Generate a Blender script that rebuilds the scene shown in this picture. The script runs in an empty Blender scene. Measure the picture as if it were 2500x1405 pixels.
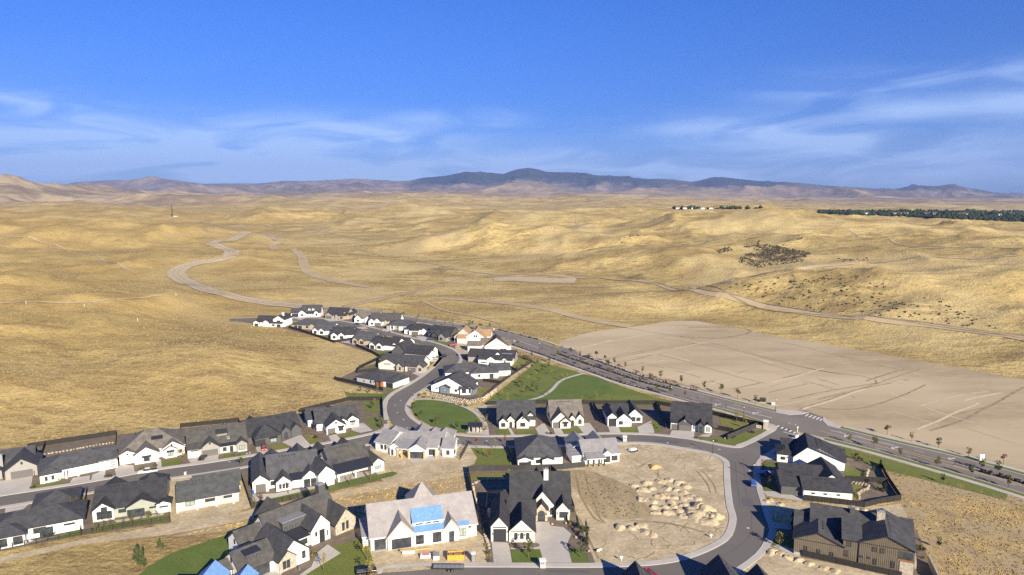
import bpy, bmesh, math, random
import numpy as np
from mathutils import Vector, Matrix
from mathutils.geometry import tessellate_polygon
random.seed(7); R = math.radians
scn = bpy.context.scene; COL = scn.collection

# ---------------------------------------------------------------- camera
H = 95.0; FP = 1667.0; HORY = 468.0
PITCH = math.atan((702.5 - HORY) / FP)
cam = bpy.data.cameras.new('camera'); cam.lens = 36 * FP / 2500; cam.sensor_width = 36
cam.clip_start = 1; cam.clip_end = 80000
co = bpy.data.objects.new('camera', cam); COL.objects.link(co); scn.camera = co
co.location = (0, 0, H); co.rotation_euler = (math.pi / 2 - PITCH, 0, 0)

# ---------------------------------------------------------------- sun and sky
SUN_EL, SUN_AZ = R(25), R(151.4)
w = bpy.data.worlds.new('World'); scn.world = w; w.use_nodes = True
wn, wl = w.node_tree.nodes, w.node_tree.links
def N(nodes, t, **kw):
    n = nodes.new(t)
    for k, v in kw.items(): setattr(n, k, v)
    return n
sky = N(wn, 'ShaderNodeTexSky', sky_type='NISHITA', sun_disc=False, sun_elevation=SUN_EL, sun_rotation=SUN_AZ,
        altitude=900, air_density=1.0, dust_density=0.35, ozone_density=3.5)
hs = N(wn, 'ShaderNodeHueSaturation'); hs.inputs['Saturation'].default_value = 1.25; hs.inputs['Value'].default_value = 1.1
wl.new(sky.outputs[0], hs.inputs['Color'])
tint = N(wn, 'ShaderNodeMix', data_type='RGBA', blend_type='MULTIPLY'); tint.inputs[0].default_value = 1
tint.inputs[7].default_value = (0.66, 0.86, 1.30, 1)
wl.new(hs.outputs[0], tint.inputs[6])
CLOUDS = [(250, 345, 330, 34, 0.75), (820, 335, 130, 26, 0.6), (230, 402, 420, 30, 0.8), (100, 288, 70, 13, 0.6), (1985, 232, 75, 22, 0.55), (1700, 318, 90, 20, 0.4), (1910, 325, 85, 22, 0.45), (2170, 300, 60, 18, 0.38), (2400, 232, 120, 20, 0.4), (2345, 290, 80, 20, 0.4), (2490, 283, 40, 24, 0.45), (1050, 292, 60, 13, 0.28), (1200, 292, 45, 15, 0.38), (2060, 357, 80, 16, 0.35), (1380, 372, 55, 8, 0.35), (2200, 390, 330, 40, 0.42), (1500, 420, 500, 26, 0.5), (700, 420, 500, 22, 0.6), (2200, 240, 60, 12, 0.2)]
tc = N(wn, 'ShaderNodeTexCoord'); sep = N(wn, 'ShaderNodeSeparateXYZ'); wl.new(tc.outputs['Generated'], sep.inputs[0])
def wm(op, a, b=None, clamp=False):
    n = N(wn, 'ShaderNodeMath', operation=op, use_clamp=clamp)
    for i, v in enumerate((a, b)):
        if v is None: continue
        if isinstance(v, (int, float)): n.inputs[i].default_value = v
        else: wl.new(v, n.inputs[i])
    return n.outputs[0]
zz = wm('MAXIMUM', sep.outputs[2], 0.0)
den = wm('ADD', zz, 0.13)
cx = wm('DIVIDE', sep.outputs[0], den); cy = wm('DIVIDE', sep.outputs[1], den)
cmb = N(wn, 'ShaderNodeCombineXYZ'); wl.new(wm('MULTIPLY', cx, 0.55), cmb.inputs[0]); wl.new(wm('MULTIPLY', cy, 1.0), cmb.inputs[1])
n1 = N(wn, 'ShaderNodeTexNoise'); n1.inputs['Scale'].default_value = 0.75; n1.inputs['Detail'].default_value = 7; n1.inputs['Roughness'].default_value = .52
n1.inputs['Distortion'].default_value = .5
mpp = N(wn, 'ShaderNodeMapping'); mpp.inputs['Location'].default_value = (3.4, 1.2, 0)
wl.new(cmb.outputs[0], mpp.inputs[0]); wl.new(mpp.outputs[0], n1.inputs['Vector'])
n2 = N(wn, 'ShaderNodeTexNoise'); n2.inputs['Scale'].default_value = 2.6; n2.inputs['Detail'].default_value = 6; n2.inputs['Distortion'].default_value = .8
wl.new(mpp.outputs[0], n2.inputs['Vector'])
cl = wm('ADD', wm('MULTIPLY', n1.outputs[0], .72), wm('MULTIPLY', n2.outputs[0], .28))
mr = N(wn, 'ShaderNodeMapRange', interpolation_type='SMOOTHSTEP'); mr.inputs[1].default_value = .44; mr.inputs[2].default_value = .66
wl.new(cl, mr.inputs[0])
band = N(wn, 'ShaderNodeMapRange', interpolation_type='SMOOTHSTEP'); band.inputs[1].default_value = .21; band.inputs[2].default_value = .07
wl.new(sep.outputs[2], band.inputs[0])
# soft cloud banks at their compass bearings: azimuth, elevation, widths, weight
az_ = wm('ARCTAN2', sep.outputs[0], sep.outputs[1]); el_ = wm('ARCSINE', sep.outputs[2])
cvn = N(wn, 'ShaderNodeCombineXYZ'); wl.new(wm('MULTIPLY', az_, 5.0), cvn.inputs[0]); wl.new(wm('MULTIPLY', wm('ADD', el_, wm('MULTIPLY', az_, -.03)), 24.0), cvn.inputs[1])
n3 = N(wn, 'ShaderNodeTexNoise'); n3.inputs['Scale'].default_value = 1.15; n3.inputs['Detail'].default_value = 4; n3.inputs['Roughness'].default_value = .5; n3.inputs['Distortion'].default_value = .7; wl.new(cvn.outputs[0], n3.inputs['Vector'])
tot = None
for px, py, sx, sy, wt in CLOUDS:
    a0 = math.atan((px - 1250) / FP * math.cos(PITCH)); e0 = math.atan((702.5 - py) / FP) - PITCH
    da = wm('MULTIPLY', wm('SUBTRACT', az_, a0), FP / sx * .8); de = wm('MULTIPLY', wm('SUBTRACT', el_, e0), FP / sy)
    g = wm('MULTIPLY', wm('EXPONENT', wm('MULTIPLY', wm('ADD', wm('MULTIPLY', da, da), wm('MULTIPLY', de, de)), -.5)), wt)
    tot = g if tot is None else wm('ADD', tot, g)
nr = N(wn, 'ShaderNodeMapRange', interpolation_type='SMOOTHSTEP'); nr.inputs[1].default_value = .33; nr.inputs[2].default_value = .66; nr.inputs[3].default_value = .12; nr.inputs[4].default_value = 1.0; wl.new(n3.outputs[0], nr.inputs[0])
cf = wm('MINIMUM', wm('ADD', wm('MULTIPLY', tot, nr.outputs[0]), wm('MULTIPLY', wm('MULTIPLY', mr.outputs[0], band.outputs[0]), .08)), .62)
skm = N(wn, 'ShaderNodeMix', data_type='RGBA'); wl.new(cf, skm.inputs[0])
hr = N(wn, 'ShaderNodeMapRange', interpolation_type='SMOOTHSTEP'); hr.inputs[1].default_value = 0; hr.inputs[2].default_value = .30; wl.new(zz, hr.inputs[0])
hc = N(wn, 'ShaderNodeMix', data_type='RGBA'); wl.new(hr.outputs[0], hc.inputs[0]); hc.inputs[6].default_value = (.40, .53, .76, 1); hc.inputs[7].default_value = (.92, .92, 1.06, 1)
hm2 = N(wn, 'ShaderNodeMix', data_type='RGBA', blend_type='MULTIPLY'); hm2.inputs[0].default_value = 1; wl.new(tint.outputs[2], hm2.inputs[6]); wl.new(hc.outputs[2], hm2.inputs[7]); wl.new(hm2.outputs[2], skm.inputs[6])
skm.inputs[7].default_value = (6.4, 8.6, 12.4, 1)
bg = wn['Background']; wl.new(skm.outputs[2], bg.inputs[0]); bg.inputs[1].default_value = 0.052
sd = bpy.data.lights.new('sun', 'SUN'); sd.energy = 4.9; sd.angle = R(.53); sd.color = (1, .88, .68)
so = bpy.data.objects.new('sun', sd); COL.objects.link(so)
sv = Vector((math.sin(SUN_AZ) * math.cos(SUN_EL), math.cos(SUN_AZ) * math.cos(SUN_EL), math.sin(SUN_EL)))
so.rotation_euler = sv.to_track_quat('Z', 'Y').to_euler(); so.location = (0, 0, 300)
scn.view_settings.view_transform = 'Standard'; scn.view_settings.look = 'None'
scn.view_settings.exposure = 0.9; scn.view_settings.gamma = 1; scn.view_settings.use_curve_mapping = False
scn.cycles.use_denoising = False; scn.cycles.max_bounces = 5; scn.cycles.volume_bounces = 0; scn.cycles.transparent_max_bounces = 8

# ---------------------------------------------------------------- helpers
def tag(o, label=None, cat=None, group=None, kind=None):
    if label: o['label'] = label
    if cat: o['category'] = cat
    if group: o['group'] = group
    if kind: o['kind'] = kind
    return o
def link(name, me, parent=None):
    o = bpy.data.objects.new(name, me); COL.objects.link(o)
    if parent: o.parent = parent
    return o
def empty(name, loc, rz=0):
    o = bpy.data.objects.new(name, None); COL.objects.link(o); o.location = loc; o.rotation_euler = (0, 0, rz)
    o.empty_display_size = .5
    return o
def copy_tree(o, parent=None):
    c = o.copy(); COL.objects.link(c); c.parent = parent
    for ch in KIDS.get(o.name, ()):
        copy_tree(ch, c)
    return c
KIDS = {}
def kid(parent, o): KIDS.setdefault(parent.name, []).append(o); return o

class MB:
    def __init__(s): s.v = []; s.f = []; s.m = []
    def add(s, vs, fs, m=0):
        b = len(s.v); s.v += [tuple(v) for v in vs]; s.f += [tuple(b + i for i in f) for f in fs]
        s.m += [m] * len(fs) if isinstance(m, int) else list(m)
    def box(s, x0, x1, y0, y1, z0, z1, m=0, T=None):
        vs = [(x, y, z) for z in (z0, z1) for y in (y0, y1) for x in (x0, x1)]
        if T: vs = [T @ Vector(v) for v in vs]
        s.add(vs, [(0, 2, 3, 1), (4, 5, 7, 6), (0, 1, 5, 4), (2, 6, 7, 3), (0, 4, 6, 2), (1, 3, 7, 5)], m)
    def prism(s, poly, axis, a0, a1, m=0, mside=None, T=None):
        # poly in (p, z) plane; axis 'y': p is x, extruded along y; axis 'x': p is y
        n = len(poly)
        def V(p, z, a): return (p, a, z) if axis == 'y' else (a, p, z)
        vs = [V(p, z, a0) for p, z in poly] + [V(p, z, a1) for p, z in poly]
        if T: vs = [T @ Vector(v) for v in vs]
        ms = mside if mside else [m] * n
        s.add(vs, [tuple(range(n))[::-1], tuple(range(n, 2 * n))] + [(i, (i + 1) % n, n + (i + 1) % n, n + i) for i in range(n)], [m, m] + list(ms))
    def cyl(s, x, y, z0, z1, r0, r1, n=8, m=0, T=None):
        vs = [(x + r * math.cos(2 * math.pi * i / n), y + r * math.sin(2 * math.pi * i / n), z) for r, z in ((r0, z0), (r1, z1)) for i in range(n)]
        if T: vs = [T @ Vector(v) for v in vs]
        s.add(vs, [tuple(range(n))[::-1], tuple(range(n, 2 * n))] + [(i, (i + 1) % n, n + (i + 1) % n, n + i) for i in range(n)], m)
    def mesh(s, name, mats, smooth=False):
        me = bpy.data.meshes.new(name); me.from_pydata(s.v, [], s.f)
        for m in (mats if isinstance(mats, (list, tuple)) else [mats]): me.materials.append(m)
        me.polygons.foreach_set('material_index', s.m)
        if smooth: me.polygons.foreach_set('use_smooth', [True] * len(s.f))
        bm = bmesh.new(); bm.from_mesh(me); bmesh.ops.recalc_face_normals(bm, faces=bm.faces); bm.to_mesh(me); bm.free()
        me.update(); return me
    def build(s, name, mats, parent=None, smooth=False): return link(name, s.mesh(name, mats, smooth), parent)

def P(px, py, h=0.0):
    """photo pixel -> world point on the plane z = h"""
    a = PITCH + math.atan((py - 702.5) / FP); D = (H - h) / math.tan(a)
    zc = D * math.cos(PITCH) + (H - h) * math.sin(PITCH)
    return Vector(((px - 1250) / FP * zc, D, h))

# ---------------------------------------------------------------- materials
def mat(name, col, rough=.85, var=.12, scale=1.0, col2=None, grain=0, bump=0, metal=0, spec=.3, coord='Object', big=None, stretch=None):
    m = bpy.data.materials.new(name); m.use_nodes = True; ns, ls = m.node_tree.nodes, m.node_tree.links
    b = ns['Principled BSDF']; b.inputs['Roughness'].default_value = rough; b.inputs['Metallic'].default_value = metal
    b.inputs['Specular IOR Level'].default_value = spec
    t = N(ns, 'ShaderNodeTexCoord'); vec = t.outputs[coord]
    if stretch:
        mp = N(ns, 'ShaderNodeMapping'); mp.inputs['Scale'].default_value = stretch; ls.new(vec, mp.inputs[0]); vec = mp.outputs[0]
    def noise(sc, det=5, ro=.6, dist=0):
        n = N(ns, 'ShaderNodeTexNoise'); n.inputs['Scale'].default_value = sc; n.inputs['Detail'].default_value = det
        n.inputs['Roughness'].default_value = ro; n.inputs['Distortion'].default_value = dist; ls.new(vec, n.inputs['Vector']); return n.outputs[0]
    def mix(f, a, b2, typ='MIX'):
        n = N(ns, 'ShaderNodeMix', data_type='RGBA', blend_type=typ)
        for i, v in ((0, f), (6, a), (7, b2)):
            if isinstance(v, (int, float)): n.inputs[i].default_value = v
            elif isinstance(v, tuple): n.inputs[i].default_value = (*v[:3], 1)
            else: ls.new(v, n.inputs[i])
        return n.outputs[2]
    def rng(v, a, b2, c=0, d=1):
        n = N(ns, 'ShaderNodeMapRange'); n.inputs[1].default_value = a; n.inputs[2].default_value = b2; n.inputs[3].default_value = c; n.inputs[4].default_value = d
        ls.new(v, n.inputs[0]); return n.outputs[0]
    nz = noise(scale)
    c2 = col2 or tuple(c * (1 - var * 2) for c in col); c1 = col if col2 else tuple(min(.95, c * (1 + var)) for c in col)
    out = mix(rng(nz, .3, .7), c2, c1)
    if grain:
        g = noise(grain[0], 3, .7); out = mix(1.0, out, mix(rng(g, .3, .7), (1 - grain[1],) * 3, (1 + grain[1] * .6,) * 3), 'MULTIPLY')
    if big:
        g = noise(big[0], 3, .5); out = mix(rng(g, .42, .62), out, big[1])
    ls.new(out, b.inputs['Base Color'])
    if bump:
        bp = N(ns, 'ShaderNodeBump'); bp.inputs['Strength'].default_value = bump; bp.inputs['Distance'].default_value = .3
        ls.new(nz, bp.inputs['Height']); ls.new(bp.outputs[0], b.inputs['Normal'])
    return m
def roofmat(name, col, var=.18):
    m = mat(name, col, .9, var, .55, grain=(5, .3))
    ns, ls = m.node_tree.nodes, m.node_tree.links; b = ns['Principled BSDF']; src = b.inputs['Base Color'].links[0].from_socket
    t = ns.new('ShaderNodeTexCoord'); sp = ns.new('ShaderNodeSeparateXYZ'); ls.new(t.outputs['Object'], sp.inputs[0])
    mm = ns.new('ShaderNodeMath'); mm.operation = 'SINE'; mu = ns.new('ShaderNodeMath'); mu.operation = 'MULTIPLY'; mu.inputs[1].default_value = 24
    ls.new(sp.outputs[2], mu.inputs[0]); ls.new(mu.outputs[0], mm.inputs[0])
    r = ns.new('ShaderNodeMapRange'); r.inputs[1].default_value = -1; r.inputs[2].default_value = 1; r.inputs[3].default_value = .84; r.inputs[4].default_value = 1.1
    ls.new(mm.outputs[0], r.inputs[0])
    x = ns.new('ShaderNodeMix'); x.data_type = 'RGBA'; x.blend_type = 'MULTIPLY'; x.inputs[0].default_value = 1
    ls.new(src, x.inputs[6]); ls.new(r.outputs[0], x.inputs[7]); ls.new(x.outputs[2], b.inputs['Base Color']); return m
M = {}
M['white'] = mat('white_siding', (.80, .79, .76), .7, .03, .6)
M['offwhite'] = mat('cream_siding', (.68, .64, .55), .75, .05, .6)
M['stone'] = mat('pale_stone', (.46, .41, .33), .9, .22, 1.6, grain=(6, .3))
M['grey'] = mat('grey_siding', (.30, .29, .265), .75, .05, .6)
M['lgrey'] = mat('light_grey_siding', (.46, .47, .46), .75, .05, .6)
M['dgrey'] = mat('dark_grey_siding', (.085, .088, .092), .7, .06, .6)
M['tan'] = mat('tan_siding', (.40, .345, .27), .8, .05, .6)
M['green'] = mat('sage_stucco', (.33, .35, .29), .85, .06, .5)
M['olive'] = mat('brown_batten_siding', (.145, .122, .088), .8, .08, .6)
M['stucco'] = mat('raw_grey_stucco', (.50, .50, .47), .95, .14, .5)
M['wrap'] = mat('white_house_wrap', (.80, .80, .80), .6, .06, .7)
M['cedar'] = mat('cedar_wood', (.30, .13, .06), .7, .15, 2)
M['lumber'] = mat('new_lumber', (.62, .40, .17), .8, .12, 2)
M['osb'] = mat('tan_sheathing', (.36, .23, .13), .9, .15, 1.2)
M['charcoal'] = roofmat('charcoal_shingle', (.070, .071, .076))
M['black'] = roofmat('black_shingle', (.050, .051, .056))
M['warmroof'] = roofmat('weathered_dark_shingle', (.092, .089, .083))
M['tanroof'] = roofmat('tan_shingle', (.185, .165, .14))
M['metal'] = mat('dark_standing_seam', (.045, .047, .058), .45, .05, .5, metal=.3)
M['gmetal'] = mat('grey_standing_seam', (.30, .30, .30), .5, .05, .5, metal=.2)
M['stuccoroof'] = roofmat('greenish_grey_shingle', (.095, .10, .098))
M['charcoal2'] = roofmat('mid_grey_shingle', (.092, .094, .10))
M['under'] = roofmat('grey_underlay', (.27, .265, .265), .1)
M['under2'] = mat('pinkish_grey_underlay', (.33, .31, .30), .9, .08, .4, grain=(2.2, .16))
M['blue'] = mat('blue_membrane', (.19, .36, .64), .5, .1, 1.2)
M['glass'] = mat('window_glass', (.05, .058, .066), .12, .3, .8, spec=.8)
M['palewin'] = mat('pale_glass', (.33, .38, .33), .2, .25, 1.5, spec=.7)  # paler pane colour for some of the windows
M['trimb'] = mat('black_trim', (.03, .03, .032), .6, .05, 1)
M['trimw'] = mat('white_trim', (.78, .77, .74), .6, .03, 1)
M['garageg'] = mat('grey_garage_door', (.13, .125, .12), .6, .05, 1)
M['garageb'] = mat('black_garage_door', (.035, .037, .042), .5, .05, 1)
M['garagew'] = mat('pale_garage_door', (.42, .45, .48), .5, .05, 1)
M['asphalt'] = mat('asphalt', (.172, .156, .137), .95, .09, .06, grain=(1.6, .1), big=(.02, (.142, .13, .116)))
M['asphalt2'] = mat('asphalt_arterial', (.205, .18, .153), .95, .1, .05, grain=(1.2, .08))
M['concrete'] = mat('concrete', (.47, .44, .385), .9, .07, .12, grain=(1.2, .06))
M['kerb'] = mat('kerb_concrete', (.50, .47, .43), .9, .06, .3)
M['lawn'] = mat('lawn', (.115, .15, .026), .95, .2, .12, col2=(.17, .18, .042), grain=(1.5, .3))
M['lawn2'] = mat('dark_lawn', (.085, .13, .022), .95, .2, .15, col2=(.125, .165, .036), grain=(1.5, .25))
M['lawn3'] = mat('yellow_lawn', (.15, .155, .035), .95, .2, .2, col2=(.22, .20, .06), grain=(1.5, .3))
M['parklawn'] = mat('mown_park_grass', (.095, .15, .025), .95, .2, .08, col2=(.17, .18, .04), grain=(.8, .25), stretch=(.25, 1, 1))
M['mulch'] = mat('bark_mulch', (.19, .152, .112), .95, .15, .4, grain=(3, .35))
M['dirt'] = mat('graded_dirt', (.45, .36, .22), .95, .07, .05, col2=(.33, .26, .155), grain=(.35, .16), big=(.012, (.51, .415, .265)), stretch=(.5, 1.4, 1))
M['lotdirt'] = mat('bare_soil', (.57, .475, .305), .95, .1, .16, col2=(.38, .305, .185), grain=(.8, .28), bump=1.0)
M['lotweeds'] = mat('lot_weeds', (.46, .36, .20), .95, .2, .10, col2=(.27, .21, .12), grain=(1.2, .35), stretch=(2.2, .5, 1))
M['pad'] = mat('pale_graded_edge', (.60, .50, .33), .95, .1, .3)
M['rut'] = mat('dark_rut', (.33, .255, .155), .95, .2, .3)
M['weeds'] = mat('dry_weeds', (.38, .28, .145), .95, .2, .12, col2=(.23, .175, .10), grain=(1.4, .4))
M['goldweeds'] = mat('golden_weeds', (.56, .42, .165), .95, .2, .16, col2=(.27, .20, .11), grain=(1.0, .45), bump=.8, big=(.045, (.36, .28, .16)))
M['straw'] = mat('straw', (.62, .47, .19), .95, .15, .3)
M['mound'] = mat('pale_soil', (.54, .45, .295), .95, .1, .5, col2=(.38, .305, .19), grain=(2, .2))
M['sand'] = mat('orange_sand', (.55, .36, .15), .95, .1, .6)
M['track'] = mat('dirt_track', (.47, .375, .225), .95, .12, .03, col2=(.37, .285, .165), grain=(.25, .1))
M['rock'] = mat('boulder', (.50, .43, .33), .9, .2, 1.2, grain=(4, .2))
M['paint'] = mat('road_paint', (.72, .71, .67), .8, .05, .4)
M['yellowp'] = mat('yellow_paint', (.62, .45, .12), .8, .08, .4)
M['fence'] = mat('black_fence', (.028, .026, .024), .75, .15, 1)
M['fence2'] = mat('dark_vinyl_fence', (.05, .048, .048), .6, .12, .4)
M['bark'] = mat('bark', (.16, .11, .07), .95, .2, 4)
M['leaf_g'] = mat('green_leaves', (.060, .085, .022), .8, .25, 1.5)
M['leaf_o'] = mat('olive_leaves', (.115, .105, .03), .8, .25, 1.5)
M['leaf_y'] = mat('yellow_leaves', (.30, .23, .035), .8, .25, 1.5)
M['leaf_r'] = mat('red_leaves', (.19, .055, .03), .8, .25, 1.5)
M['leaf_d'] = mat('dark_needles', (.025, .042, .018), .85, .25, 2)
M['shrub_d'] = mat('purple_brown_shrub', (.050, .035, .028), .9, .3, 2)
M['sage'] = mat('sagebrush', (.105, .088, .055), .95, .3, 1)
M['tyre'] = mat('tyre', (.02, .02, .02), .9, .1, 3)
M['chrome'] = mat('bright_metal', (.5, .5, .5), .35, .05, 2, metal=.8)
M['pool'] = mat('pool_water', (.02, .12, .28), .1, .2, .5, spec=.8)
M['bgrey'] = mat('blue_grey_siding', (.17, .21, .26), .7, .05, .6)
M['redp'] = mat('red_print', (.62, .04, .05), .7, .05, 1)
M['redcar'] = mat('red_car_paint', (.32, .01, .015), .3, .04, 1, spec=.7)
M['bluecar'] = mat('blue_car_paint', (.03, .13, .5), .3, .04, 1, spec=.7)
M['blackcar'] = mat('black_car_paint', (.012, .013, .016), .25, .04, 1, spec=.7)
M['whitecar'] = mat('white_car_paint', (.75, .75, .74), .35, .03, 1, spec=.6)
M['orange'] = mat('orange_skip_paint', (.72, .36, .06), .6, .12, 2)
M['plastic_b'] = mat('blue_plastic', (.03, .08, .45), .5, .05, 1)
M['plastic_g'] = mat('grey_plastic', (.12, .13, .15), .5, .06, 1)

# ---------------------------------------------------------------- noise fields
def _h(ix, iy, s):
    n = (ix * 374761393 + iy * 668265263 + s * 1442695041) & 0xffffffff
    n = ((n ^ (n >> 13)) * 1274126177) & 0xffffffff
    return ((n ^ (n >> 16)) & 0xffff) / 65535.0
def vnoise(x, y, s=0):
    ix = np.floor(x).astype(np.int64); iy = np.floor(y).astype(np.int64); fx = x - ix; fy = y - iy
    fx = fx * fx * fx * (fx * (fx * 6 - 15) + 10); fy = fy * fy * fy * (fy * (fy * 6 - 15) + 10)
    a = _h(ix, iy, s); b = _h(ix + 1, iy, s); c = _h(ix, iy + 1, s); d = _h(ix + 1, iy + 1, s)
    return (a + (b - a) * fx + (c - a) * fy + (a - b - c + d) * fx * fy) * 2 - 1
def fbm(x, y, sc, o=4, s=0, g=.5):
    r = 0; a = 1; t = 0
    for i in range(o):
        r = r + a * vnoise(x / sc + 17.3 * i, y / sc - 9.1 * i, s + i); t += a; a *= g; sc /= 2.03
    return r / t
def ridged(x, y, sc, o=5, s=0, g=.5):
    r = 0; a = 1; t = 0; wgt = 1
    for i in range(o):
        v = (1 - np.abs(vnoise(x / sc + 31.7 * i, y / sc + 5.9 * i, s + i))) ** 2
        r = r + a * v * wgt; wgt = np.clip(v * 1.6, 0, 1); t += a; a *= g; sc /= 2.1
    return r / t
def sst(x, a, b): t = np.clip((x - a) / (b - a), 0, 1); return t * t * (3 - 2 * t)

# ---------------------------------------------------------------- terrain
FLAT = [P(x, y).to_2d() for x, y in ((-300, 1150), (0, 1094), (285, 1057), (441, 1042), (585, 1027), (735, 1004), (852, 975), (870, 955), (812, 928),
        (872, 893), (905, 872), (860, 845), (790, 822), (700, 800), (600, 786), (560, 782), (700, 745), (960, 763), (1250, 800), (1362, 828), (1500, 792), (1640, 776),
        (1800, 790), (2000, 830), (2500, 920), (3200, 1050))] + [Vector((700, -200)), Vector((-600, -200))]
def sdist(X, Y, poly):
    d = np.full(X.shape, 1e9); ins = np.zeros(X.shape, bool); n = len(poly)
    for i in range(n):
        ax, ay = poly[i]; bx, by = poly[(i + 1) % n]; dx, dy = bx - ax, by - ay
        t = np.clip(((X - ax) * dx + (Y - ay) * dy) / (dx * dx + dy * dy), 0, 1)
        d = np.minimum(d, np.hypot(X - ax - t * dx, Y - ay - t * dy))
        c = ((ay > Y) != (by > Y)) & (X < (bx - ax) * (Y - ay) / (by - ay + 1e-12) + ax); ins ^= c
    return np.where(ins, -d, d)
HILLS = [  # photo x, y of a crest at height h; half widths along x / y; turn in degrees
    (-60, 500, 50, 620, 420, 12), (180, 512, 40, 330, 220, -8), (60, 600, 26, 260, 90, 6), (-80, 690, 22, 170, 70, -6), (250, 560, 24, 260, 90, -10), (200, 690, 9, 90, 36, -18),
    (-120, 800, 14, 90, 60, 0), (330, 870, 10, 75, 48, -10), (560, 860, 6, 60, 36, -15), (120, 960, 6, 60, 36, 0), (20, 545, 40, 300, 110, 4), (330, 500, 34, 500, 200, 0),
    (640, 520, 30, 420, 160, 10), (900, 512, 40, 520, 190, 0), (1180, 510, 44, 420, 220, 8), (1130, 575, 27, 140, 60, -28), (1330, 560, 38, 170, 70, -35), (1480, 520, 48, 300, 140, -18),
    (1620, 600, 32, 140, 75, -30), (1720, 540, 46, 260, 130, -15), (1900, 545, 44, 220, 120, -20), (2020, 600, 28, 150, 70, -12), (2180, 552, 42, 260, 120, -8), (2420, 575, 40, 230, 120, 0),
    (2600, 600, 40, 230, 140, 0), (2250, 668, 27, 150, 42, 8), (2480, 680, 31, 120, 55, 0), (2040, 698, 19, 100, 30, 10), (2620, 760, 22, 90, 60, 0), (1560, 512, 50, 500, 200, 0), (2000, 508, 50, 500, 220, 0)]
HW = []
for px, py, h, sx, sy, a in HILLS:
    p = P(px, py, h); HW.append((p.x, p.y, h, sx, sy, R(a)))
def prof(az, pts, dist):
    xs = [math.atan((a - 1250) / FP) for a, b in pts]; hs_ = [H + (HORY - b) / FP * dist for a, b in pts]
    return np.interp(az, xs, hs_)
MT = [(-400, 452), (100, 455), (320, 444), (380, 437), (440, 441), (500, 448), (560, 447), (640, 447), (700, 441), (780, 442), (870, 438), (960, 442), (1000, 440), (1040, 432), (1090, 428), (1140, 419), (1190, 425), (1230, 427), (1262, 416), (1290, 413), (1330, 421),
      (1390, 420), (1440, 427), (1480, 430), (1530, 432), (1580, 437), (1640, 438), (1690, 444), (1730, 434), (1760, 433), (1800, 438), (1850, 443), (1950, 447), (2040, 455), (2100, 457), (2180, 462), (2230, 457), (2280, 458), (2320, 455), (2370, 463), (2440, 470), (2520, 475), (2900, 480)]
FT = [(-400, 468), (300, 462), (600, 458), (900, 452), (1150, 455), (1280, 445), (1380, 452), (1480, 450), (1560, 444), (1700, 452), (1850, 460), (2050, 468), (2250, 474), (2500, 480), (2900, 486)]
BH = [(-400, 415), (-100, 421), (40, 420), (100, 429), (180, 434), (250, 438), (330, 444), (400, 449), (500, 456), (700, 462), (900, 466), (1200, 470), (1600, 478), (2000, 486), (2500, 498), (2900, 500)]
def height(X, Y):
    Dm = np.hypot(X, Y); az = np.arctan2(X, np.maximum(Y, 1))
    dist = sdist(X, Y, FLAT); m = sst(dist, 0, 90)
    wx = X + 40 * fbm(X, Y, 260, 2, 50); wy = Y + 30 * fbm(X, Y, 240, 2, 60)
    h = np.zeros(X.shape)
    for hx, hy, hh, sx, sy, a in HW:
        dx, dy = wx - hx, wy - hy; u = dx * math.cos(a) + dy * math.sin(a); v = -dx * math.sin(a) + dy * math.cos(a)
        g = hh * np.exp(-.5 * ((u / sx) ** 2 + (v / sy) ** 2)); h = (h ** 3 + g ** 3) ** (1 / 3.) if h.max() > 0 else g
    hf = sst(h, 3, 24)
    near = (Y < 5000)
    h = h + np.where(near, (ridged(wx, wy, 300, 4, 3) - .45) * 24 * hf + (ridged(X + .6 * Y, Y - .3 * X, 110, 4, 9) - .4) * 8 * sst(h, 1, 12) + fbm(X, Y, 60, 3, 5) * 1.0, 0)
    h = np.maximum(h, -1) * m
    # brown hills far left and the rolling land beyond
    bh = prof(az, BH, 7000); r7 = Dm
    roll = (ridged(X, Y, 1000, 6, 21, .55) - .55) * 120 * sst(r7, 2600, 5200) * (1 - sst(r7, 9000, 11000))
    base = np.maximum(bh - 82 * sst(bh, 60, 200), 0) * np.exp(-.5 * ((r7 - 7000) / 1700) ** 2) * (1 + .0 * X) * sst(r7, 2500, 6500)
    fade = 1 - sst(r7, 2600, 4200)
    amp = sst(bh, 20, 260)
    plat = (52 * sst(r7, 2700, 4800) + 26 * (ridged(X, Y, 620, 5, 41, .5) - .4) * sst(r7, 2500, 3600)) * (1 - .85 * sst(az, .2, .46))
    h = h * fade + np.maximum(base, plat) * (1 - fade) + roll * (.35 + .65 * amp)
    # foothills and mountains
    ft = prof(az, FT, 11500) * sst(r7, 8600, 11500) * (1 - .55 * sst(r7, 11600, 13500))
    mt = prof(az, MT, 16500) * sst(r7, 12200, 16500) * (1 - sst(r7, 16600, 22500) * .8)
    rid = ridged(X, Y, 1900, 6, 77, .55)
    ero = (rid - .62) * 300 * sst(r7, 8600, 12500) * (1 - .82 * np.exp(-.5 * ((r7 - 16500) / 500) ** 2))
    far = np.maximum(ft, mt) + ero * (r7 > 8000)
    t = sst(r7, 8400, 10500)
    return h * (1 - t) + np.maximum(h, far) * t
ys = [-220, -60, 40, 100]; y = 125.0
while y < 25000:
    ys.append(y); y += max(.9, min(max(y * y / 52000, .9), .0085 * y))
ys = np.array(ys); ncol = 760; ts = np.linspace(-1, 1, ncol)
wid = 330 + .92 * np.maximum(ys, 0)
X = wid[:, None] * ts[None, :]; Y = np.repeat(ys[:, None], ncol, 1)
Z = height(X, Y)
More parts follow.
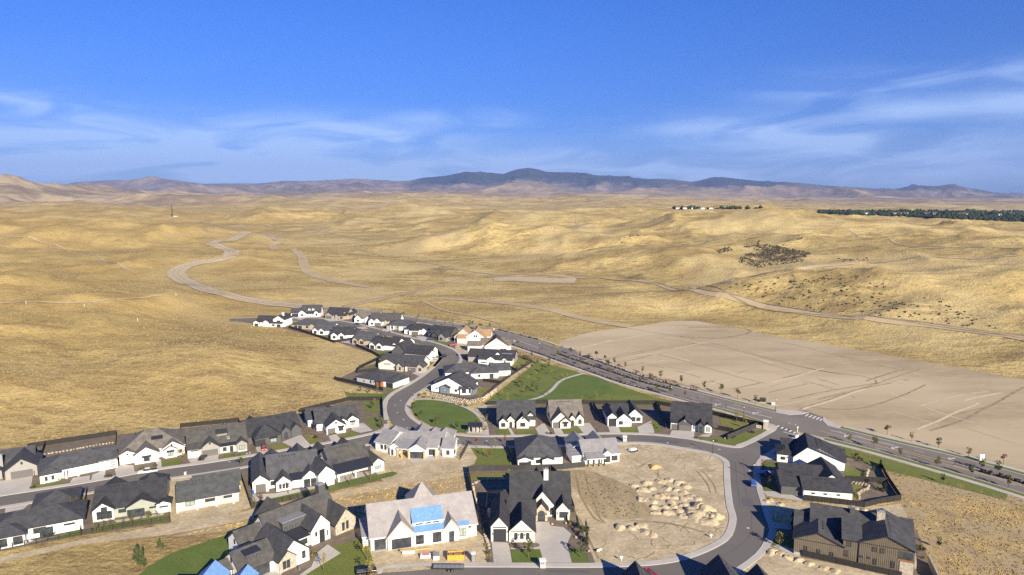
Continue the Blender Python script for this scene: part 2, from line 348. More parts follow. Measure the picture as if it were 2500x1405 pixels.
def hz(x, y):
    x = np.asarray(x, float); y = np.asarray(y, float)
    r = np.clip(np.searchsorted(ys, y) - 1, 0, len(ys) - 2); fy = np.clip((y - ys[r]) / (ys[r + 1] - ys[r]), 0, 1)
    W_ = 330 + .92 * np.maximum(y, 0); c = (x / W_ + 1) / 2 * (ncol - 1); ci = np.clip(np.floor(c).astype(int), 0, ncol - 2); fx = np.clip(c - ci, 0, 1)
    return (Z[r, ci] * (1 - fx) + Z[r, ci + 1] * fx) * (1 - fy) + (Z[r + 1, ci] * (1 - fx) + Z[r + 1, ci + 1] * fx) * fy
def G(px, py):
    """photo pixel -> first point of the terrain on that line of sight"""
    d = Vector(((px - 1250) / FP, 0, -(py - 702.5) / FP)); d = Vector((d.x, math.cos(PITCH) + d.z * math.sin(PITCH), -math.sin(PITCH) + d.z * math.cos(PITCH)))
    t = 120 * 1.004 ** np.arange(1350); x, yy, z = d.x * t, d.y * t, H + d.z * t
    k = np.nonzero(z < hz(x, yy))[0]
    if len(k) == 0: i = len(t) - 1
    else: i = k[0]
    if i > 0:
        lo, hi = t[i - 1], t[i]
        for _ in range(12):
            mid = (lo + hi) / 2
            if H + d.z * mid < float(hz(d.x * mid, d.y * mid)): hi = mid
            else: lo = mid
        tt = hi
    else: tt = t[0]
    return Vector((d.x * tt, d.y * tt, float(hz(d.x * tt, d.y * tt))))
# masks
def gpoly(pts): return [G(*p).to_2d() for p in pts]
def mask(pts, soft): return 1 - sst(sdist(X, Y, gpoly(pts)) + fbm(X, Y, soft * 1.2, 3, 91) * soft * .6, -soft, soft * .3)
Dm = np.hypot(X, Y)
brush = np.maximum.reduce([mask([(1800, 640), (1870, 598), (1980, 620), (1960, 640), (1850, 655)], 18), mask([(1810, 610), (1850, 590), (1850, 605)], 10) * .9,
    mask([(1745, 612), (1780, 602), (1785, 612), (1755, 618)], 8) * .9,
    mask([(1760, 700), (1950, 670), (2080, 668), (2200, 700), (2380, 760), (2440, 800), (2250, 780), (2050, 775), (1900, 750)], 35) * .62,
    mask([(1030, 655), (1110, 645), (1130, 660), (1060, 680)], 18) * .7, mask([(1500, 668), (1580, 672), (1580, 688), (1500, 682)], 12) * .8,
    mask([(2470, 775), (2560, 760), (2560, 830), (2480, 792)], 8)])
olive = sst(-X / np.maximum(Dm, 1), .18, .5) * sst(Dm, 250, 500) * (1 - sst(Dm, 3200, 4500))
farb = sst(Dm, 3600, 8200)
azv = np.arctan2(X, np.maximum(Y, 1)); crest = prof(azv, MT, 16500); pxv = 1250 + FP * np.tan(azv)
woody = np.maximum(.45 * sst(pxv, 1850, 2000), sst(pxv, 980, 1060) * (1 - sst(pxv, 1850, 2000)) * (.55 + .45 * (1 - sst(pxv, 1560, 1640) * (1 - sst(pxv, 1680, 1720)))), sst(pxv, 320, 360) * (1 - sst(pxv, 470, 520)))
forest = woody * sst(Dm, 12300, 13500) * sst(Z / np.maximum(crest, 50) + .22 * fbm(X, Y, 700, 5, 33, .6), .42, .62)
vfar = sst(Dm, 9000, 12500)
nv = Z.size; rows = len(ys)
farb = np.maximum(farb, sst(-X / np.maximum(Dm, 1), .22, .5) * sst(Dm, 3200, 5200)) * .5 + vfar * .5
me = bpy.data.meshes.new('terrain'); me.vertices.add(nv)
me.vertices.foreach_set('co', np.stack([X, Y, Z], -1).astype(np.float32).ravel())
r_, c_ = np.meshgrid(np.arange(rows - 1), np.arange(ncol - 1), indexing='ij'); a = (r_ * ncol + c_).ravel()
q = np.stack([a, a + 1, a + ncol + 1, a + ncol], -1).ravel().astype(np.int32); nf = len(a)
me.loops.add(nf * 4); me.loops.foreach_set('vertex_index', q); me.polygons.add(nf)
me.polygons.foreach_set('loop_start', np.arange(0, nf * 4, 4, dtype=np.int32)); me.polygons.foreach_set('use_smooth', np.ones(nf, bool))
me.update(calc_edges=True)
at = me.attributes.new('mask', 'FLOAT_COLOR', 'POINT')
at.data.foreach_set('color', np.stack([brush, olive, farb, forest], -1).astype(np.float32).ravel())
tm = bpy.data.materials.new('dry_grassland'); tm.use_nodes = True; ns, ls = tm.node_tree.nodes, tm.node_tree.links
pb = ns['Principled BSDF']; pb.inputs['Roughness'].default_value = 1; pb.inputs['Specular IOR Level'].default_value = .05
tc = N(ns, 'ShaderNodeTexCoord')
def tn(sc, det=4, ro=.6, dist=0, st=None):
    v = tc.outputs['Object']
    if st: mp = N(ns, 'ShaderNodeMapping'); mp.inputs['Scale'].default_value = st; mp.inputs['Rotation'].default_value = (0, 0, .35); ls.new(v, mp.inputs[0]); v = mp.outputs[0]
    n = N(ns, 'ShaderNodeTexNoise'); n.inputs['Scale'].default_value = sc; n.inputs['Detail'].default_value = det; n.inputs['Roughness'].default_value = ro
    n.inputs['Distortion'].default_value = dist; ls.new(v, n.inputs['Vector']); return n.outputs[0]
def tr(v, a, b, c=0, d=1):
    n = N(ns, 'ShaderNodeMapRange', interpolation_type='SMOOTHSTEP')
    for i, k in enumerate((a, b, c, d)): n.inputs[i + 1].default_value = k
    ls.new(v, n.inputs[0]); return n.outputs[0]
def tmx(f, a, b, typ='MIX'):
    n = N(ns, 'ShaderNodeMix', data_type='RGBA', blend_type=typ)
    for i, v in ((0, f), (6, a), (7, b)):
        if isinstance(v, (int, float)): n.inputs[i].default_value = v
        elif isinstance(v, tuple): n.inputs[i].default_value = (*v[:3], 1)
        else: ls.new(v, n.inputs[i])
    return n.outputs[2]
def tmath(op, a, b):
    n = N(ns, 'ShaderNodeMath', operation=op)
    for i, v in enumerate((a, b)):
        if isinstance(v, (int, float)): n.inputs[i].default_value = v
        else: ls.new(v, n.inputs[i])
    return n.outputs[0]
va = N(ns, 'ShaderNodeAttribute', attribute_name='mask'); sc3 = N(ns, 'ShaderNodeSeparateColor'); ls.new(va.outputs['Color'], sc3.inputs[0])
c = tmx(tr(tn(.012, 6, .6, .4, (1, 1.8, 1)), .38, .62), (.40, .302, .122), (.60, .472, .20))
c = tmx(tr(tn(.05, 5, .62, .6, (.5, 1.6, 1)), .46, .70), c, (.30, .215, .105))
c = tmx(tmath('MULTIPLY', tr(tn(.22, 5, .7, .3, (.6, 1.4, 1)), .47, .68), .85), c, (.215, .155, .08))
c = tmx(tmath('MULTIPLY', tr(tn(.005, 3, .5, .8), .5, .62), .5), c, (.60, .49, .25))
c = tmx(tmath('MULTIPLY', sc3.outputs[1], .55), c, tmx(tr(tn(.02, 5), .35, .65), (.32, .225, .075), (.45, .33, .12)))
c = tmx(1.0, c, tmx(tr(tn(1.1, 3, .75), .3, .72), (.74, .72, .70), (1.18, 1.18, 1.16)), 'MULTIPLY')
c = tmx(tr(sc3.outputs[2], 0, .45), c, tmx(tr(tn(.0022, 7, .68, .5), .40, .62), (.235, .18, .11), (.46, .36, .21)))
c = tmx(tmath('MULTIPLY', sc3.outputs[2], tr(tn(.006, 6, .75), .53, .66)), c, (.10, .078, .062))
c = tmx(tmath('MULTIPLY', sc3.outputs[0], tr(tn(.13, 5, .75, .2, (.6, 1.2, 1)), .36, .60)), c, (.105, .085, .052))
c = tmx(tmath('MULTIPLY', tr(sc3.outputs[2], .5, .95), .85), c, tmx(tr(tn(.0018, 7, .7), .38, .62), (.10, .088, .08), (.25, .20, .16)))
c = tmx(tmath('MULTIPLY', va.outputs['Alpha'], .8), c, (.04, .048, .05))
c = tmx(tmath('MULTIPLY', va.outputs['Alpha'], tr(tn(.012, 6, .8), .36, .52)), c, (.022, .032, .026))
ls.new(c, pb.inputs['Base Color'])
bp = N(ns, 'ShaderNodeBump'); bp.inputs['Strength'].default_value = .8; bp.inputs['Distance'].default_value = 1.2
ls.new(tn(.35, 6, .7), bp.inputs['Height']); ls.new(bp.outputs[0], pb.inputs['Normal'])
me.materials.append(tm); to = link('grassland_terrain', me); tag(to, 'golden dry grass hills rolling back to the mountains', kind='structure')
# haze
hb = MB(); hb.box(-26000, 26000, -400, 25500, -30, 1100)
hm = bpy.data.materials.new('haze'); hm.use_nodes = True; hn = hm.node_tree.nodes; hn.clear()
ho = hn.new('ShaderNodeOutputMaterial'); pv = hn.new('ShaderNodeVolumePrincipled'); pv.inputs['Density'].default_value = 3.5e-5
pv.inputs['Color'].default_value = (.36, .52, 1, 1); pv.inputs['Anisotropy'].default_value = 0.0
hm.node_tree.links.new(pv.outputs[0], ho.inputs['Volume'])
hzo = hb.build('haze', hm); tag(hzo, 'thin blue autumn haze', kind='stuff')
# ---------------------------------------------------------------- sheets, ribbons
def resample(pts, step):
    """Catmull-Rom through world points, spaced evenly"""
    n = len(pts); out = []
    for i in range(n - 1):
        p0 = pts[max(i - 1, 0)]; p1 = pts[i]; p2 = pts[i + 1]; p3 = pts[min(i + 2, n - 1)]
        k = max(2, int((p2 - p1).length / step))
        for j in range(k):
            t = j / k; out.append(.5 * ((2 * p1) + (p2 - p0) * t + (2 * p0 - 5 * p1 + 4 * p2 - p3) * t * t + (3 * p1 - p0 - 3 * p2 + p3) * t ** 3))
    out.append(pts[-1]); return out
def sheet(name, px, z, m, label=None, drape=False, smooth=0, thick=0, world=None):
    pts = world or [P(*p) for p in px]
    pts = [Vector((p.x, p.y, 0)) for p in pts]
    if smooth: pts = resample(pts + [pts[0]], smooth)[:-1]
    tri = tessellate_polygon([pts]); mb = MB()
    vs = [(p.x, p.y, z + (float(hz(p.x, p.y)) if drape else 0)) for p in pts]; n = len(vs)
    fs = [tuple(t) for t in tri]
    mb.add(vs, fs)
    if thick: mb.add(vs + [(a, b, c - thick) for a, b, c in vs], [(i, (i + 1) % n, n + (i + 1) % n, n + i) for i in range(n)])
    o = mb.build(name, M[m] if isinstance(m, str) else m)
    # all sheet faces up
    me = o.data; bm = bmesh.new(); bm.from_mesh(me)
    for f in bm.faces:
        if abs(f.normal.z) > .5 and f.normal.z < 0: f.normal_flip()
    bm.to_mesh(me); bm.free()
    tag(o, label, kind='structure'); return o
def normals(pts):
    out = []
    for i in range(len(pts)):
        d = pts[min(i + 1, len(pts) - 1)] - pts[max(i - 1, 0)]; d = Vector((d.x, d.y, 0)).normalized(); out.append(Vector((-d.y, d.x, 0)))
    return out
def ribbon(name, pts, o0, o1, z, m, label=None, drape=False, step=4, kerb=0, world=None, wob=0, kind='structure', parent=None, sub=1, dash=None):
    """strip between offsets o0 and o1 metres to the left of a line"""
    w_ = world or [(G(*p) if drape else P(*p)) for p in pts]; w_ = [Vector((p.x, p.y, 0)) for p in w_]
    w_ = resample(w_, step); nn = normals(w_); mb = MB(); vs = []
    for i, (p, n) in enumerate(zip(w_, nn)):
        jit = wob * math.sin(i * .7) * .5 + wob * random.uniform(-.3, .3)
        for k in range(sub + 1):
            q = p + n * (o0 + (o1 - o0) * k / sub + jit); vs.append((q.x, q.y, z + (float(hz(q.x, q.y)) if drape else 0)))
    s1 = sub + 1; fs = []
    for i in range(len(w_) - 1):
        if dash and (i % (dash[0] + dash[1])) >= dash[0]: continue
        for k in range(sub): a = i * s1 + k; fs.append((a, a + 1, a + s1 + 1, a + s1))
    mb.add(vs, fs)
    if kerb:
        for k in (0, sub):
            e = [vs[i * s1 + k] for i in range(len(w_))]; L = len(e)
            mb.add(e + [(x, y, zz - kerb) for x, y, zz in e], [(i, i + 1, L + i + 1, L + i) for i in range(L - 1)])
    me = bpy.data.meshes.new(name); me.from_pydata(mb.v, [], mb.f); me.materials.append(M[m])
    bm = bmesh.new(); bm.from_mesh(me)
    for f in bm.faces:
        f.normal_update()
        if abs(f.normal.z) > .3 and f.normal.z < 0: f.normal_flip()
    bm.to_mesh(me); bm.free()
    o = link(name, me, parent)
    if not parent: tag(o, label, kind=kind)
    return o
# ---- yards (mulch and soil under the blocks)
sheet('yard_ground', [(-250, 1160), (0, 1098), (285, 1062), (441, 1046), (585, 1031), (735, 1009), (852, 980), (938, 978), (946, 1040), (900, 1060), (640, 1111), (384, 1148), (219, 1178), (0, 1212), (-250, 1254)], .02, 'mulch')
sheet('yard_ground', [(-250, 1275), (0, 1234), (80, 1222), (250, 1196), (420, 1169), (600, 1140), (760, 1114), (905, 1083), (960, 1070), (905, 1130), (948, 1170), (800, 1203), (613, 1242), (415, 1276), (200, 1308), (-250, 1395)], .02, 'mulch')
sheet('yard_ground', [(1190, 988), (1330, 984), (1620, 984), (1875, 1043), (1888, 1050), (1800, 1093), (1733, 1083), (1678, 1072), (1596, 1063), (1514, 1060), (1400, 1065), (1195, 1067), (1180, 1040)], .02, 'mulch')
sheet('yard_ground', [(560, 784), (700, 770), (960, 776), (1130, 806), (1240, 846), (1262, 868), (1303, 887), (1210, 948), (1140, 984), (1040, 962), (1100, 925), (1122, 880), (1102, 850), (1000, 826), (850, 790), (780, 782), (700, 782), (620, 798), (560, 790)], .02, 'mulch')
sheet('yard_ground', [(620, 799), (700, 786), (790, 790), (860, 800), (960, 826), (1045, 846), (1070, 870), (1030, 918), (955, 965), (817, 930), (877, 900), (950, 876), (870, 852), (800, 828), (700, 806)], .02, 'mulch')
sheet('yard_ground', [(1862, 1102), (1945, 1066), (2050, 1095), (2140, 1130), (2199, 1222), (2150, 1230), (1961, 1225), (1880, 1212), (1850, 1190), (1845, 1140)], .02, 'mulch')
sheet('yard_ground', [(1870, 1300), (1950, 1280), (2200, 1290), (2240, 1300), (2290, 1420), (1900, 1370), (1850, 1352)], .02, 'mulch')
sheet('yard_ground', [(1143, 1150), (1250, 1146), (1372, 1150), (1405, 1250), (1455, 1375), (1185, 1375)], .02, 'mulch')
sheet('yard_ground', [(530, 1330), (700, 1240), (860, 1290), (905, 1352), (920, 1390), (860, 1440), (500, 1440)], .02, 'mulch')
sheet('yard_ground', [(1235, 1092), (1400, 1090), (1400, 1140), (1262, 1146)], .02, 'mulch')
# ---- bare lots
LOT = [(1525, 1083), (1596, 1085), (1678, 1098), (1733, 1108), (1757, 1117), (1776, 1130), (1778, 1145), (1780, 1185), (1787, 1240), (1794, 1267), (1783, 1306), (1755, 1329), (1703, 1353), (1650, 1368), (1569, 1378), (1455, 1380), (1405, 1250), (1372, 1146), (1400, 1140), (1430, 1090)]
sheet('bare_lot', LOT, .03, 'lotdirt', 'pale bare soil lot inside the curve of the street')
sheet('bare_lot', [(885, 1360), (870, 1290), (1000, 1240), (1143, 1190), (1180, 1300), (1188, 1378), (930, 1388)], .03, 'lotdirt')
sheet('bare_lot', [(905, 1085), (1125, 1085), (1148, 1090), (1165, 1120), (1140, 1145), (940, 1182), (900, 1130)], .035, 'lotdirt')
sheet('bare_lot', [(405, 1172), (585, 1150), (612, 1240), (480, 1275), (418, 1276)], .035, 'lotdirt')
sheet('bare_lot', [(1865, 1222), (1961, 1228), (2150, 1236), (2200, 1230), (2230, 1290), (1940, 1270), (1880, 1260)], .03, 'lotdirt')
sheet('bare_lot', [(1880, 1335), (1960, 1362), (2180, 1405), (2300, 1440), (1700, 1440), (1810, 1390)], .03, 'lotdirt')
sheet('bare_lot', [(1110, 840), (1140, 836), (1240, 850), (1260, 868), (1150, 862), (1115, 870)], .035, 'lotdirt')
sheet('soil_path', [(400, 1282), (615, 1246), (806, 1206), (950, 1175), (1140, 1152), (1140, 1160), (960, 1190), (820, 1218), (640, 1262), (420, 1305), (200, 1330), (0, 1375), (0, 1360), (200, 1318)], .015, 'lotdirt')
sheet('weed_slope', [(1372, 1150), (1425, 1148), (1470, 1160), (1540, 1190), (1570, 1225), (1590, 1260), (1480, 1268), (1440, 1240), (1400, 1190)], .04, 'lotweeds', smooth=3)
sheet('weed_field', [(806, 1208), (960, 1180), (1138, 1160), (1150, 1200), (1060, 1215), (900, 1245), (860, 1290), (700, 1260), (600, 1290), (420, 1310), (640, 1262)], .012, 'goldweeds', smooth=5)
sheet('weed_field', [(2165, 1150), (2300, 1170), (2420, 1200), (2520, 1225), (2700, 1260), (2700, 1440), (2300, 1440), (2240, 1300), (2200, 1228)], .012, 'goldweeds')
GL = [(1360, 835), (1440, 812), (1530, 800), (1560, 796), (1640, 784), (1700, 784), (1800, 803), (1900, 823), (2000, 838), (2250, 882), (2520, 930), (2700, 960), (2700, 1240), (2500, 1158), (2298, 1100), (2161, 1070), (2060, 1042), (2000, 1030), (1960, 1008), (1905, 1000), (1775, 968), (1690, 945), (1521, 900), (1400, 860)]
sheet('graded_lot', GL, .02, 'dirt', 'wide smooth graded dirt lot beyond the main road')
for pts, wd in (([(1520, 800), (1700, 830), (1850, 868), (2000, 905), (2110, 920), (2140, 935), (2050, 950), (1930, 975)], .5), ([(1605, 865), (1680, 885), (1780, 915), (1870, 937)], .35), ([(1600, 825), (1760, 850), (1950, 895), (2060, 915)], .4),
               ([(2270, 1052), (2340, 1030), (2420, 990), (2500, 945)], .7), ([(1950, 1000), (2100, 950), (2250, 900)], .4), ([(1480, 880), (1620, 850), (1700, 838)], .4), ([(1680, 800), (1800, 800), (1830, 812), (1760, 826), (1660, 822)], 1.2), ([(1975, 995), (2080, 1000), (2180, 975), (2260, 940)], .5), ([(1760, 822), (1900, 835), (2010, 860), (2200, 905)], .4)):
    ribbon('wheel_track', pts, -wd, wd, .035, 'rut', drape=False, wob=.35)
# ---- roads
STA_N = [(-260, 1256), (0, 1213), (219, 1179), (384, 1149), (500, 1133), (640, 1111), (710, 1099), (800, 1084), (894, 1065), (943, 1051), (958, 1040)]
Ns = [(960, 1040)]
CURVE_L = [(960, 1040), (951, 1026), (945, 1008), (944, 994), (948, 978), (964, 961), (1000, 941), (1032, 921), (1064, 896), (1078, 879), (1079, 867), (1068, 853), (1030, 842), (960, 824), (880, 803), (820, 792), (760, 784), (640, 784), (560, 786)]
CURVE_R = [(560, 779), (640, 776), (770, 777), (850, 788), (940, 809), (1000, 825), (1049, 835), (1092, 849), (1108, 857), (1118, 866), (1122, 875), (1118, 886), (1106, 896), (1085, 911), (1053, 937), (1010, 965), (992, 985), (988, 1000), (993, 1013), (1007, 1027), (1028, 1040), (1060, 1052), (1092, 1060), (1135, 1066), (1188, 1068), (1263, 1067), (1400, 1065), (1432, 1062), (1514, 1061), (1596, 1064), (1678, 1073), (1733, 1084), (1774, 1092), (1808, 1094), (1837, 1080), (1880, 1058), (1893, 1047)]
sheet('neighbourhood_street', CURVE_L + CURVE_R + [(1905, 1040), (1950, 1060), (1940, 1066), (1880, 1102), (1850, 1124), (1841, 1151), (1846, 1190), (1867, 1261), (1878, 1294), (1867, 1321), (1843, 1354), (1802, 1384), (1774, 1403), (1740, 1440), (880, 1440), (920, 1404), (960, 1391), (1080, 1386), (1240, 1386), (1432, 1387), (1569, 1383), (1651, 1373), (1706, 1357), (1760, 1332), (1788, 1308), (1799, 1267), (1791, 1239), (1784, 1184), (1782, 1143), (1779, 1127), (1760, 1114.5), (1733, 1105), (1678, 1095), (1596, 1082), (1528, 1080), (1400, 1086), (1231, 1090), (1145, 1088), (1122, 1085), (1060, 1082), (985, 1066)], .035, 'asphalt', 'grey asphalt street winding between the houses')
ribbon('street', STA_N + [(985, 1030)], 0.1, -8.4, .03, 'asphalt', 'straight asphalt street on the left between two rows of houses')
# sidewalks with rolled kerb
def walk(pts, side, wdt=2.0, name='pavement', off=0, z=.15):
    ribbon(name, pts, side * (.35 + off), side * (wdt + off), z, 'concrete', kerb=.14, step=3)
    ribbon('kerb', pts, side * off, side * (.4 + off), z - .012, 'kerb', kerb=.12, step=3)
walk(STA_N[:-1] + [(950, 1036)], 1, 2.1); walk(CURVE_L[1:12], 1, 2.1)
walk([(1064, 896), (1078, 879), (1079, 867), (1068, 853)], 1, 2.0)
walk(CURVE_R[1:18], 1, 2.0); walk(CURVE_R[17:-1], 1, 2.0)
ribbon('pavement', STA_N[:-2], -8.4, -10.2, .15, 'concrete', kerb=.14)
walk([(1122, 1085), (1145, 1088), (1231, 1090), (1400, 1086), (1528, 1080), (1596, 1082), (1678, 1095), (1733, 1105), (1760, 1114.5), (1779, 1127), (1782, 1143), (1784, 1184), (1791, 1239), (1799, 1267), (1788, 1308), (1760, 1332), (1706, 1357), (1651, 1373), (1569, 1383), (1432, 1387), (1240, 1386), (1080, 1386), (960, 1391), (925, 1402)], -1, 2.1)
walk([(1774, 1403), (1802, 1384), (1843, 1354), (1867, 1321), (1878, 1294), (1867, 1261), (1846, 1190), (1841, 1151), (1850, 1124), (1880, 1102), (1940, 1066)], -1, 1.9)
# arterial road
AF = [(740, 748), (870, 757), (940, 766), (1000, 776), (1128, 795), (1213, 807), (1310, 832), (1400, 865), (1448, 882), (1521, 908), (1588, 930), (1654, 947), (1775, 978), (1903, 1010), (1985, 1030), (2046, 1046), (2161, 1075), (2298, 1107), (2400, 1134), (2520, 1167), (2800, 1245)]
AN = [(735, 752), (865, 761), (935, 771), (1000, 783), (1085, 796), (1160, 812), (1235, 836), (1320, 864), (1400, 892), (1458, 912), (1521, 934), (1618, 960), (1702, 983), (1775, 1001), (1867, 1030), (1940, 1052), (2013, 1069), (2134, 1099), (2290, 1143), (2380, 1169), (2520, 1212), (2800, 1300)]
sheet('main_road', AF + AN[::-1], .04, 'asphalt2', 'wide curving main road along the far edge of the neighbourhood')
sheet('side_street_mouth', [(1362, 849), (1372, 846), (1400, 852), (1412, 862), (1402, 868), (1385, 860)], .045, 'asphalt2')
sheet('side_street_mouth', [(1903, 1010), (1930, 1004), (1968, 1003), (2010, 1020), (2046, 1046), (1985, 1034)], .045, 'asphalt2')
def vergewalk(pts, side, verge, strip, wdt, mstrip):
    ribbon('kerb', pts, 0, side * .4, .16, 'kerb', kerb=.15, step=5)
    ribbon('verge', pts, side * .4, side * verge, .12, mstrip, step=5)
    ribbon('pavement', pts, side * verge, side * (verge + wdt), .17, 'concrete', kerb=.15, step=5)
vergewalk(AF[:6], 1, 2.6, 0, 2.0, 'lawn'); vergewalk(AF[5:7] + [(1350, 845)], 1, 2.6, 0, 2.0, 'lawn')
vergewalk([(1402, 867)] + AF[8:13], 1, 2.4, 0, 2.0, 'mulch'); vergewalk(AF[12:14], 1, 2.4, 0, 2.0, 'lawn'); vergewalk([(2050, 1047)] + AF[16:], 1, 2.6, 0, 2.0, 'lawn')
vergewalk(AN[1:7], -1, 2.2, 0, 2.0, 'lawn'); vergewalk(AN[6:13], -1, 2.4, 0, 2.2, 'mulch'); vergewalk(AN[12:15], -1, 2.6, 0, 2.0, 'lawn'); vergewalk(AN[16:], -1, 2.8, 0, 2.2, 'lawn')
# corner pavements
sheet('corner_pavement', [(1858, 1033), (1885, 1036), (1898, 1045), (1893, 1052), (1845, 1078), (1815, 1092), (1800, 1093), (1795, 1088), (1835, 1074), (1872, 1052)], .165, 'concrete', thick=.15)
sheet('corner_pavement', [(1948, 1062), (1965, 1059), (2013, 1071), (2010, 1076), (1975, 1070), (1950, 1073), (1900, 1100), (1895, 1096)], .165, 'concrete', thick=.15)
sheet('corner_pavement', [(2010, 1018), (2025, 1030), (2052, 1042), (2046, 1047), (2020, 1040), (2008, 1028)], .165, 'concrete', thick=.15)
sheet('corner_pavement', [(1895, 999), (1935, 1003), (1975, 1008), (1960, 1012), (1925, 1014), (1895, 1008)], .165, 'concrete', thick=.15)
# medians
def along(pts, a, b): return pts[a:b]
for nm, pts in (('a', [(1122, 797), (1165, 806), (1210, 815)]), ('b', [(1363, 866), (1420, 886), (1500, 912), (1570, 935), (1641, 953)]), ('c', [(2330, 1135), (2441, 1166), (2520, 1188), (2700, 1240)])):
    ribbon('kerb', pts, -1.5, 1.5, .18, 'kerb', kerb=.14); ribbon('median_bed', pts, -1.2, 1.2, .20, 'mulch')
# paint
def line(pts, z=.055, wd=.09, m='paint', dash=None, step=1.5): ribbon('road_marking', pts, -wd, wd, z, m, kerb=0, step=step, dash=dash)
line([(1267, 833), (1316, 850)], wd=.14); line([(1773, 993), (1884, 1021)], wd=.16); line([(2027, 1051), (2100, 1069), (2202, 1094)], wd=.14); line([(2350, 1138), (2202, 1100)], wd=.16, m='yellowp')
line([(2000, 1052), (2202, 1104), (2400, 1160), (2520, 1195)], wd=.14, m='yellowp')
line([(1400, 872), (1521, 914), (1654, 953), (1775, 984), (1890, 1014)], wd=.07, dash=(2, 4)); line([(1400, 885), (1521, 928), (1654, 964), (1775, 994)], wd=.07, dash=(2, 4)); line([(2046, 1053), (2300, 1117), (2520, 1178)], wd=.07, dash=(2, 4))
line([(2020, 1062), (2200, 1110), (2400, 1162), (2520, 1200)], wd=.07, dash=(2, 4)); line([(1225, 815), (1310, 840), (1370, 860)], wd=.07, dash=(2, 4))
for x, y in ((1263, 832), (1755, 988), (1847, 1009), (2071, 1064), (2187, 1094), (2326, 1120)):   # turn arrows
    line([(x - 8, y + 1), (x + 6, y - 1)], wd=.22); line([(x - 8, y - 1.5), (x - 7, y + 3)], wd=.35)
for i in range(6):     # crossings
    line([(1897 + i * 10, 1043 + i * 4.0), (1902 + i * 10, 1039.6 + i * 4.0)], wd=.35); 
for i in range(5): line([(1966 + i * 9, 1017 + i * 2.6), (1974 + i * 9, 1012 + i * 2.6)], wd=.3)
for i in range(5): line([(1374 + i * 5.5, 849 + i * 1.1), (1381 + i * 5.5, 846 + i * 1.1)], wd=.3)
line([(1912, 1055), (1942, 1063)], wd=.2)
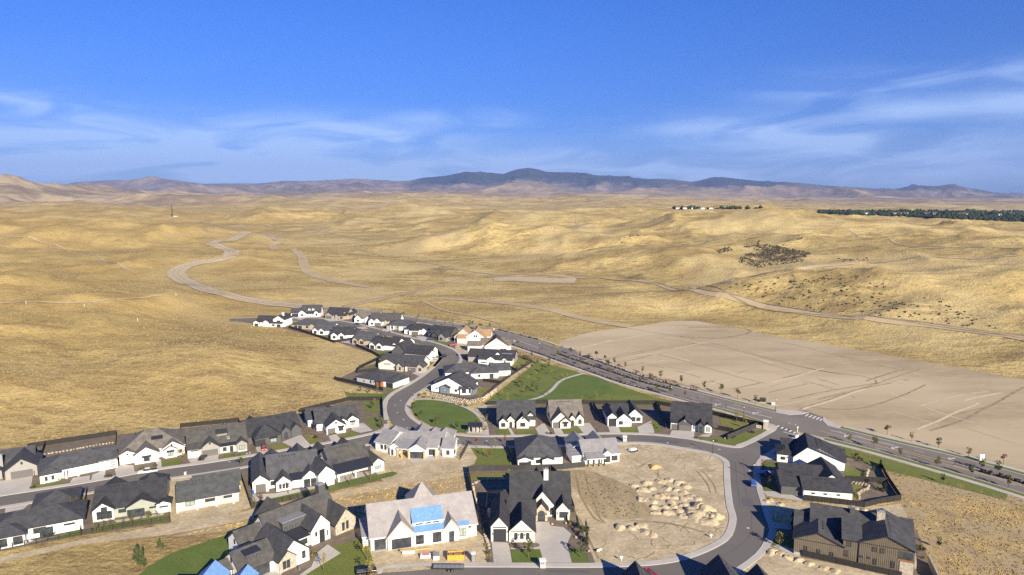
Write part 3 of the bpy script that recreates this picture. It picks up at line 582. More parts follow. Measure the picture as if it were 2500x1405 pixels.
# ---- lawns, park, drives, walks
LAWN = [('parklawn', [(1262, 870), (1305, 882), (1398, 905), (1427, 916), (1480, 930), (1560, 958), (1620, 975), (1660, 985), (1640, 992), (1440, 988), (1195, 990), (1182, 986), (1215, 958), (1305, 890)]),
 ('lawn2', [(1003, 990), (1010, 981), (1030, 977), (1075, 980), (1120, 990), (1150, 1005), (1170, 1025), (1177, 1045), (1165, 1056), (1130, 1057), (1090, 1052), (1050, 1039), (1022, 1022), (1006, 1005)]),
 ('lawn', [(855, 960), (960, 962), (930, 984), (850, 978), (840, 955)]), ('lawn', [(885, 985), (925, 985), (928, 1012), (893, 1006)]), ('lawn', [(890, 1022), (925, 1018), (935, 1040), (912, 1050)]),
 ('lawn3', [(740, 1062), (752, 1060), (790, 1080), (757, 1087)]), ('lawn3', [(656, 1090), (692, 1082), (712, 1086), (716, 1093), (665, 1102)]), ('lawn', [(826, 1065), (855, 1055), (876, 1054), (868, 1065), (832, 1071)]),
 ('lawn', [(545, 1112), (590, 1106), (600, 1108), (600, 1112), (545, 1120)]), ('lawn', [(393, 1127), (441, 1118), (443, 1134), (395, 1143)]), ('lawn', [(331, 1146), (380, 1138), (382, 1146), (331, 1155)]), ('lawn', [(80, 1184), (140, 1178), (168, 1182), (160, 1188), (72, 1196)]),
 ('lawn2', [(143, 1312), (195, 1292), (197, 1305), (-60, 1350), (-60, 1345)]), ('lawn', [(200, 1304), (260, 1280), (408, 1256), (413, 1270), (205, 1304)]), ('lawn', [(613, 1228), (690, 1212), (775, 1192), (777, 1200), (640, 1232), (616, 1236)]),
 ('lawn2', [(800, 1188), (860, 1172), (960, 1152), (972, 1156), (958, 1164), (805, 1198)]), ('lawn', [(1148, 1092), (1230, 1094), (1258, 1140), (1150, 1150), (1165, 1120)]),
 ('lawn3', [(1147, 1158), (1300, 1153), (1360, 1152), (1372, 1165), (1300, 1172), (1150, 1172)]), ('lawn2', [(1247, 1343), (1318, 1341), (1328, 1374), (1251, 1374)]), ('lawn2', [(1386, 1340), (1400, 1340), (1432, 1352), (1440, 1374), (1396, 1374)]),
 ('lawn', [(800, 1340), (890, 1312), (912, 1370), (870, 1405), (860, 1440), (690, 1440), (760, 1385)]), ('lawn2', [(360, 1385), (420, 1350), (560, 1305), (640, 1280), (560, 1400), (500, 1440), (300, 1440)]), ('lawn2', [(545, 1440), (600, 1415), (585, 1440)]),
 ('lawn', [(1208, 1050), (1245, 1048), (1250, 1063), (1214, 1064)]), ('lawn', [(1258, 1050), (1305, 1049), (1313, 1063), (1262, 1064)]), ('lawn', [(1373, 1048), (1412, 1046), (1424, 1056), (1378, 1060)]), ('lawn', [(1514, 1046), (1552, 1043), (1558, 1057), (1518, 1058)]),
 ('lawn', [(1590, 1030), (1605, 1028), (1615, 1055), (1600, 1058)]), ('lawn3', [(1758, 1020), (1800, 1022), (1835, 1040), (1780, 1058), (1760, 1045)]), ('lawn', [(1695, 1070), (1760, 1068), (1875, 1050), (1888, 1052), (1850, 1070), (1800, 1091), (1765, 1086)]),
 ('lawn', [(1960, 1062), (2013, 1078), (2160, 1120), (2298, 1158), (2460, 1208), (2455, 1222), (2298, 1182), (2160, 1148), (2060, 1112), (1990, 1082), (1925, 1080)]), ('lawn', [(2064, 1140), (2118, 1150), (2112, 1168), (2066, 1172)]), ('lawn3', [(2072, 1182), (2105, 1185), (2110, 1200), (2090, 1222), (2072, 1222)]),
 ('lawn2', [(1860, 1128), (1910, 1130), (1912, 1142), (1862, 1140)]), ('lawn', [(1858, 1175), (1905, 1182), (1915, 1198), (1870, 1198)]), ('lawn2', [(1885, 1310), (1935, 1310), (1938, 1345), (1890, 1335)]),
 ('lawn3', [(1245, 876), (1278, 872), (1292, 888), (1262, 904), (1240, 898)]), ('lawn3', [(1205, 932), (1236, 916), (1258, 912), (1218, 935)]), ('lawn3', [(1150, 962), (1180, 946), (1202, 948), (1175, 968)]),
 ('lawn', [(1050, 835), (1100, 838), (1090, 848), (1060, 842)]), ('lawn', [(1060, 866), (1072, 872), (1068, 880), (1058, 878)]), ('lawn', [(1040, 885), (1060, 885), (1050, 894), (1038, 896)]), ('lawn', [(1022, 908), (1045, 902), (1030, 914)]), ('lawn', [(945, 950), (982, 942), (975, 950), (950, 958)]),
 ('lawn', [(900, 860), (945, 858), (950, 862), (925, 866)]), ('lawn', [(928, 872), (952, 870), (958, 876), (930, 880)]), ('lawn', [(880, 908), (940, 880), (940, 884), (890, 908)]), ('lawn', [(790, 824), (815, 822), (812, 828), (797, 828)])]
for i, (m, pts) in enumerate(LAWN): sheet('lawn', pts, .06, m, smooth=(4 if i in (1,) else 0))
sheet('putting_green', [(1262, 1158), (1290, 1154), (1325, 1156), (1330, 1163), (1300, 1168), (1265, 1166)], .08, 'parklawn', smooth=2)
sheet('sports_lawn', [(1300, 978), (1335, 950), (1375, 922), (1420, 915), (1470, 925), (1492, 945), (1480, 962), (1430, 978), (1360, 985)], .075, 'lawn2', smooth=3)
DRIVE = [[(-40, 1205), (-30, 1176), (22, 1173), (80, 1163), (75, 1196), (0, 1208)], [(170, 1180), (178, 1168), (220, 1162), (218, 1176)], [(222, 1174), (226, 1160), (258, 1148), (256, 1168)], [(280, 1148), (296, 1134), (326, 1138), (330, 1158), (285, 1165)], [(383, 1145), (381, 1124), (393, 1122), (395, 1144)],
 [(468, 1134), (460, 1124), (495, 1112), (534, 1108), (532, 1128)], [(626, 1100), (624, 1092), (646, 1088), (660, 1108), (634, 1112)], [(688, 1080), (735, 1062), (757, 1086), (716, 1094)], [(802, 1066), (820, 1060), (832, 1074), (810, 1080)], [(853, 1036), (888, 1034), (910, 1052), (880, 1058), (860, 1052)],
 [(1240, 1047), (1246, 1046), (1258, 1064), (1250, 1065)], [(1307, 1047), (1328, 1032), (1345, 1060), (1316, 1064)], [(1350, 1046), (1368, 1046), (1378, 1062), (1356, 1063)], [(1404, 1034), (1440, 1034), (1456, 1056), (1424, 1058)], [(1484, 1042), (1510, 1042), (1516, 1058), (1490, 1059)], [(1556, 1044), (1590, 1028), (1598, 1058), (1560, 1058)], [(1640, 1052), (1696, 1052), (1694, 1070), (1634, 1066)], [(1716, 1062), (1740, 1060), (1730, 1068), (1706, 1066)],
 [(1200, 1324), (1242, 1326), (1250, 1375), (1205, 1375)], [(1245, 1335), (1305, 1325), (1308, 1275), (1340, 1275), (1345, 1285), (1375, 1288), (1395, 1305), (1384, 1330), (1396, 1375), (1328, 1375), (1318, 1342), (1247, 1342)], [(800, 1330), (832, 1352), (745, 1405), (700, 1440), (680, 1440), (760, 1385), (775, 1350)],
 [(600, 1418), (670, 1393), (690, 1400), (660, 1440), (560, 1440)], [(1850, 1148), (1905, 1152), (1908, 1166), (1852, 1160)], [(1857, 1112), (1895, 1110), (1898, 1122), (1852, 1124)], [(1862, 1200), (1915, 1202), (1962, 1212), (1960, 1225), (1872, 1212)], [(1880, 1275), (1935, 1280), (1932, 1295), (1880, 1290)],
 [(1886, 1335), (1900, 1330), (1962, 1350), (1950, 1362)], [(972, 930), (985, 925), (1010, 935), (990, 945)], [(1005, 912), (1024, 906), (1045, 905), (1030, 922)], [(1050, 884), (1062, 872), (1072, 876), (1062, 886)], [(1015, 822), (1045, 822), (1060, 832), (1030, 834)], [(930, 803), (955, 804), (960, 812), (935, 810)], [(988, 818), (1006, 820), (1000, 826), (985, 824)], [(700, 776), (715, 774), (745, 778), (735, 782)], [(790, 780), (815, 778), (830, 784), (805, 786)], [(1100, 902), (1130, 888), (1145, 892), (1160, 900), (1110, 905)], [(870, 800), (890, 798), (900, 803), (880, 805)], [(15, 1235), (55, 1228), (80, 1224), (45, 1255), (10, 1262)],
 [(-20, 1344), (80, 1322), (142, 1310), (120, 1316), (0, 1345)], [(280, 1272), (398, 1254), (400, 1258), (285, 1277)], [(617, 1208), (672, 1206), (770, 1188), (776, 1192), (690, 1212), (615, 1228)], [(812, 1160), (826, 1180), (912, 1158), (905, 1152)], [(820, 830), (865, 832), (870, 842), (830, 836)], [(985, 1120), (1075, 1112), (1080, 1122), (1010, 1132)]]
for pts in DRIVE: sheet('driveway', pts, .10, 'concrete')
sheet('bark_island', [(1242, 1330), (1300, 1326), (1316, 1330), (1312, 1337), (1260, 1340), (1244, 1336)], .13, 'mulch', smooth=1.5)
ribbon('park_path', [(1428, 912), (1400, 919), (1378, 926), (1362, 936), (1350, 950), (1335, 962), (1315, 972), (1280, 980), (1240, 986), (1195, 990)], -.9, .9, .11, 'concrete', 'pale concrete path winding across the park lawn')
ribbon('park_path', [(1012, 976), (1045, 975), (1090, 980), (1130, 992), (1158, 1006), (1178, 1025), (1186, 1045), (1188, 1064)], -1.0, 1.0, .11, 'concrete', 'pale concrete path round the oval green')
ribbon('park_path', [(1195, 990), (1175, 994), (1166, 1004)], -1.0, 1.0, .115, 'concrete')
sheet('shelter_pad', [(1138, 1051), (1180, 1050), (1182, 1062), (1140, 1060)], .12, 'concrete')
sheet('swimming_pool', [(855, 932), (885, 926), (892, 931), (865, 937)], .09, 'pool', 'small blue swimming pool behind the hip roofed house')
sheet('gravel_yard', [(1298, 885), (1302, 889), (1225, 945), (1180, 975), (1172, 972), (1220, 938)], .07, 'lotdirt')
# ---- dirt roads on the grassland
SR = [(745, 750), (700, 745), (640, 738), (560, 722), (500, 706), (462, 692), (436, 678), (432, 664), (450, 652), (490, 641), (540, 632), (565, 622), (560, 612), (535, 603), (515, 596), (535, 589), (580, 581), (650, 572)]
def track(pts, wd, label=None, m='track', z=.35, sub=4): ribbon('dirt_road', pts, -wd, wd, z, m, label, drape=True, step=9, wob=.6, sub=sub)
track(SR, 9, 'broad pale graded road sweeping in an S across the valley', 'mound')
for o_ in (-9.5, 9.5, -2, 3): ribbon('dirt_road', SR, o_ - .6, o_ + .6, .5, 'track', drape=True, step=9, wob=1.4)
track([(650, 572), (700, 566), (760, 563), (840, 575), (880, 584)], 4); track([(650, 572), (672, 585), (688, 590), (665, 603), (730, 620), (742, 648), (760, 670), (820, 688), (900, 702)], 6)
track([(840, 750), (900, 738), (1000, 716), (1090, 694), (1150, 680), (1220, 672), (1300, 671), (1400, 678), (1500, 684), (1600, 694), (1700, 710), (1800, 732), (1900, 755), (2000, 770), (2150, 784), (2300, 800), (2500, 829), (2600, 845)], 3.4, 'long dirt road running along the foot of the hills')
track([(870, 606), (930, 625), (1000, 632), (1080, 650), (1140, 662), (1220, 672)], 1.6); track([(1060, 728), (1200, 738), (1300, 750), (1400, 772), (1480, 790), (1540, 799)], 5)
track([(1690, 702), (1760, 690), (1850, 672), (1960, 658), (2080, 644), (2200, 634)], 3.0, 'pale gravel canal road climbing to the right across the hillside', 'mound')
track([(2200, 634), (2340, 632), (2480, 626)], 2); track([(480, 540), (560, 548), (660, 552), (760, 558), (840, 562), (950, 556)], 3); track([(0, 575), (80, 582), (160, 610), (260, 640), (330, 668)], 1.5)
track([(1205, 684), (1260, 682), (1330, 686), (1405, 686)], 13, m='mound'); track([(1960, 550), (2080, 566), (2200, 598), (2320, 604), (2500, 606)], 1.6)
track([(0, 742), (130, 740), (230, 738), (400, 720)], 1.2); track([(1030, 735), (1080, 758), (1150, 772), (1220, 790)], 1.5)
track([(1405, 527), (1428, 548)], 2.5)

for pts, o_ in (([(840, 750), (900, 738), (1000, 716), (1090, 694), (1150, 680), (1220, 672)], 3.6), ([(1400, 678), (1500, 684), (1600, 694), (1700, 710), (1800, 732), (1900, 755), (2000, 770), (2150, 784), (2300, 800), (2500, 829)], 4.4), ([(1400, 678), (1600, 694), (1800, 732), (2000, 770), (2300, 800), (2500, 829)], 0)):
    ribbon('dirt_road', pts, o_ - .7, o_ + .7, .5, 'rut', drape=True, step=8, wob=.6)
# asphalt patches, seams and covers
for pts, wd in (([(1795, 1130), (1800, 1180), (1808, 1240)], .12), ([(1815, 1120), (1822, 1200), (1835, 1262), (1828, 1310), (1780, 1350), (1700, 1380)], .1), ([(1000, 1000), (1010, 1030), (1050, 1058), (1110, 1072), (1200, 1078), (1400, 1074), (1600, 1074), (1740, 1096)], .1), ([(200, 1190), (400, 1157), (640, 1119), (850, 1085)], .1), ([(1040, 940), (1085, 900), (1098, 872), (1082, 850)], .1)):
    ribbon('asphalt_seam', pts, -wd, wd, .05, 'garageg', step=2, wob=.1)
for pts in ([(150, 1200), (210, 1190), (215, 1196), (155, 1206)], [(555, 1124), (640, 1113), (645, 1118), (560, 1130)], [(1600, 1072), (1660, 1078), (1655, 1084), (1598, 1078)], [(1330, 1392), (1440, 1394), (1440, 1400), (1330, 1398)], [(1810, 1215), (1838, 1220), (1840, 1240), (1814, 1236)]): sheet('asphalt_patch', pts, .048, 'garageg')
for i, (x, y) in enumerate(((970, 1008), (985, 1025), (965, 990), (978, 978), (995, 1045), (1188, 1077), (1630, 1082), (1756, 1098), (1927, 1034), (1942, 1038), (1450, 1074), (1830, 1150), (1010, 962), (560, 1128), (1826, 1290))):
    q = MB(); p = P(x, y); q.cyl(p.x, p.y, .045, .062, .45, .45, 12); ring = q.build('manhole_cover', M['lgrey']); tag(ring, kind='structure')

for pts, wd in (([(1520, 873), (1600, 862), (1725, 836)], .5), ([(1880, 937), (1940, 920), (2010, 900)], .6), ([(1405, 850), (1500, 832), (1600, 815)], .5), ([(1960, 1000), (2040, 975), (2110, 950)], .7), ([(2240, 1050), (2330, 1010), (2390, 985)], .6), ([(1620, 925), (1700, 905)], .4), ([(1730, 940), (1790, 925)], .4), ([(1500, 905), (1620, 880)], .3)):
    ribbon('pad_edge', pts, -wd, wd, .05, 'pad', step=3, wob=.4)
rq = random.Random(11)
for i in range(34):
    x = rq.uniform(1450, 2450); y0 = 815 + (x - 1450) * .115; y1 = 880 + (x - 1450) * .2; y = rq.uniform(y0 + 8, y1 - 4); l = rq.uniform(30, 120); sl = rq.choice([.27, -.22, .3]) ; bb = rq.uniform(-8, 8)
    ribbon('grader_pass', [(x - l, y - l * sl), (x, y + bb), (x + l, y + l * sl)], -.3, rq.uniform(.2, .9), .03 + i * .0006, rq.choice(['rut', 'pad', 'track']), step=3, wob=.35, dash=(rq.randint(5, 12), rq.randint(1, 5)))
# ---------------------------------------------------------------- houses
UNIT = {}
def unit_box(name, m, frame=None):
    """shared 1x1x1 pieces, scaled per use"""
    k = (name, m)
    if k not in UNIT:
        mb = MB(); mb.box(-.5, .5, -.5, .5, 0, 1); UNIT[k] = mb.mesh(name, M[m])
    return UNIT[k]
def win_mesh(kind, wdt, hh, fr):
    k = ('win', kind, round(wdt, 1), round(hh, 1), fr)
    if k in UNIT: return UNIT[k]
    t = .09 if wdt < 2.4 else .12; a, b = wdt / 2, hh; f = MB()
    if kind == 'arch':
        n = 8; out = [(-a, 0), (a, 0)] + [(a * math.cos(math.pi * i / n), b - a + a * math.sin(math.pi * i / n)) for i in range(n + 1)]
        inn = [(-a + t, t), (a - t, t)] + [((a - t) * math.cos(math.pi * i / n), b - a + (a - t) * math.sin(math.pi * i / n)) for i in range(n + 1)]
        L = len(out); vs = [(x, -.07, z) for x, z in out] + [(x, -.07, z) for x, z in inn] + [(x, .02, z) for x, z in out] + [(x, .02, z) for x, z in inn]
        fs = []
        for i in range(L):
            j = (i + 1) % L; fs += [(i, j, L + j, L + i), (i, 2 * L + i, 2 * L + j, j), (L + i, L + j, 3 * L + j, 3 * L + i)]
        f.add(vs, fs); g = MB(); g.add([(x, -.015, z) for x, z in inn], [tuple(range(L))])
    else:
        f.box(-a, a, -.08, .02, 0, t); f.box(-a, a, -.08, .02, b - t, b); f.box(-a, -a + t, -.08, .02, t, b - t); f.box(a - t, a, -.08, .02, t, b - t)
        nm = max(0, int(round(wdt / 1.1)) - 1)
        for i in range(nm): x = -a + wdt * (i + 1) / (nm + 1); f.box(x - .045, x + .045, -.07, .0, t, b - t)
        g = MB(); g.add([(-a + t, -.015, t), (a - t, -.015, t), (a - t, -.015, b - t), (-a + t, -.015, b - t)], [(0, 1, 2, 3)])
    UNIT[k] = (f.mesh('window', M[fr]), {gl: g.mesh('pane', M[gl]) for gl in ('glass', 'palewin')}); return UNIT[k]
def gar_mesh(wdt, hh, m):
    k = ('gar', round(wdt, 1), round(hh, 1), m)
    if k in UNIT: return UNIT[k]
    f = MB(); rows_ = 4 if hh < 3 else 6
    for i in range(rows_):
        z0, z1 = hh * i / rows_ + .025, hh * (i + 1) / rows_ - .025; f.box(-wdt / 2, wdt / 2, -.06, .02, z0, z1)
    f.box(-wdt / 2 - .12, wdt / 2 + .12, -.03, .01, 0, hh + .12)
    UNIT[k] = f.mesh('garage_door', M[m]); return UNIT[k]
ALLH = []
def house(name, label, A, B, masses, roof='charcoal', wall='white', trim='trimb', parts=(), cat='house', group='houses of the neighbourhood', fr=None, vents=True):
    a, b = P(*A), P(*B); ux = (b - a); W = ux.length; ux.normalize(); rz = math.atan2(ux.y, ux.x); vy = Vector((-ux.y, ux.x, 0))
    root = empty(name, (a.x, a.y, .04), rz); tag(root, label, cat, group); ALLH.append((root, W))
    def loc(p): d = P(*p) - a; return d.dot(ux), d.dot(vy)
    info = []
    for i, ms in enumerate(masses):
        (p0, p1, dep, h, typ, pit), o = ms[:6], (ms[6] if len(ms) > 6 else {})
        if isinstance(p0[0], str):   # metres
            u0, v0, u1 = p0[1], p0[2], p1
        else:
            u0, v0 = loc(p0); u1 = loc(p1)[0]
        v0 += o.get('dv', 0); v1 = v0 + dep; rm = M[o.get('roof', roof)]; wmn = o.get('wall', wall); wm_ = M[wmn]; tm_ = M[o.get('trim', trim)]
        Wm = u1 - u0; ov = o.get('ov', .45); T = Matrix.Identity(4)
        if 'rot' in o: T = Matrix.Translation((u0, v0, 0)) @ Matrix.Rotation(R(o['rot']), 4, 'Z') @ Matrix.Translation((-u0, -v0, 0))
        wb = MB(); rb = MB(); th = .24; zb = o.get('z0', 0); eps = .012 * (i % 7)
        a0, a1, b0, b1 = u0 + eps, u1 - eps, v0 + eps, v1 - eps
        if typ == 'gv':
            c = (u0 + u1) / 2 + o.get('off', 0) * Wm; rise = pit * (Wm / 2); el = (h, h)
            wb.prism([(a0, zb), (a1, zb), (a1, h), (c, h + rise - .05), (a0, h)], 'y', b0, b1, T=T)
            s0 = rise / (c - u0); s1 = rise / (u1 - c)
            pr = [(u0 - ov, h - ov * s0 + .02), (c, h + rise + .02), (u1 + ov, h - ov * s1 + .02), (u1 + ov, h - ov * s1 + th), (c, h + rise + th + .06), (u0 - ov, h - ov * s0 + th)]
            rb.prism(pr, 'y', v0 - ov, v1 + ov, 1, [1, 1, 1, 0, 0, 1], T)
        elif typ == 'gu':
            c = (v0 + v1) / 2 + o.get('off', 0) * dep; rise = pit * (dep / 2)
            wb.prism([(b0, zb), (b1, zb), (b1, h), (c, h + rise - .05), (b0, h)], 'x', a0, a1, T=T)
            s0 = rise / (c - v0); s1 = rise / (v1 - c)
            pr = [(v0 - ov, h - ov * s0 + .02), (c, h + rise + .02), (v1 + ov, h - ov * s1 + .02), (v1 + ov, h - ov * s1 + th), (c, h + rise + th + .06), (v0 - ov, h - ov * s0 + th)]
            rb.prism(pr, 'x', u0 - ov, u1 + ov, 1, [1, 1, 1, 0, 0, 1], T)
        elif typ in ('hip', 'pyr'):
            wb.box(a0, a1, b0, b1, zb, h, T=T); q = min(Wm, dep) / 2 + ov; rise = pit * q
            x0, x1, y0, y1 = u0 - ov, u1 + ov, v0 - ov, v1 + ov
            if typ == 'pyr': cxm, cym = (x0 + x1) / 2, (y0 + y1) / 2; r0 = (cxm - .1, cym); r1 = (cxm + .1, cym)
            elif Wm >= dep: r0 = (x0 + q, (y0 + y1) / 2); r1 = (x1 - q, (y0 + y1) / 2)
            else: r0 = ((x0 + x1) / 2, y0 + q); r1 = ((x0 + x1) / 2, y1 - q)
            vs = [(x0, y0, h), (x1, y0, h), (x1, y1, h), (x0, y1, h), (x0, y0, h + th), (x1, y0, h + th), (x1, y1, h + th), (x0, y1, h + th), (*r0, h + th + rise), (*r1, h + th + rise)]
            vs = [T @ Vector(v) for v in vs]
            if Wm >= dep or typ == 'pyr': top = [(4, 5, 9, 8), (5, 6, 9), (6, 7, 8, 9), (7, 4, 8)]
            else: top = [(4, 5, 8), (5, 6, 9, 8), (6, 7, 9), (7, 4, 8, 9)]
            rb.add(vs, [(0, 1, 2, 3), (0, 1, 5, 4), (1, 2, 6, 5), (2, 3, 7, 6), (3, 0, 4, 7)] + top, [1] * 5 + [0] * 4)
        elif typ == 'shed':      # rises away from the front
            rise = pit * dep; wb.prism([(b0, zb), (b1, zb), (b1, h + rise - .05), (b0, h - .05)], 'x', a0, a1, T=T)
            rb.prism([(v0 - ov, h - ov * pit + .02), (v1, h + rise + .02), (v1, h + rise + th), (v0 - ov, h - ov * pit + th)], 'x', u0 - ov * .6, u1 + ov * .6, 1, [1, 1, 0, 1], T)
        elif typ == 'porch':     # open lean-to on posts
            rise = pit * dep; rb.prism([(v0 - ov, h - ov * pit + .02), (v1, h + rise + .02), (v1, h + rise + th), (v0 - ov, h - ov * pit + th)], 'x', u0 - ov * .6, u1 + ov * .6, 1, [1, 1, 0, 1], T)
            for k in range(o.get('posts', 3)):
                x = u0 + .25 + (Wm - .5) * k / max(1, o.get('posts', 3) - 1); pb_ = MB(); pb_.box(x - .2, x + .2, v0, v0 + .4, 0, h, T=T); pb_.build('post', M[o.get('pm', wmn)], root)
        elif typ == 'flat':
            wb.box(a0, a1, b0, b1, zb, h, T=T); rb.box(u0 - ov, u1 + ov, v0 - ov, v1 + ov, h + .01, h + .25, 0, T)
        if wb.v: wb.build('wall', wm_, root)
        if rb.v: rb.build('roof', [rm, tm_], root)
        info.append((u0, u1, v0, v1, h, T, pit, typ))
        if o.get('battens'):
            bb = MB(); n = int(Wm / .45); c = (u0 + u1) / 2
            for k in range(n + 1):
                x = u0 + .06 + (Wm - .12) * k / n; zt = h + (pit * (Wm / 2 - abs(x - c)) if typ == 'gv' else 0) - .1
                bb.box(x - .035, x + .035, v0 - .035, v0 + .01, .3, zt, T=T)
            tag(bb.build('battens', wm_, root), kind='stuff')
        for op in o.get('op', ()):
            kind, uc, wd, z0, hh = op[:5]; face = op[5] if len(op) > 5 else 'F'; gl = op[6] if len(op) > 6 else 'glass'
            if face == 'F': X0 = Matrix.Translation((u0 + uc * Wm, v0 - .012, z0)); 
            elif face == 'R': X0 = Matrix.Translation((u1 + .012, v0 + uc * dep, z0)) @ Matrix.Rotation(R(90), 4, 'Z')
            elif face == 'L': X0 = Matrix.Translation((u0 - .012, v1 - uc * dep, z0)) @ Matrix.Rotation(R(-90), 4, 'Z')
            X0 = T @ X0
            if kind in ('w', 'arch'):
                f_, g_ = win_mesh(kind, wd, hh, fr or o.get('fr') or ('trimb' if wmn in ('white', 'offwhite', 'wrap', 'stucco', 'lgrey', 'stone') else 'trimw' if wmn == 'dgrey' else 'trimb'))
                fo = link('window', f_, root); fo.matrix_local = X0; po = link('pane', g_[gl], fo)
            elif kind == 'g':
                m = op[7] if len(op) > 7 else 'garageg'; link('garage_door', gar_mesh(wd, hh, m), root).matrix_local = X0
            elif kind == 'd':
                d_ = MB(); d_.box(-wd / 2, wd / 2, -.06, .02, 0, hh, T=X0); d_.build('door', M[op[7] if len(op) > 7 else 'trimb'], root)
            elif kind == 'shade_panel':   # flat dark panel, painting the shade inside an open bay
                d_ = MB(); d_.box(-wd / 2, wd / 2, -.03, .01, 0, hh, T=X0); d_.build('opening', M['glass'], root)
            elif kind == 'awn':    # small roof over a window
                d_ = MB(); d_.prism([(-.75, 0), (0, .0), (0, .45)], 'x', -wd / 2, wd / 2, T=X0); d_.build('awning', M['metal'], root)
            elif kind == 'lamp':
                d_ = MB(); d_.box(-.1, .1, -.2, 0, 0, .45, T=X0); d_.build('wall_lamp', M['trimb'], root)
            elif kind == 'band':
                d_ = MB(); d_.box(-wd / 2, wd / 2, -.1, .02, 0, hh, T=X0); d_.build('trim_board', M[op[7] if len(op) > 7 else 'trimb'], root)
        if vents and typ in ('gu', 'hip', 'gv') and Wm * dep > 90 and not o.get('nov'):
            vm = MB(); rs = random.Random(i * 31 + len(label))
            for k in range(rs.randint(4, 8)):
                if typ == 'gv': 
                    vx = (u0 + u1) / 2 + .9; vy_ = v0 + dep * (.2 + .09 * k); z = h + pit * (Wm / 2 - .9) + th
                else:
                    vx = u0 + Wm * (.25 + .5 * k / 8); vy_ = (v0 + v1) / 2 - .9; z = h + pit * (min(dep, 99) / 2 - .9) + th if (typ == 'gu' or Wm >= dep) else h + 1
                    if typ == 'hip' and Wm < dep: continue
                vm.box(vx - .18, vx + .18, vy_ - .18, vy_ + .18, z - .1, z + .22, T=T)
            if vm.v: tag(vm.build('roof_vents', M['trimb'], root), kind='stuff')
    for pt in parts:
        k = pt[0]
        if k == 'chim':     # (kind, (mass-frame u, v) or px, w, d, z0, z1, material)
            _, u, v, wd, dp, z0, z1, m = pt; c = MB(); c.box(u - wd / 2, u + wd / 2, v - dp / 2, v + dp / 2, z0, z1); ch = c.build('chimney', M[m], root)
            c = MB(); c.box(u - wd / 2 - .1, u + wd / 2 + .1, v - dp / 2 - .1, v + dp / 2 + .1, z1, z1 + .12); c.box(u - wd / 4, u + wd / 4, v - dp / 4, v + dp / 4, z1 + .12, z1 + .3); c.build('chimney_cap', M['gmetal'], ch)
        elif k == 'dorm':   # shed dormer: u, v front, w, depth, z0, h, rise, wall, roof, windows
            _, u, v, wd, dp, z0, h, pit, wl_, rf, nw = pt; c = MB(); c.prism([(v, z0), (v + dp, z0), (v + dp, z0 + h + pit * dp), (v, z0 + h)], 'x', u - wd / 2, u + wd / 2); dm = c.build('dormer', M[wl_], root)
            c = MB(); zz = z0 + h; c.prism([(v - .3, zz - .3 * pit + .02), (v + dp, zz + pit * dp + .02), (v + dp, zz + pit * dp + .2), (v - .3, zz - .3 * pit + .2)], 'x', u - wd / 2 - .3, u + wd / 2 + .3); c.build('dormer_roof', M[rf], dm)
            for j in range(nw):
                f_, g_ = win_mesh('w', min(.8, wd / nw * .7), min(1.2, h * .7), 'trimb'); fo = link('window', f_, dm); fo.matrix_local = Matrix.Translation((u - wd / 2 + wd * (j + .5) / nw, v - .012, z0 + h * .18))
        elif k == 'post':
            _, u, v, wd, z0, z1, m = pt; c = MB(); c.box(u - wd / 2, u + wd / 2, v - wd / 2, v + wd / 2, z0, z1); c.build('post', M[m], root)
        elif k == 'slab':
            _, u0, u1, v0, v1, z0, z1, m = pt[:8]; c = MB(); c.box(u0, u1, v0, v1, z0, z1); c.build(pt[8] if len(pt) > 8 else 'terrace', M[m], root)
    return root
w1 = lambda u, z=.9, w_=1.3, h=1.4, f='F', g='glass': ('w', u, w_, z, h, f, g)
GAR = lambda u, w_=4.9, h=2.5, m='garageg', f='F': ('g', u, w_, .02, h, f, 0, m)
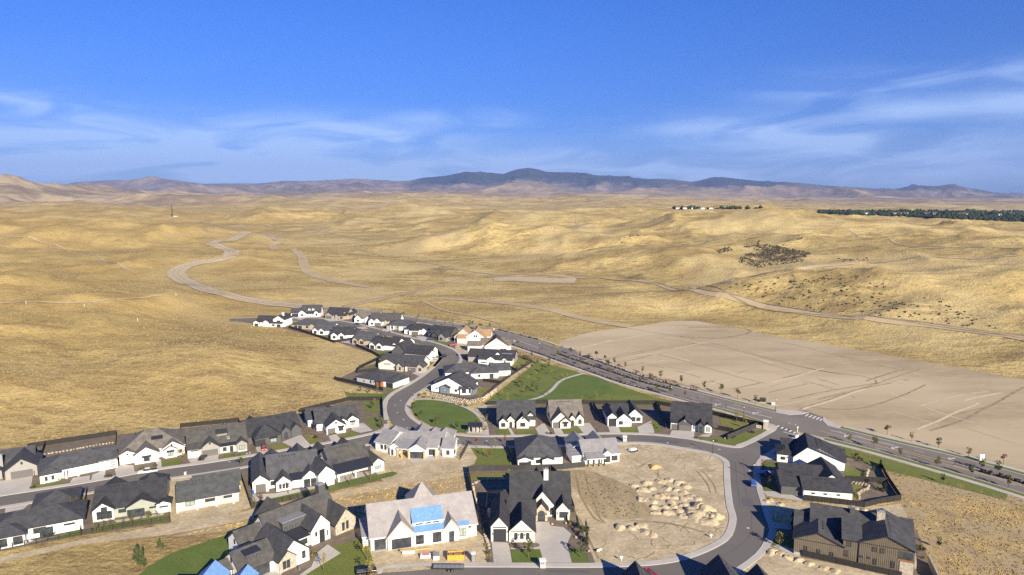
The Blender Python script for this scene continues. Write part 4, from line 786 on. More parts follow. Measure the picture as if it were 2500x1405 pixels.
# --- foreground
house('white_farmhouse', 'large white and stone farmhouse with two dark dormers at the bottom of the photo', (588, 1428), (690, 1384), [
    ((588, 1428), (672, 1391), 9, 3.2, 'gu', .75, dict(roof='warmroof', op=[('g', .52, 5.6, .05, 2.6, 'F', 0, 'glass'), w1(.5, 4, .8, 1.2, 'L'), w1(.3, .8, .9, 1.6, 'L'), w1(.5, .8, .9, 1.6, 'L')])),
    (('m', -3.2, 4.0), -.2, 5, 2.8, 'gu', .6, dict(wall='white', roof='warmroof', op=[w1(.5, .8, .9, 1.5, 'L')])),
    (('m', 8.7, -2.2), 17.4, 13, 3.3, 'gv', .88, dict(op=[w1(.22, .8, .9, 2), w1(.36, .8, .9, 2), w1(.82, 1.2, 1, 2.0), w1(.5, 1, 1.2, 1.6, 'R')])),
    (('m', 8.75, -2.6), 13.6, 3.0, 3.0, 'gv', .88, dict(wall='stone', ov=.25, op=[w1(.3, .7, .9, 2.1), w1(.52, .7, .9, 2.1)])),
    (('m', 12.5, 8.5), 33, 11, 3.4, 'gu', .95, dict(roof='warmroof', nov=1)),
    (('m', 5.5, 10.5), 14, 8, 3.2, 'gu', .8, dict(roof='warmroof', op=[w1(.5, 3, .7, 1.3, 'L')])),
    (('m', 21.6, 3.6), 27.4, 10, 4.6, 'gv', 1.15, dict(op=[('d', .55, 1.6, .0, 3.6, 'F', 0, 'trimb'), w1(.24, 2.2, .6, 1.3), w1(.84, 1.2, .3, 1.6)])),
    (('m', 29.0, 3.6), 35.6, 15, 3.3, 'gv', 1.1, dict(wall='stone', op=[w1(.38, .7, .8, 2.4), w1(.58, .8, .8, 2.4)])),
    (('m', 16.5, 16), 24.5, 9, 3.2, 'gv', 1.05, dict(roof='warmroof', dv=0)),
    (('m', 17.2, 4.6), 21.6, 4.4, 2.9, 'shed', .25, dict(roof='metal', ov=.3, op=[w1(.5, .8, 3, 1.6)])),
    ], roof='charcoal', parts=[('dorm', 19.4, 8.7, 6.6, 5.5, 3.5, 3.3, -.06, 'dgrey', 'gmetal', 4), ('dorm', 4.2, 1.6, 3.6, 4.2, 3.7, 2.2, .15, 'dgrey', 'metal', 3), ('chim', 31.2, 14.6, 2.0, 2.0, 6, 11.2, 'dgrey')])
house('unfinished_house', 'big unfinished white house with pale roof sheathing and two blue membrane roofs', (907, 1347.5), (1116, 1317), [
    (('m', -.1, .4), 28.8, 15.5, 3.7, 'gu', .74, dict(roof='under2', nov=1, op=[('shade_panel', .085, 3.1, 0, 3.0), w1(.93, 2.6, 1.2, .5), w1(.5, 1, 1, 1.2, 'R')])),
    (('m', 4.3, -.6), 11.6, 9, 3.7, 'gv', 1.12, dict(roof='under2', trim='lumber', op=[('shade_panel', .5, 5.3, 0, 2.9)])),
    (('m', 11.5, -.7), 19.5, 3.4, 3.9, 'shed', .30, dict(roof='blue', ov=.4, op=[w1(.17, .5, 2.2, 2.6), w1(.76, .4, 2.4, 2.9)])),
    (('m', 11.5, 1.5), 19.5, 5.0, 5.9, 'shed', .42, dict(roof='blue', ov=.6, nov=1, op=[w1(.2, 5.0, 1.9, .55), w1(.5, 5.0, 1.5, .55), w1(.78, 5.0, 1.9, .55)])),
    (('m', 19.4, -.8), 23.6, 8.5, 3.8, 'gv', 1.25, dict(roof='under2', trim='lumber', op=[('shade_panel', .52, 1.5, 0, 3.0)])),
    (('m', 23.6, -.2), 26.4, 3.6, 3.9, 'shed', .3, dict(roof='blue', op=[w1(.45, .7, 2.0, 2.4, g='palewin')])),
    (('m', 12.5, 14.6), 20.5, 8, 3.8, 'pyr', 1.25, dict(roof='under2')),
    (('m', -2.0, 3), -.1, 10, 2.8, 'shed', .05, dict(roof='under2')),
    ], wall='wrap', trim='trimw', group='houses under construction', parts=[('slab', 1, 4, -.5, .4, 0, .06, 'concrete', 'garage_floor'), ('slab', 5, 11, -.9, -.6, 0, .07, 'concrete', 'garage_floor')])
house('cream_stone_house', 'cream stone house with steep black gables and an arched entry above a wide drive', (1198.7, 1322.8), (1305.4, 1322.8), [
    ((1198.7, 1322.8), (1240, 1322.8), 15, 4.5, 'gv', 1.15, dict(op=[GAR(.52, 3.3, 3.5, 'garageb'), ('band', .52, 3.6, 4.0, .25), ('lamp', .1, .3, 2, .5)])),
    ((1242.8, 1324.8), (1305.4, 1324.8), 10, 3.3, 'gv', .95, dict(op=[('arch', .27, .95, 1.0, 1.8), ('arch', .5, .95, 1.0, 1.8), ('arch', .73, .95, 1.0, 1.8), ('band', .5, 5.8, 3.15, .2), ('lamp', .385, .3, 2, .5), ('lamp', .615, .3, 2, .5)])),
    (('m', 4.6, 8.8), 12.4, 6, 3.6, 'gu', .9, dict(nov=1)),
    ((1308, 1273), (1337, 1273), 6, 3.4, 'gv', 1.25, dict(wall='stone', op=[('arch', .48, 2.1, 0, 3.2), ('lamp', .88, .3, 2, .5)])),
    ((1297, 1262), (1353, 1262), 10, 3.9, 'gv', 1.2, dict(op=[('arch', .9, 1.1, .6, 2.2)])),
    ((1358, 1271), (1390.5, 1271), 8, 3.4, 'gv', 1.15, dict(op=[w1(.42, .8, 1.4, 1.8), ('lamp', .12, .3, 2, .5), ('lamp', .9, .3, 2, .5), ('shade_panel', .72, 1.0, 0, 2.6)])),
    ((1247, 1258), (1392, 1258), 13, 3.8, 'gu', 1.05, dict(nov=1)),
    (('m', -1.5, 14), 8, 10, 3.2, 'hip', .55, dict(nov=1)),
    (('m', 10.5, 21), 16.5, 7, 4.2, 'gv', 1.75, {}),
    ], roof='black', wall='offwhite', parts=[('chim', 16.0, 20.6, 1.4, 1.2, 6, 12.2, 'offwhite')])
house('brown_two_storey_house', 'brown board and batten two storey house with stone base at the lower right', (1937, 1352), (2178, 1399), [
    (('m', 0, 0), 11.8, 16, 4.4, 'gv', .42, dict(battens=1, off=-.02, op=[w1(.24, 1.0, .9, 1.7), w1(.5, .8, .9, 1.7), w1(.76, .7, .9, 1.7), ('band', .5, 11.6, .0, .6, 'F', 0, 'stone'), ('band', .5, 11.7, 4.3, .12)])),
    (('m', 11.6, .4), 15.5, 12, 6.5, 'gu', .42, dict(battens=1, nov=1, op=[w1(.35, 4.6, 1.0, 1.6), w1(.2, 1.8, .9, 1.7)])),
    (('m', 15.3, .1), 27.6, 16, 6.6, 'gv', .43, dict(battens=1, op=[w1(.28, 4.6, 1.0, 1.3), w1(.42, 4.6, 1.0, 1.3), w1(.05, 2.4, .7, .6), w1(.18, 2.4, .7, .6), w1(.3, 1.2, .8, 1.6), w1(.62, 1.2, .8, 1.8), ('band', .5, 12.2, 6.4, .12), ('band', .87, 3.0, .0, 3.4, 'F', 0, 'stone'), ('shade_panel', .84, 3.3, 4.0, 2.0), ('band', .84, 3.4, 3.6, .35, 'F', 0, 'cedar'), ('d', .8, 1.2, .1, 2.3, 'F', 0, 'palewin')])),
    (('m', 4, 6), 28, 14, 5.6, 'gu', .5, dict(nov=1)),
    (('m', 0, 7), 12, 9, 4.6, 'gu', .5, dict(nov=1)),
    ], wall='olive', group='houses of the neighbourhood', parts=[('chim', 20.6, 10, 1.9, 1.2, 6, 11.4, 'stone'), ('chim', 14, 12, 1.2, 1.2, 6, 10.5, 'dgrey')])
# --- houses whose back gardens face the camera (left block, south row)
G = globals()['G']
house('patio_house', 'low white house with glazed sunroom and chairs on its terrace, far bottom left', (-40, 1344), (141, 1309), [
    (('m', 0, 1.5), 22.6, 13, 3.1, 'hip', .42, dict(op=[w1(.55, 1.2, 3, 1.6), ('band', .7, .5, 0, 2.9, 'F', 0, 'white'), w1(.86, 1.9, 2.6, .6), ('shade_panel', .62, 3.4, 0, 2.5)])),
    (('m', -2, -1.5), 9.5, 8, 3.0, 'hip', .42, dict(op=[w1(.55, .5, 2.4, 2.2), w1(.86, .5, 2.2, 2.2), w1(.25, .5, 2.2, 2.2), w1(.5, .5, 2, 2.2, 'R')])),
    ((80, 1270), (192, 1250), 11, 3.1, 'hip', .42, dict(nov=1, op=[w1(.88, .9, 1.2, .8)])),
    ], roof='charcoal')
house('sage_house', 'sage green and white house with a tall gable window wall behind a black picket fence', (227.4, 1276), (398.6, 1250), [
    (('m', 0, .8), 18.6, 16, 3.1, 'gu', .5, dict(wall='green', op=[w1(.4, 1.3, 2, 1.1), w1(.62, 2.2, 2.6, .4)])),
    ((227.4, 1276), (279.5, 1268), 6, 3.3, 'gv', .75, dict(op=[w1(.3, .5, 1.3, 2.4), w1(.55, .5, 1.6, 3.6), w1(.8, .5, 1.2, 2.3)])),
    ((310, 1264), (390, 1252), 8, 2.9, 'gv', .5, dict(wall='green', off=-.03, op=[('shade_panel', .28, 4.6, 0, 2.2), w1(.82, 1.7, 2.2, .5)])),
    (('m', 16.6, -.6), 20.4, 3.5, 2.8, 'gv', .4, dict(op=[w1(.5, 1.6, 2.4, .5)])),
    (('m', 10, 13), 18, 8, 3.0, 'pyr', .7, {}), (('m', 0, 12), 6, 8, 3.0, 'gv', .7, {}),
    ], roof='black')
house('stucco_shell_house', 'unfinished grey stucco house with a plain dark roof on a bare dirt lot', (431, 1254), (558, 1231), [
    (('m', .5, .8), 17.4, 15, 3.1, 'gu', .42, dict(op=[w1(.2, 1.2, 2.6, 1.5, g='palewin'), w1(.52, 1.5, 2.8, 1.0), w1(.82, 1.7, 2.6, .8)])),
    ((543, 1213), (584, 1205), 10, 3.1, 'gu', .42, dict(nov=1)), (('m', 5, 10), 18.5, 8, 3.1, 'gu', .5, dict(nov=1)),
    ], wall='stucco', roof='stuccoroof', group='houses under construction', parts=[('post', .3, .3, .5, 0, 3, 'wrap'), ('post', 5.6, .1, .5, 0, 3, 'wrap'), ('post', 11, .1, .5, 0, 3, 'wrap'), ('post', 15.8, .1, .5, 0, 3, 'wrap')])
house('white_gabled_house', 'white house with four dark gables and a garage door opening onto its back lawn', (617.6, 1205.6), (772.8, 1183), [
    (('m', 0, 0), 4.8, 20, 3.7, 'gv', .85, dict(op=[GAR(.5, 2.9, 2.6), w1(.5, 1, .8, 1, 'L'), ('band', .5, 1.4, 5.1, .15, 'F', 0, 'cedar')])),
    (('m', 4.7, 2.0), 20.2, 14, 3.2, 'gu', .75, dict(op=[w1(.09, .9, 1.5, 1.5), w1(.46, .9, .8, 1.5), w1(.53, .9, .8, 1.5)])),
    (('m', 7.0, -1.4), 11.6, 7, 3.0, 'gv', .85, dict(op=[w1(.28, .8, .8, 1.6), w1(.5, .8, .8, 1.6), w1(.72, .8, .8, 1.6)])),
    (('m', 15.0, -.8), 20.2, 7, 3.2, 'gv', .85, dict(op=[('shade_panel', .5, 4.2, 0, 2.6)])),
    (('m', 11.5, -.4), 15.1, 4, 2.8, 'shed', .3, dict(roof='metal')),
    (('m', 3.6, 14), 9, 9, 3.2, 'gv', .8, {}), (('m', 12, 15), 18, 8, 3.4, 'gv', .95, {}),
    ], roof='charcoal2', parts=[('post', 15.3, -.9, .4, 0, 3.0, 'white'), ('post', 20, -.9, .4, 0, 3.0, 'white'), ('post', 17.6, -.85, .15, 0, 2.6, 'white')])
house('long_porch_house', 'white house with a long metal porch roof above a dark green back lawn', (826, 1177.6), (911, 1156), [
    (('m', 0, 0), 12.2, 4.6, 2.9, 'porch', .28, dict(roof='metal', pm='white', posts=3)),
    (('m', -.5, 4.3), 13, 13, 3.4, 'gu', .75, dict(roof='warmroof', op=[w1(.34, 1.4, .9, .7), w1(.5, 1.6, .5, .6), w1(.58, 1.6, .5, .6), w1(.66, 1.6, .5, .6), w1(.8, .9, 1.6, 1.6)])),
    (('m', 12.2, .4), 16.6, 12, 3.1, 'gv', .75, dict(roof='warmroof', op=[w1(.5, .9, 2.3, 1.2, g='palewin')])),
    (('m', -6.8, -.8), -1.6, 17, 4.6, 'gv', .85, dict(op=[('d', .75, 1.0, .1, 2.2, 'F', 0, 'white'), w1(.25, 1.2, .7, .8, 'L'), w1(.45, 1.2, .7, .8, 'L'), w1(.65, 1.2, .7, .8, 'L')])),
    (('m', -2, 3), 1.5, 7, 3.2, 'gu', .6, dict(nov=1)), (('m', -1.5, 14), 4.5, 9, 3.4, 'gv', .95, {}), (('m', 8, 15), 13.5, 8, 3.4, 'gv', .95, {}), (('m', 4.5, 15), 8.5, 4, 3, 'shed', -.05, dict(roof='gmetal')),
    ], roof='charcoal')
# --- north row of the left street
house('taupe_garage_house', 'taupe house with a brown double garage door at the left edge of the photo', (14, 1174), (80, 1162.5), [
    (('m', 0, 0), 9.4, 12, 3.1, 'gv', .72, dict(op=[GAR(.48, 5.8, 2.4), w1(.5, 4.6, .6, .9)])),
    (('m', -14, 7), 7.5, 10, 3.1, 'gu', .7, dict(nov=1, op=[w1(.78, 1.8, 1.2, .6)])), (('m', -12, 2), -1, 8, 3.0, 'gv', .6, dict(op=[w1(.8, .8, 1.4, 1.6)])),
    ], wall='grey', roof='charcoal', parts=[('chim', -1.6, 5.5, 1.5, 1.3, 0, 7.4, 'grey')])
house('long_hip_house', 'long low white house with black hip roof and slatted pale garage doors', (98.6, 1181), (256, 1148.5), [
    (('m', 0, .5), 22, 14, 3.0, 'hip', .40, dict(op=[GAR(.62, 5.6, 2.3, 'garagew'), w1(.14, .9, 1.4, 1.4), w1(.33, .2, 1.2, 2.2), ('band', .44, .5, 0, 2.8, 'F', 0, 'white')])),
    (('m', 0, -.8), 5.6, 6, 2.8, 'hip', .40, dict(op=[w1(.3, .7, .8, 1.5), w1(.62, .7, .8, 1.5), ('band', .9, .9, 0, 2.6, 'F', 0, 'lgrey')])),
    (('m', 16.6, .1), 22.3, 12, 3.7, 'gu', .35, dict(nov=1, op=[('band', .75, 1.6, .6, .25, 'F', 0, 'glass'), ('band', .75, 1.6, 1.2, .25, 'F', 0, 'glass'), ('band', .75, 1.6, 1.8, .25, 'F', 0, 'glass'), ('band', .75, 1.6, 2.4, .25, 'F', 0, 'glass')])),
    ], roof='charcoal2', parts=[('post', 7.2, -.4, .55, 0, 2.9, 'white'), ('post', 10.6, -.4, .55, 0, 2.9, 'white')])
house('tan_roof_house', 'white house with a light tan roof and one black shed dormer', (293, 1136), (441, 1112), [
    (('m', 0, 1.5), 20.6, 17, 3.1, 'hip', .58, {}),
    (('m', 0, 0), 5.0, 8, 3.3, 'gv', .45, dict(op=[w1(.5, 3.1, .6, .6)])),
    (('m', 4.6, -2.3), 12.2, 9, 3.1, 'gv', .62, dict(op=[w1(.5, .6, 1.9, 1.5), ('awn', .5, 3, 2.3, .4)])),
    (('m', 13.4, .2), 20.4, 9, 3.1, 'gv', .62, dict(op=[w1(.75, .7, 1.8, 1.5, g='palewin'), ('w', .45, .6, 4, .7)])),
    (('m', 14, -1), 18, 3, 2.9, 'gv', .55, dict(op=[w1(.5, .6, 2.0, 1.6, g='palewin'), ('awn', .5, 2.6, 2.4, .4)])),
    ], roof='tanroof', trim='trimw', parts=[('dorm', 12.0, 5.0, 3.2, 5, 4.0, 1.8, .35, 'white', 'metal', 3)])
house('grey_dormer_house', 'grey gabled house with a small triangular dormer and brown garage door', (460, 1121), (597, 1100), [
    (('m', 0, 1.5), 19.8, 14, 3.1, 'gu', .68, {}),
    (('m', -.2, 0), 4.6, 7, 3.3, 'shed', .3, dict(wall='lgrey', op=[w1(.5, 2.5, 2.6, .35)])),
    (('m', 4.1, -.4), 10.4, 9, 3.2, 'gv', .75, dict(op=[GAR(.5, 4.9, 2.2), w1(.5, 4.3, .6, .9)])),
    (('m', 16.2, -.8), 19.8, 6, 3.1, 'gv', .7, dict(op=[w1(.5, .7, 1.9, 1.6, g='palewin'), ('band', .5, 3.2, 0, .6, 'F', 0, 'lgrey')])),
    (('m', 10.4, .2), 16.2, 3, 2.8, 'shed', .25, dict(roof='metal', wall='lgrey', op=[('d', .7, 1.1, .1, 2.2, 'F', 0, 'trimb'), w1(.3, .8, 1.2, 1.4)])),
    (('m', 10.5, 11), 16, 8, 3.1, 'pyr', 1.1, {}), (('m', 4, 12), 9, 7, 3.1, 'pyr', .9, {}),
    ], wall='grey', roof='warmroof', parts=[('dorm', 11.6, 4.4, 3.4, 3.0, 5.0, 1.3, .25, 'grey', 'black', 4), ('slab', 13.0, 14.2, .6, 5.5, 4.9, 5.1, 'tan', 'roof_panel')])
house('black_house', 'all black house with lit pale windows and a red truck on its drive', (608, 1092), (740, 1066), [
    (('m', 0, 2.5), 20, 14, 3.1, 'gu', .62, dict(op=[w1(.88, .7, 1.8, 1.5, g='palewin'), ('awn', .88, 2.6, 2.3, .3)])),
    (('m', 1.9, -1.8), 11.2, 9, 3.1, 'hip', .7, dict(op=[w1(.72, .7, 2.3, 1.6, g='palewin'), ('awn', .72, 3, 2.4, .3), GAR(.2, 3.4, 2.4, 'garageb')])),
    (('m', 12.6, 1.6), 16, 6, 3.0, 'gv', .9, dict(op=[('arch', .5, 1.5, 0, 2.4)])), (('m', 16.2, 1.6), 20.2, 8, 3.1, 'gv', .9, {}), (('m', 1.5, 8), 8, 10, 3.1, 'gv', .9, {}),
    ], wall='dgrey', roof='black', fr='trimb')
house('white_corner_house', 'white gabled house on the bend with two lawns and an angled drive', (798, 1062.5), (852, 1055), [
    (('m', 0, 0), 7.4, 20, 3.2, 'gv', .68, dict(op=[GAR(.25, 2.7, 2.3), w1(.75, .9, 1.8, 1.5), w1(.5, 4, .7, .9), ('awn', .75, 2.6, 2.6, .4), w1(.3, 1, .7, .8, 'L'), w1(.5, 1, .7, .8, 'L')])),
    (('m', -3, 6), 13.5, 12, 3.1, 'gu', .65, dict(op=[w1(.88, .8, 1.6, 1.4, g='palewin')])), (('m', 8.6, 5), 13.6, 8, 3.1, 'gv', .7, dict(op=[w1(.5, .8, 1.8, 1.5, g='palewin'), ('awn', .5, 2.4, 2.4, .4)])),
    (('m', 5.5, 4.4), 9, 6, 3.1, 'gv', .7, {}), ((752, 1043), (798, 1035), 11, 3.1, 'gu', .5, dict(nov=1)),
    ], roof='charcoal')
house('framed_courtyard_house', 'sprawling unfinished house with grey printed underlay, blue patches and new timber posts', (953, 1114), (1100, 1118), [
    (('m', -3.5, 3.5), 18.5, 12, 3.1, 'gu', .48, dict(nov=1, op=[w1(.5, .8, 1.6, 1.4)])),
    ((917, 1099), (953, 1113), 11, 3.3, 'gu', .55, dict(rot=-27, nov=1, op=[w1(.45, 1.0, .9, 1.9), w1(.58, 1.0, .9, 1.9), w1(.71, 1.0, .9, 1.9)])),
    (('m', -.3, .6), 2.8, 9, 3.3, 'gv', .7, dict(op=[('d', .3, .9, .1, 2.2, 'F', 0, 'glass')])),
    (('m', 2.6, -.4), 8.5, 6, 3.0, 'porch', .22, dict(roof='gmetal', pm='lumber', posts=2)),
    (('m', 7.0, -1.6), 13.0, 14, 3.2, 'gv', .62, dict(op=[('shade_panel', .5, 4.8, 0, 2.5)])),
    (('m', 13.0, 1.2), 17.0, 5, 3.0, 'shed', .28, dict(roof='under2', op=[w1(.5, .3, 2.4, 2.2)])),
    ((1080, 1116), (1108, 1116), 9, 3.2, 'gu', .5, dict(nov=1, op=[w1(.5, .8, 1.2, 1.7)])), ((1105, 1115), (1121, 1099), 9, 3.2, 'gv', .6, dict(rot=38, op=[w1(.5, .8, 1.0, 1.8)])),
    (('m', 5, 12), 11, 8, 3.2, 'gv', .75, {}), (('m', 11.5, 12), 16, 7, 3.2, 'pyr', .9, {}), (('m', -4.5, 11), 2, 7, 3.2, 'pyr', .8, {}), (('m', 15, 10.5), 21, 8, 3.2, 'pyr', .8, {}),
    ], wall='wrap', roof='under', trim='trimw', group='houses under construction', parts=[('post', 4.6, -1.7, .5, 0, 3.1, 'lumber'), ('post', 7.2, -2, .5, 0, 3.1, 'lumber'), ('post', 12.9, -2.2, .5, 0, 3.1, 'lumber'), ('post', 16.9, -.6, .5, 0, 3.1, 'lumber'),
        ('slab', .2, 2.6, 9.6, 13, 5.0, 5.12, 'blue', 'membrane_patch')])
house('fenced_hip_house', 'white house with a large dark hip roof behind a long black fence', (1264, 1141), (1380, 1139), [
    (('m', 0, 1), 14.8, 18, 3.0, 'hip', .55, dict(op=[w1(.5, .8, 2.0, 1.4), ('d', .62, 1.1, 0, 2.2, 'F', 0, 'trimb')])), (('m', 0, -.2), 5.2, 6, 2.7, 'gv', .35, dict(op=[w1(.4, .6, 3.2, 1.2), ('shade_panel', .8, 1.0, 0, 2.2)])),
    (('m', 8.6, -.4), 12.4, 6, 2.7, 'gv', .35, {}), (('m', 10.4, 1.2), 15.8, 9, 3.0, 'flat', 0, dict(roof='charcoal', ov=.1, op=[('d', .5, .9, 0, 2.1, 'F', 0, 'trimb')])),
    ], roof='charcoal2')
house('pale_roof_house', 'unfinished house with a pale grey roof and black framed corner windows beside the bare lot', (1420, 1137), (1529, 1130), [
    (('m', 1, 1.2), 14, 11, 3.2, 'gu', .62, dict(nov=1, op=[w1(.84, .5, 3.0, 1.9), w1(.5, .6, 1, 1.5, 'R')])), (('m', 1.6, -1.6), 8.0, 3.6, 2.8, 'porch', .25, dict(roof='under', pm='trimb', posts=4)),
    (('m', 7.6, .4), 10.9, 6, 3.2, 'gv', .75, dict(op=[w1(.5, .4, 2.4, 2.2)])), (('m', -1.6, 8), 5.0, 10, 3.1, 'gv', .8, {}), (('m', 7, 11), 12, 8, 3.1, 'gv', .8, {}), (('m', -3, 2), 1, 9, 2.8, 'shed', .1, {}),
    ], wall='wrap', roof='under', trim='trimw', group='houses under construction')
# --- row south of the park
house('three_gable_house', 'cream house with three dark gables and arched entry beside the shelter path', (1219, 1047), (1325, 1046), [
    (('m', -.6, 2.6), 14.6, 14, 3.1, 'gu', .8, {}), (('m', 0, 0), 3.2, 7, 2.9, 'gv', .9, dict(op=[w1(.5, .7, 1.7, 1.6)])), (('m', 3.2, 1.2), 6.2, 6, 3.4, 'gv', 1.0, dict(op=[('arch', .5, 1.2, 0, 2.4)])),
    (('m', 7.0, -.2), 12.0, 9, 2.9, 'gv', .95, dict(op=[w1(.5, .8, 2.0, 1.6), w1(.5, 3.9, .7, .7)])), (('m', 11.0, 3.4), 14.8, 11, 3.8, 'gv', .9, dict(op=[('band', .5, 2.6, 2.3, .3, 'F', 0, 'glass')])), (('m', 1.5, 6), 6.5, 6, 3.4, 'gv', .95, {}),
    (('m', -1.2, 6), 3, 9, 3.1, 'pyr', .8, {}), ], wall='offwhite', roof='charcoal')
house('tan_gable_house', 'cream house with a weathered tan roof and arched upper window', (1348, 1046), (1444, 1043), [
    (('m', 0, 3), 13.2, 13, 3.1, 'gu', .85, {}), (('m', 0, .2), 7.2, 9, 3.1, 'gv', .95, dict(op=[GAR(.26, 2.8, 2.2)])), (('m', 3.2, -.8), 7.4, 4, 2.8, 'gv', .8, dict(op=[w1(.5, .7, 1.5, 1.6), ('awn', .5, 2.4, 2.4, .4)])),
    (('m', 7.4, 2.0), 10, 6, 3.2, 'gv', 1.1, dict(op=[('arch', .5, 1.3, 0, 2.4)])), (('m', 10.2, 2.0), 13.4, 6, 3.2, 'gv', 1.1, dict(op=[('arch', .5, 1.4, .7, 2.0)])), ], wall='offwhite', roof='tanroof')
house('tall_garage_house', 'white house with a tall black garage door and three small round porthole windows', (1483.5, 1041), (1591, 1040), [
    (('m', 0, 0), 3.7, 13, 4.0, 'gv', .85, dict(op=[GAR(.5, 2.7, 3.1, 'garageb')])), (('m', 3.4, -.7), 9.6, 11, 3.0, 'gv', .8, dict(op=[w1(.3, .8, 1.7, 1.5), ('arch', .62, .5, 1.6, .5), ('arch', .76, .5, 1.6, .5), ('arch', .9, .5, 1.6, .5)])),
    (('m', 8.8, 3.8), 15.0, 12, 3.1, 'gv', .9, dict(op=[w1(.75, .7, 1.8, 1.6), w1(.42, .5, 1.6, 2), ('shade_panel', .15, 1.0, 0, 2.2)])), (('m', 2.8, 5), 9.6, 9, 3.2, 'gu', .7, {}), ], roof='black')
house('grey_porch_house', 'dark grey and white house with twin peaks next to the corner fence', (1638, 1049), (1748.5, 1058), [
    (('m', 0, 1.2), 15.6, 15, 3.1, 'gu', .78, {}), (('m', -.1, 0), 3.2, 6, 3.0, 'shed', .28, dict(wall='white', op=[GAR(.5, 2.6, 2.2, 'garageg')])), (('m', 2.9, -.6), 8.0, 7, 3.1, 'gv', .75, dict(op=[GAR(.5, 4.3, 2.2, 'garageg'), w1(.5, 4, .6, .8)])),
    (('m', 10.4, -1.2), 12.9, 5, 3.3, 'gv', .9, dict(op=[('shade_panel', .5, 1.2, 0, 2.6)])), (('m', 13.0, -.8), 15.7, 5, 2.9, 'gv', .6, dict(wall='white', op=[w1(.5, .6, 1.5, 1.8, g='palewin')])), (('m', 8, 0), 10.4, 3, 2.8, 'shed', .3, dict(wall='white', op=[w1(.5, .8, 1.0, 1.6, g='palewin')])),
    (('m', 3.5, 9), 8.5, 8, 3.1, 'pyr', 1.1, {}), (('m', 9.5, 9), 14.5, 8, 3.1, 'pyr', 1.1, {}), ], wall='dgrey', roof='black')
# --- right of the lower street
house('right_white_house', 'white batten house with broad dark roof just below the crossing', (1897, 1131), (2057, 1150), [
    (('m', 5.2, 0), 21.5, 14, 3.0, 'gv', .5, dict(battens=1, off=-.22, op=[w1(.62, .9, 1.4, 1.2)])), (('m', 0, 1.5), 5.5, 9, 2.9, 'hip', .35, dict(op=[w1(.35, .9, 1.4, 1.1)])), (('m', 2, 9), 16, 8, 3.0, 'gu', .45, dict(nov=1)), (('m', 12, 1.2), 21.8, 10, 2.9, 'gu', .5, dict(nov=1)), ], roof='black')
house('right_charcoal_house', 'charcoal and white house with folded black roofs above the curved stone garden', (1961, 1217), (2071, 1225), [
    (('m', 0, 0), 14.2, 9, 3.0, 'gu', .5, dict(wall='white', op=[w1(.2, 1.6, 1.1, .5), w1(.45, 1.6, 1.1, .5), w1(.72, 1.6, 1.1, .5)])), (('m', 5.5, 6), 14.4, 14, 3.2, 'gv', .62, dict(wall='white')), (('m', -6.3, 1.6), 3, 12, 3.2, 'gu', .38, {}), (('m', -5, 8), 8, 10, 3.3, 'gu', .5, dict(nov=1)), ], wall='dgrey', roof='black')
# --- distant cluster, left of the upper street (gardens face the camera)
def small(name, label, A, B, ms, **k): return house(name, label, A, B, ms, vents=False, **k)
S7 = lambda wl='white': [(('m', 0, 1.5), 13.5, 13, 3.0, 'gu', .6, dict(nov=1)), (('m', 0, 0), 4.2, 7, 3.0, 'gv', .75, dict(wall=wl, op=[w1(.5, .7, 2.0, 1.8)])), (('m', 4.9, -.5), 9.2, 7, 3.0, 'gv', .75, dict(wall=wl, op=[w1(.5, .7, 2.4, 1.8)])),
     (('m', 9.0, 3), 17.5, 9, 3.0, 'gu', .55, dict(wall=wl, nov=1)), (('m', 8, 10), 14, 8, 3.0, 'gv', .7, {})]
small('street_end_house', 'white two storey house with a small chimney at the far left end of the street', (619, 797), (712, 800), [
    (('m', 1, 1.5), 15, 11, 3.0, 'gu', .62, dict(nov=1)), (('m', 0, 0), 4.5, 7, 2.9, 'gv', .5, dict(op=[('shade_panel', .5, 3, 0, 2)])), (('m', 14.5, 1.0), 23, 12, 5.2, 'gv', .6, dict(op=[w1(.5, 3.4, 2.6, 1.1)])), (('m', 12.6, -.5), 22, 4, 2.7, 'gu', .4, dict(op=[w1(.3, .7, 2, 1.3), ('shade_panel', .72, 3, 0, 2)])), (('m', 7.0, .2), 12.2, 3, 3.0, 'gv', .6, {})], roof='black', parts=[('chim', 19.8, 6, 1.2, 1.2, 4, 9.5, 'white')])
small('twin_dormer_house', 'white house with two small dormers side by side on its tall grey roof', (708.7, 775), (794, 774), [
    (('m', 8, 1.5), 22.5, 10, 3.3, 'gu', .95, dict(nov=1)), (('m', 0, 2), 9, 8, 3.0, 'gu', .7, dict(nov=1, op=[GAR(.35, 4.6, 2.2, 'garageb')])), (('m', 6.2, -.5), 12.0, 8, 3.0, 'gv', .8, dict(op=[w1(.5, .8, 1.8, 1.6)])), (('m', 17.8, .3), 21.4, 8, 3.0, 'gv', .9, dict(op=[w1(.5, .7, 1.5, 1.8)])),
    (('m', 12.9, 2.6), 14.9, 4, 5.6, 'gv', .9, dict(z0=4, ov=.2, op=[w1(.5, 5.0, .7, .8)])), (('m', 15.8, 2.6), 17.8, 4, 5.6, 'gv', .9, dict(z0=4, ov=.2, op=[w1(.5, 5.0, .7, .8)])), (('m', 12, -.2), 17.8, 2.6, 2.8, 'porch', .25, dict(roof='metal', pm='white', posts=4))], roof='charcoal')
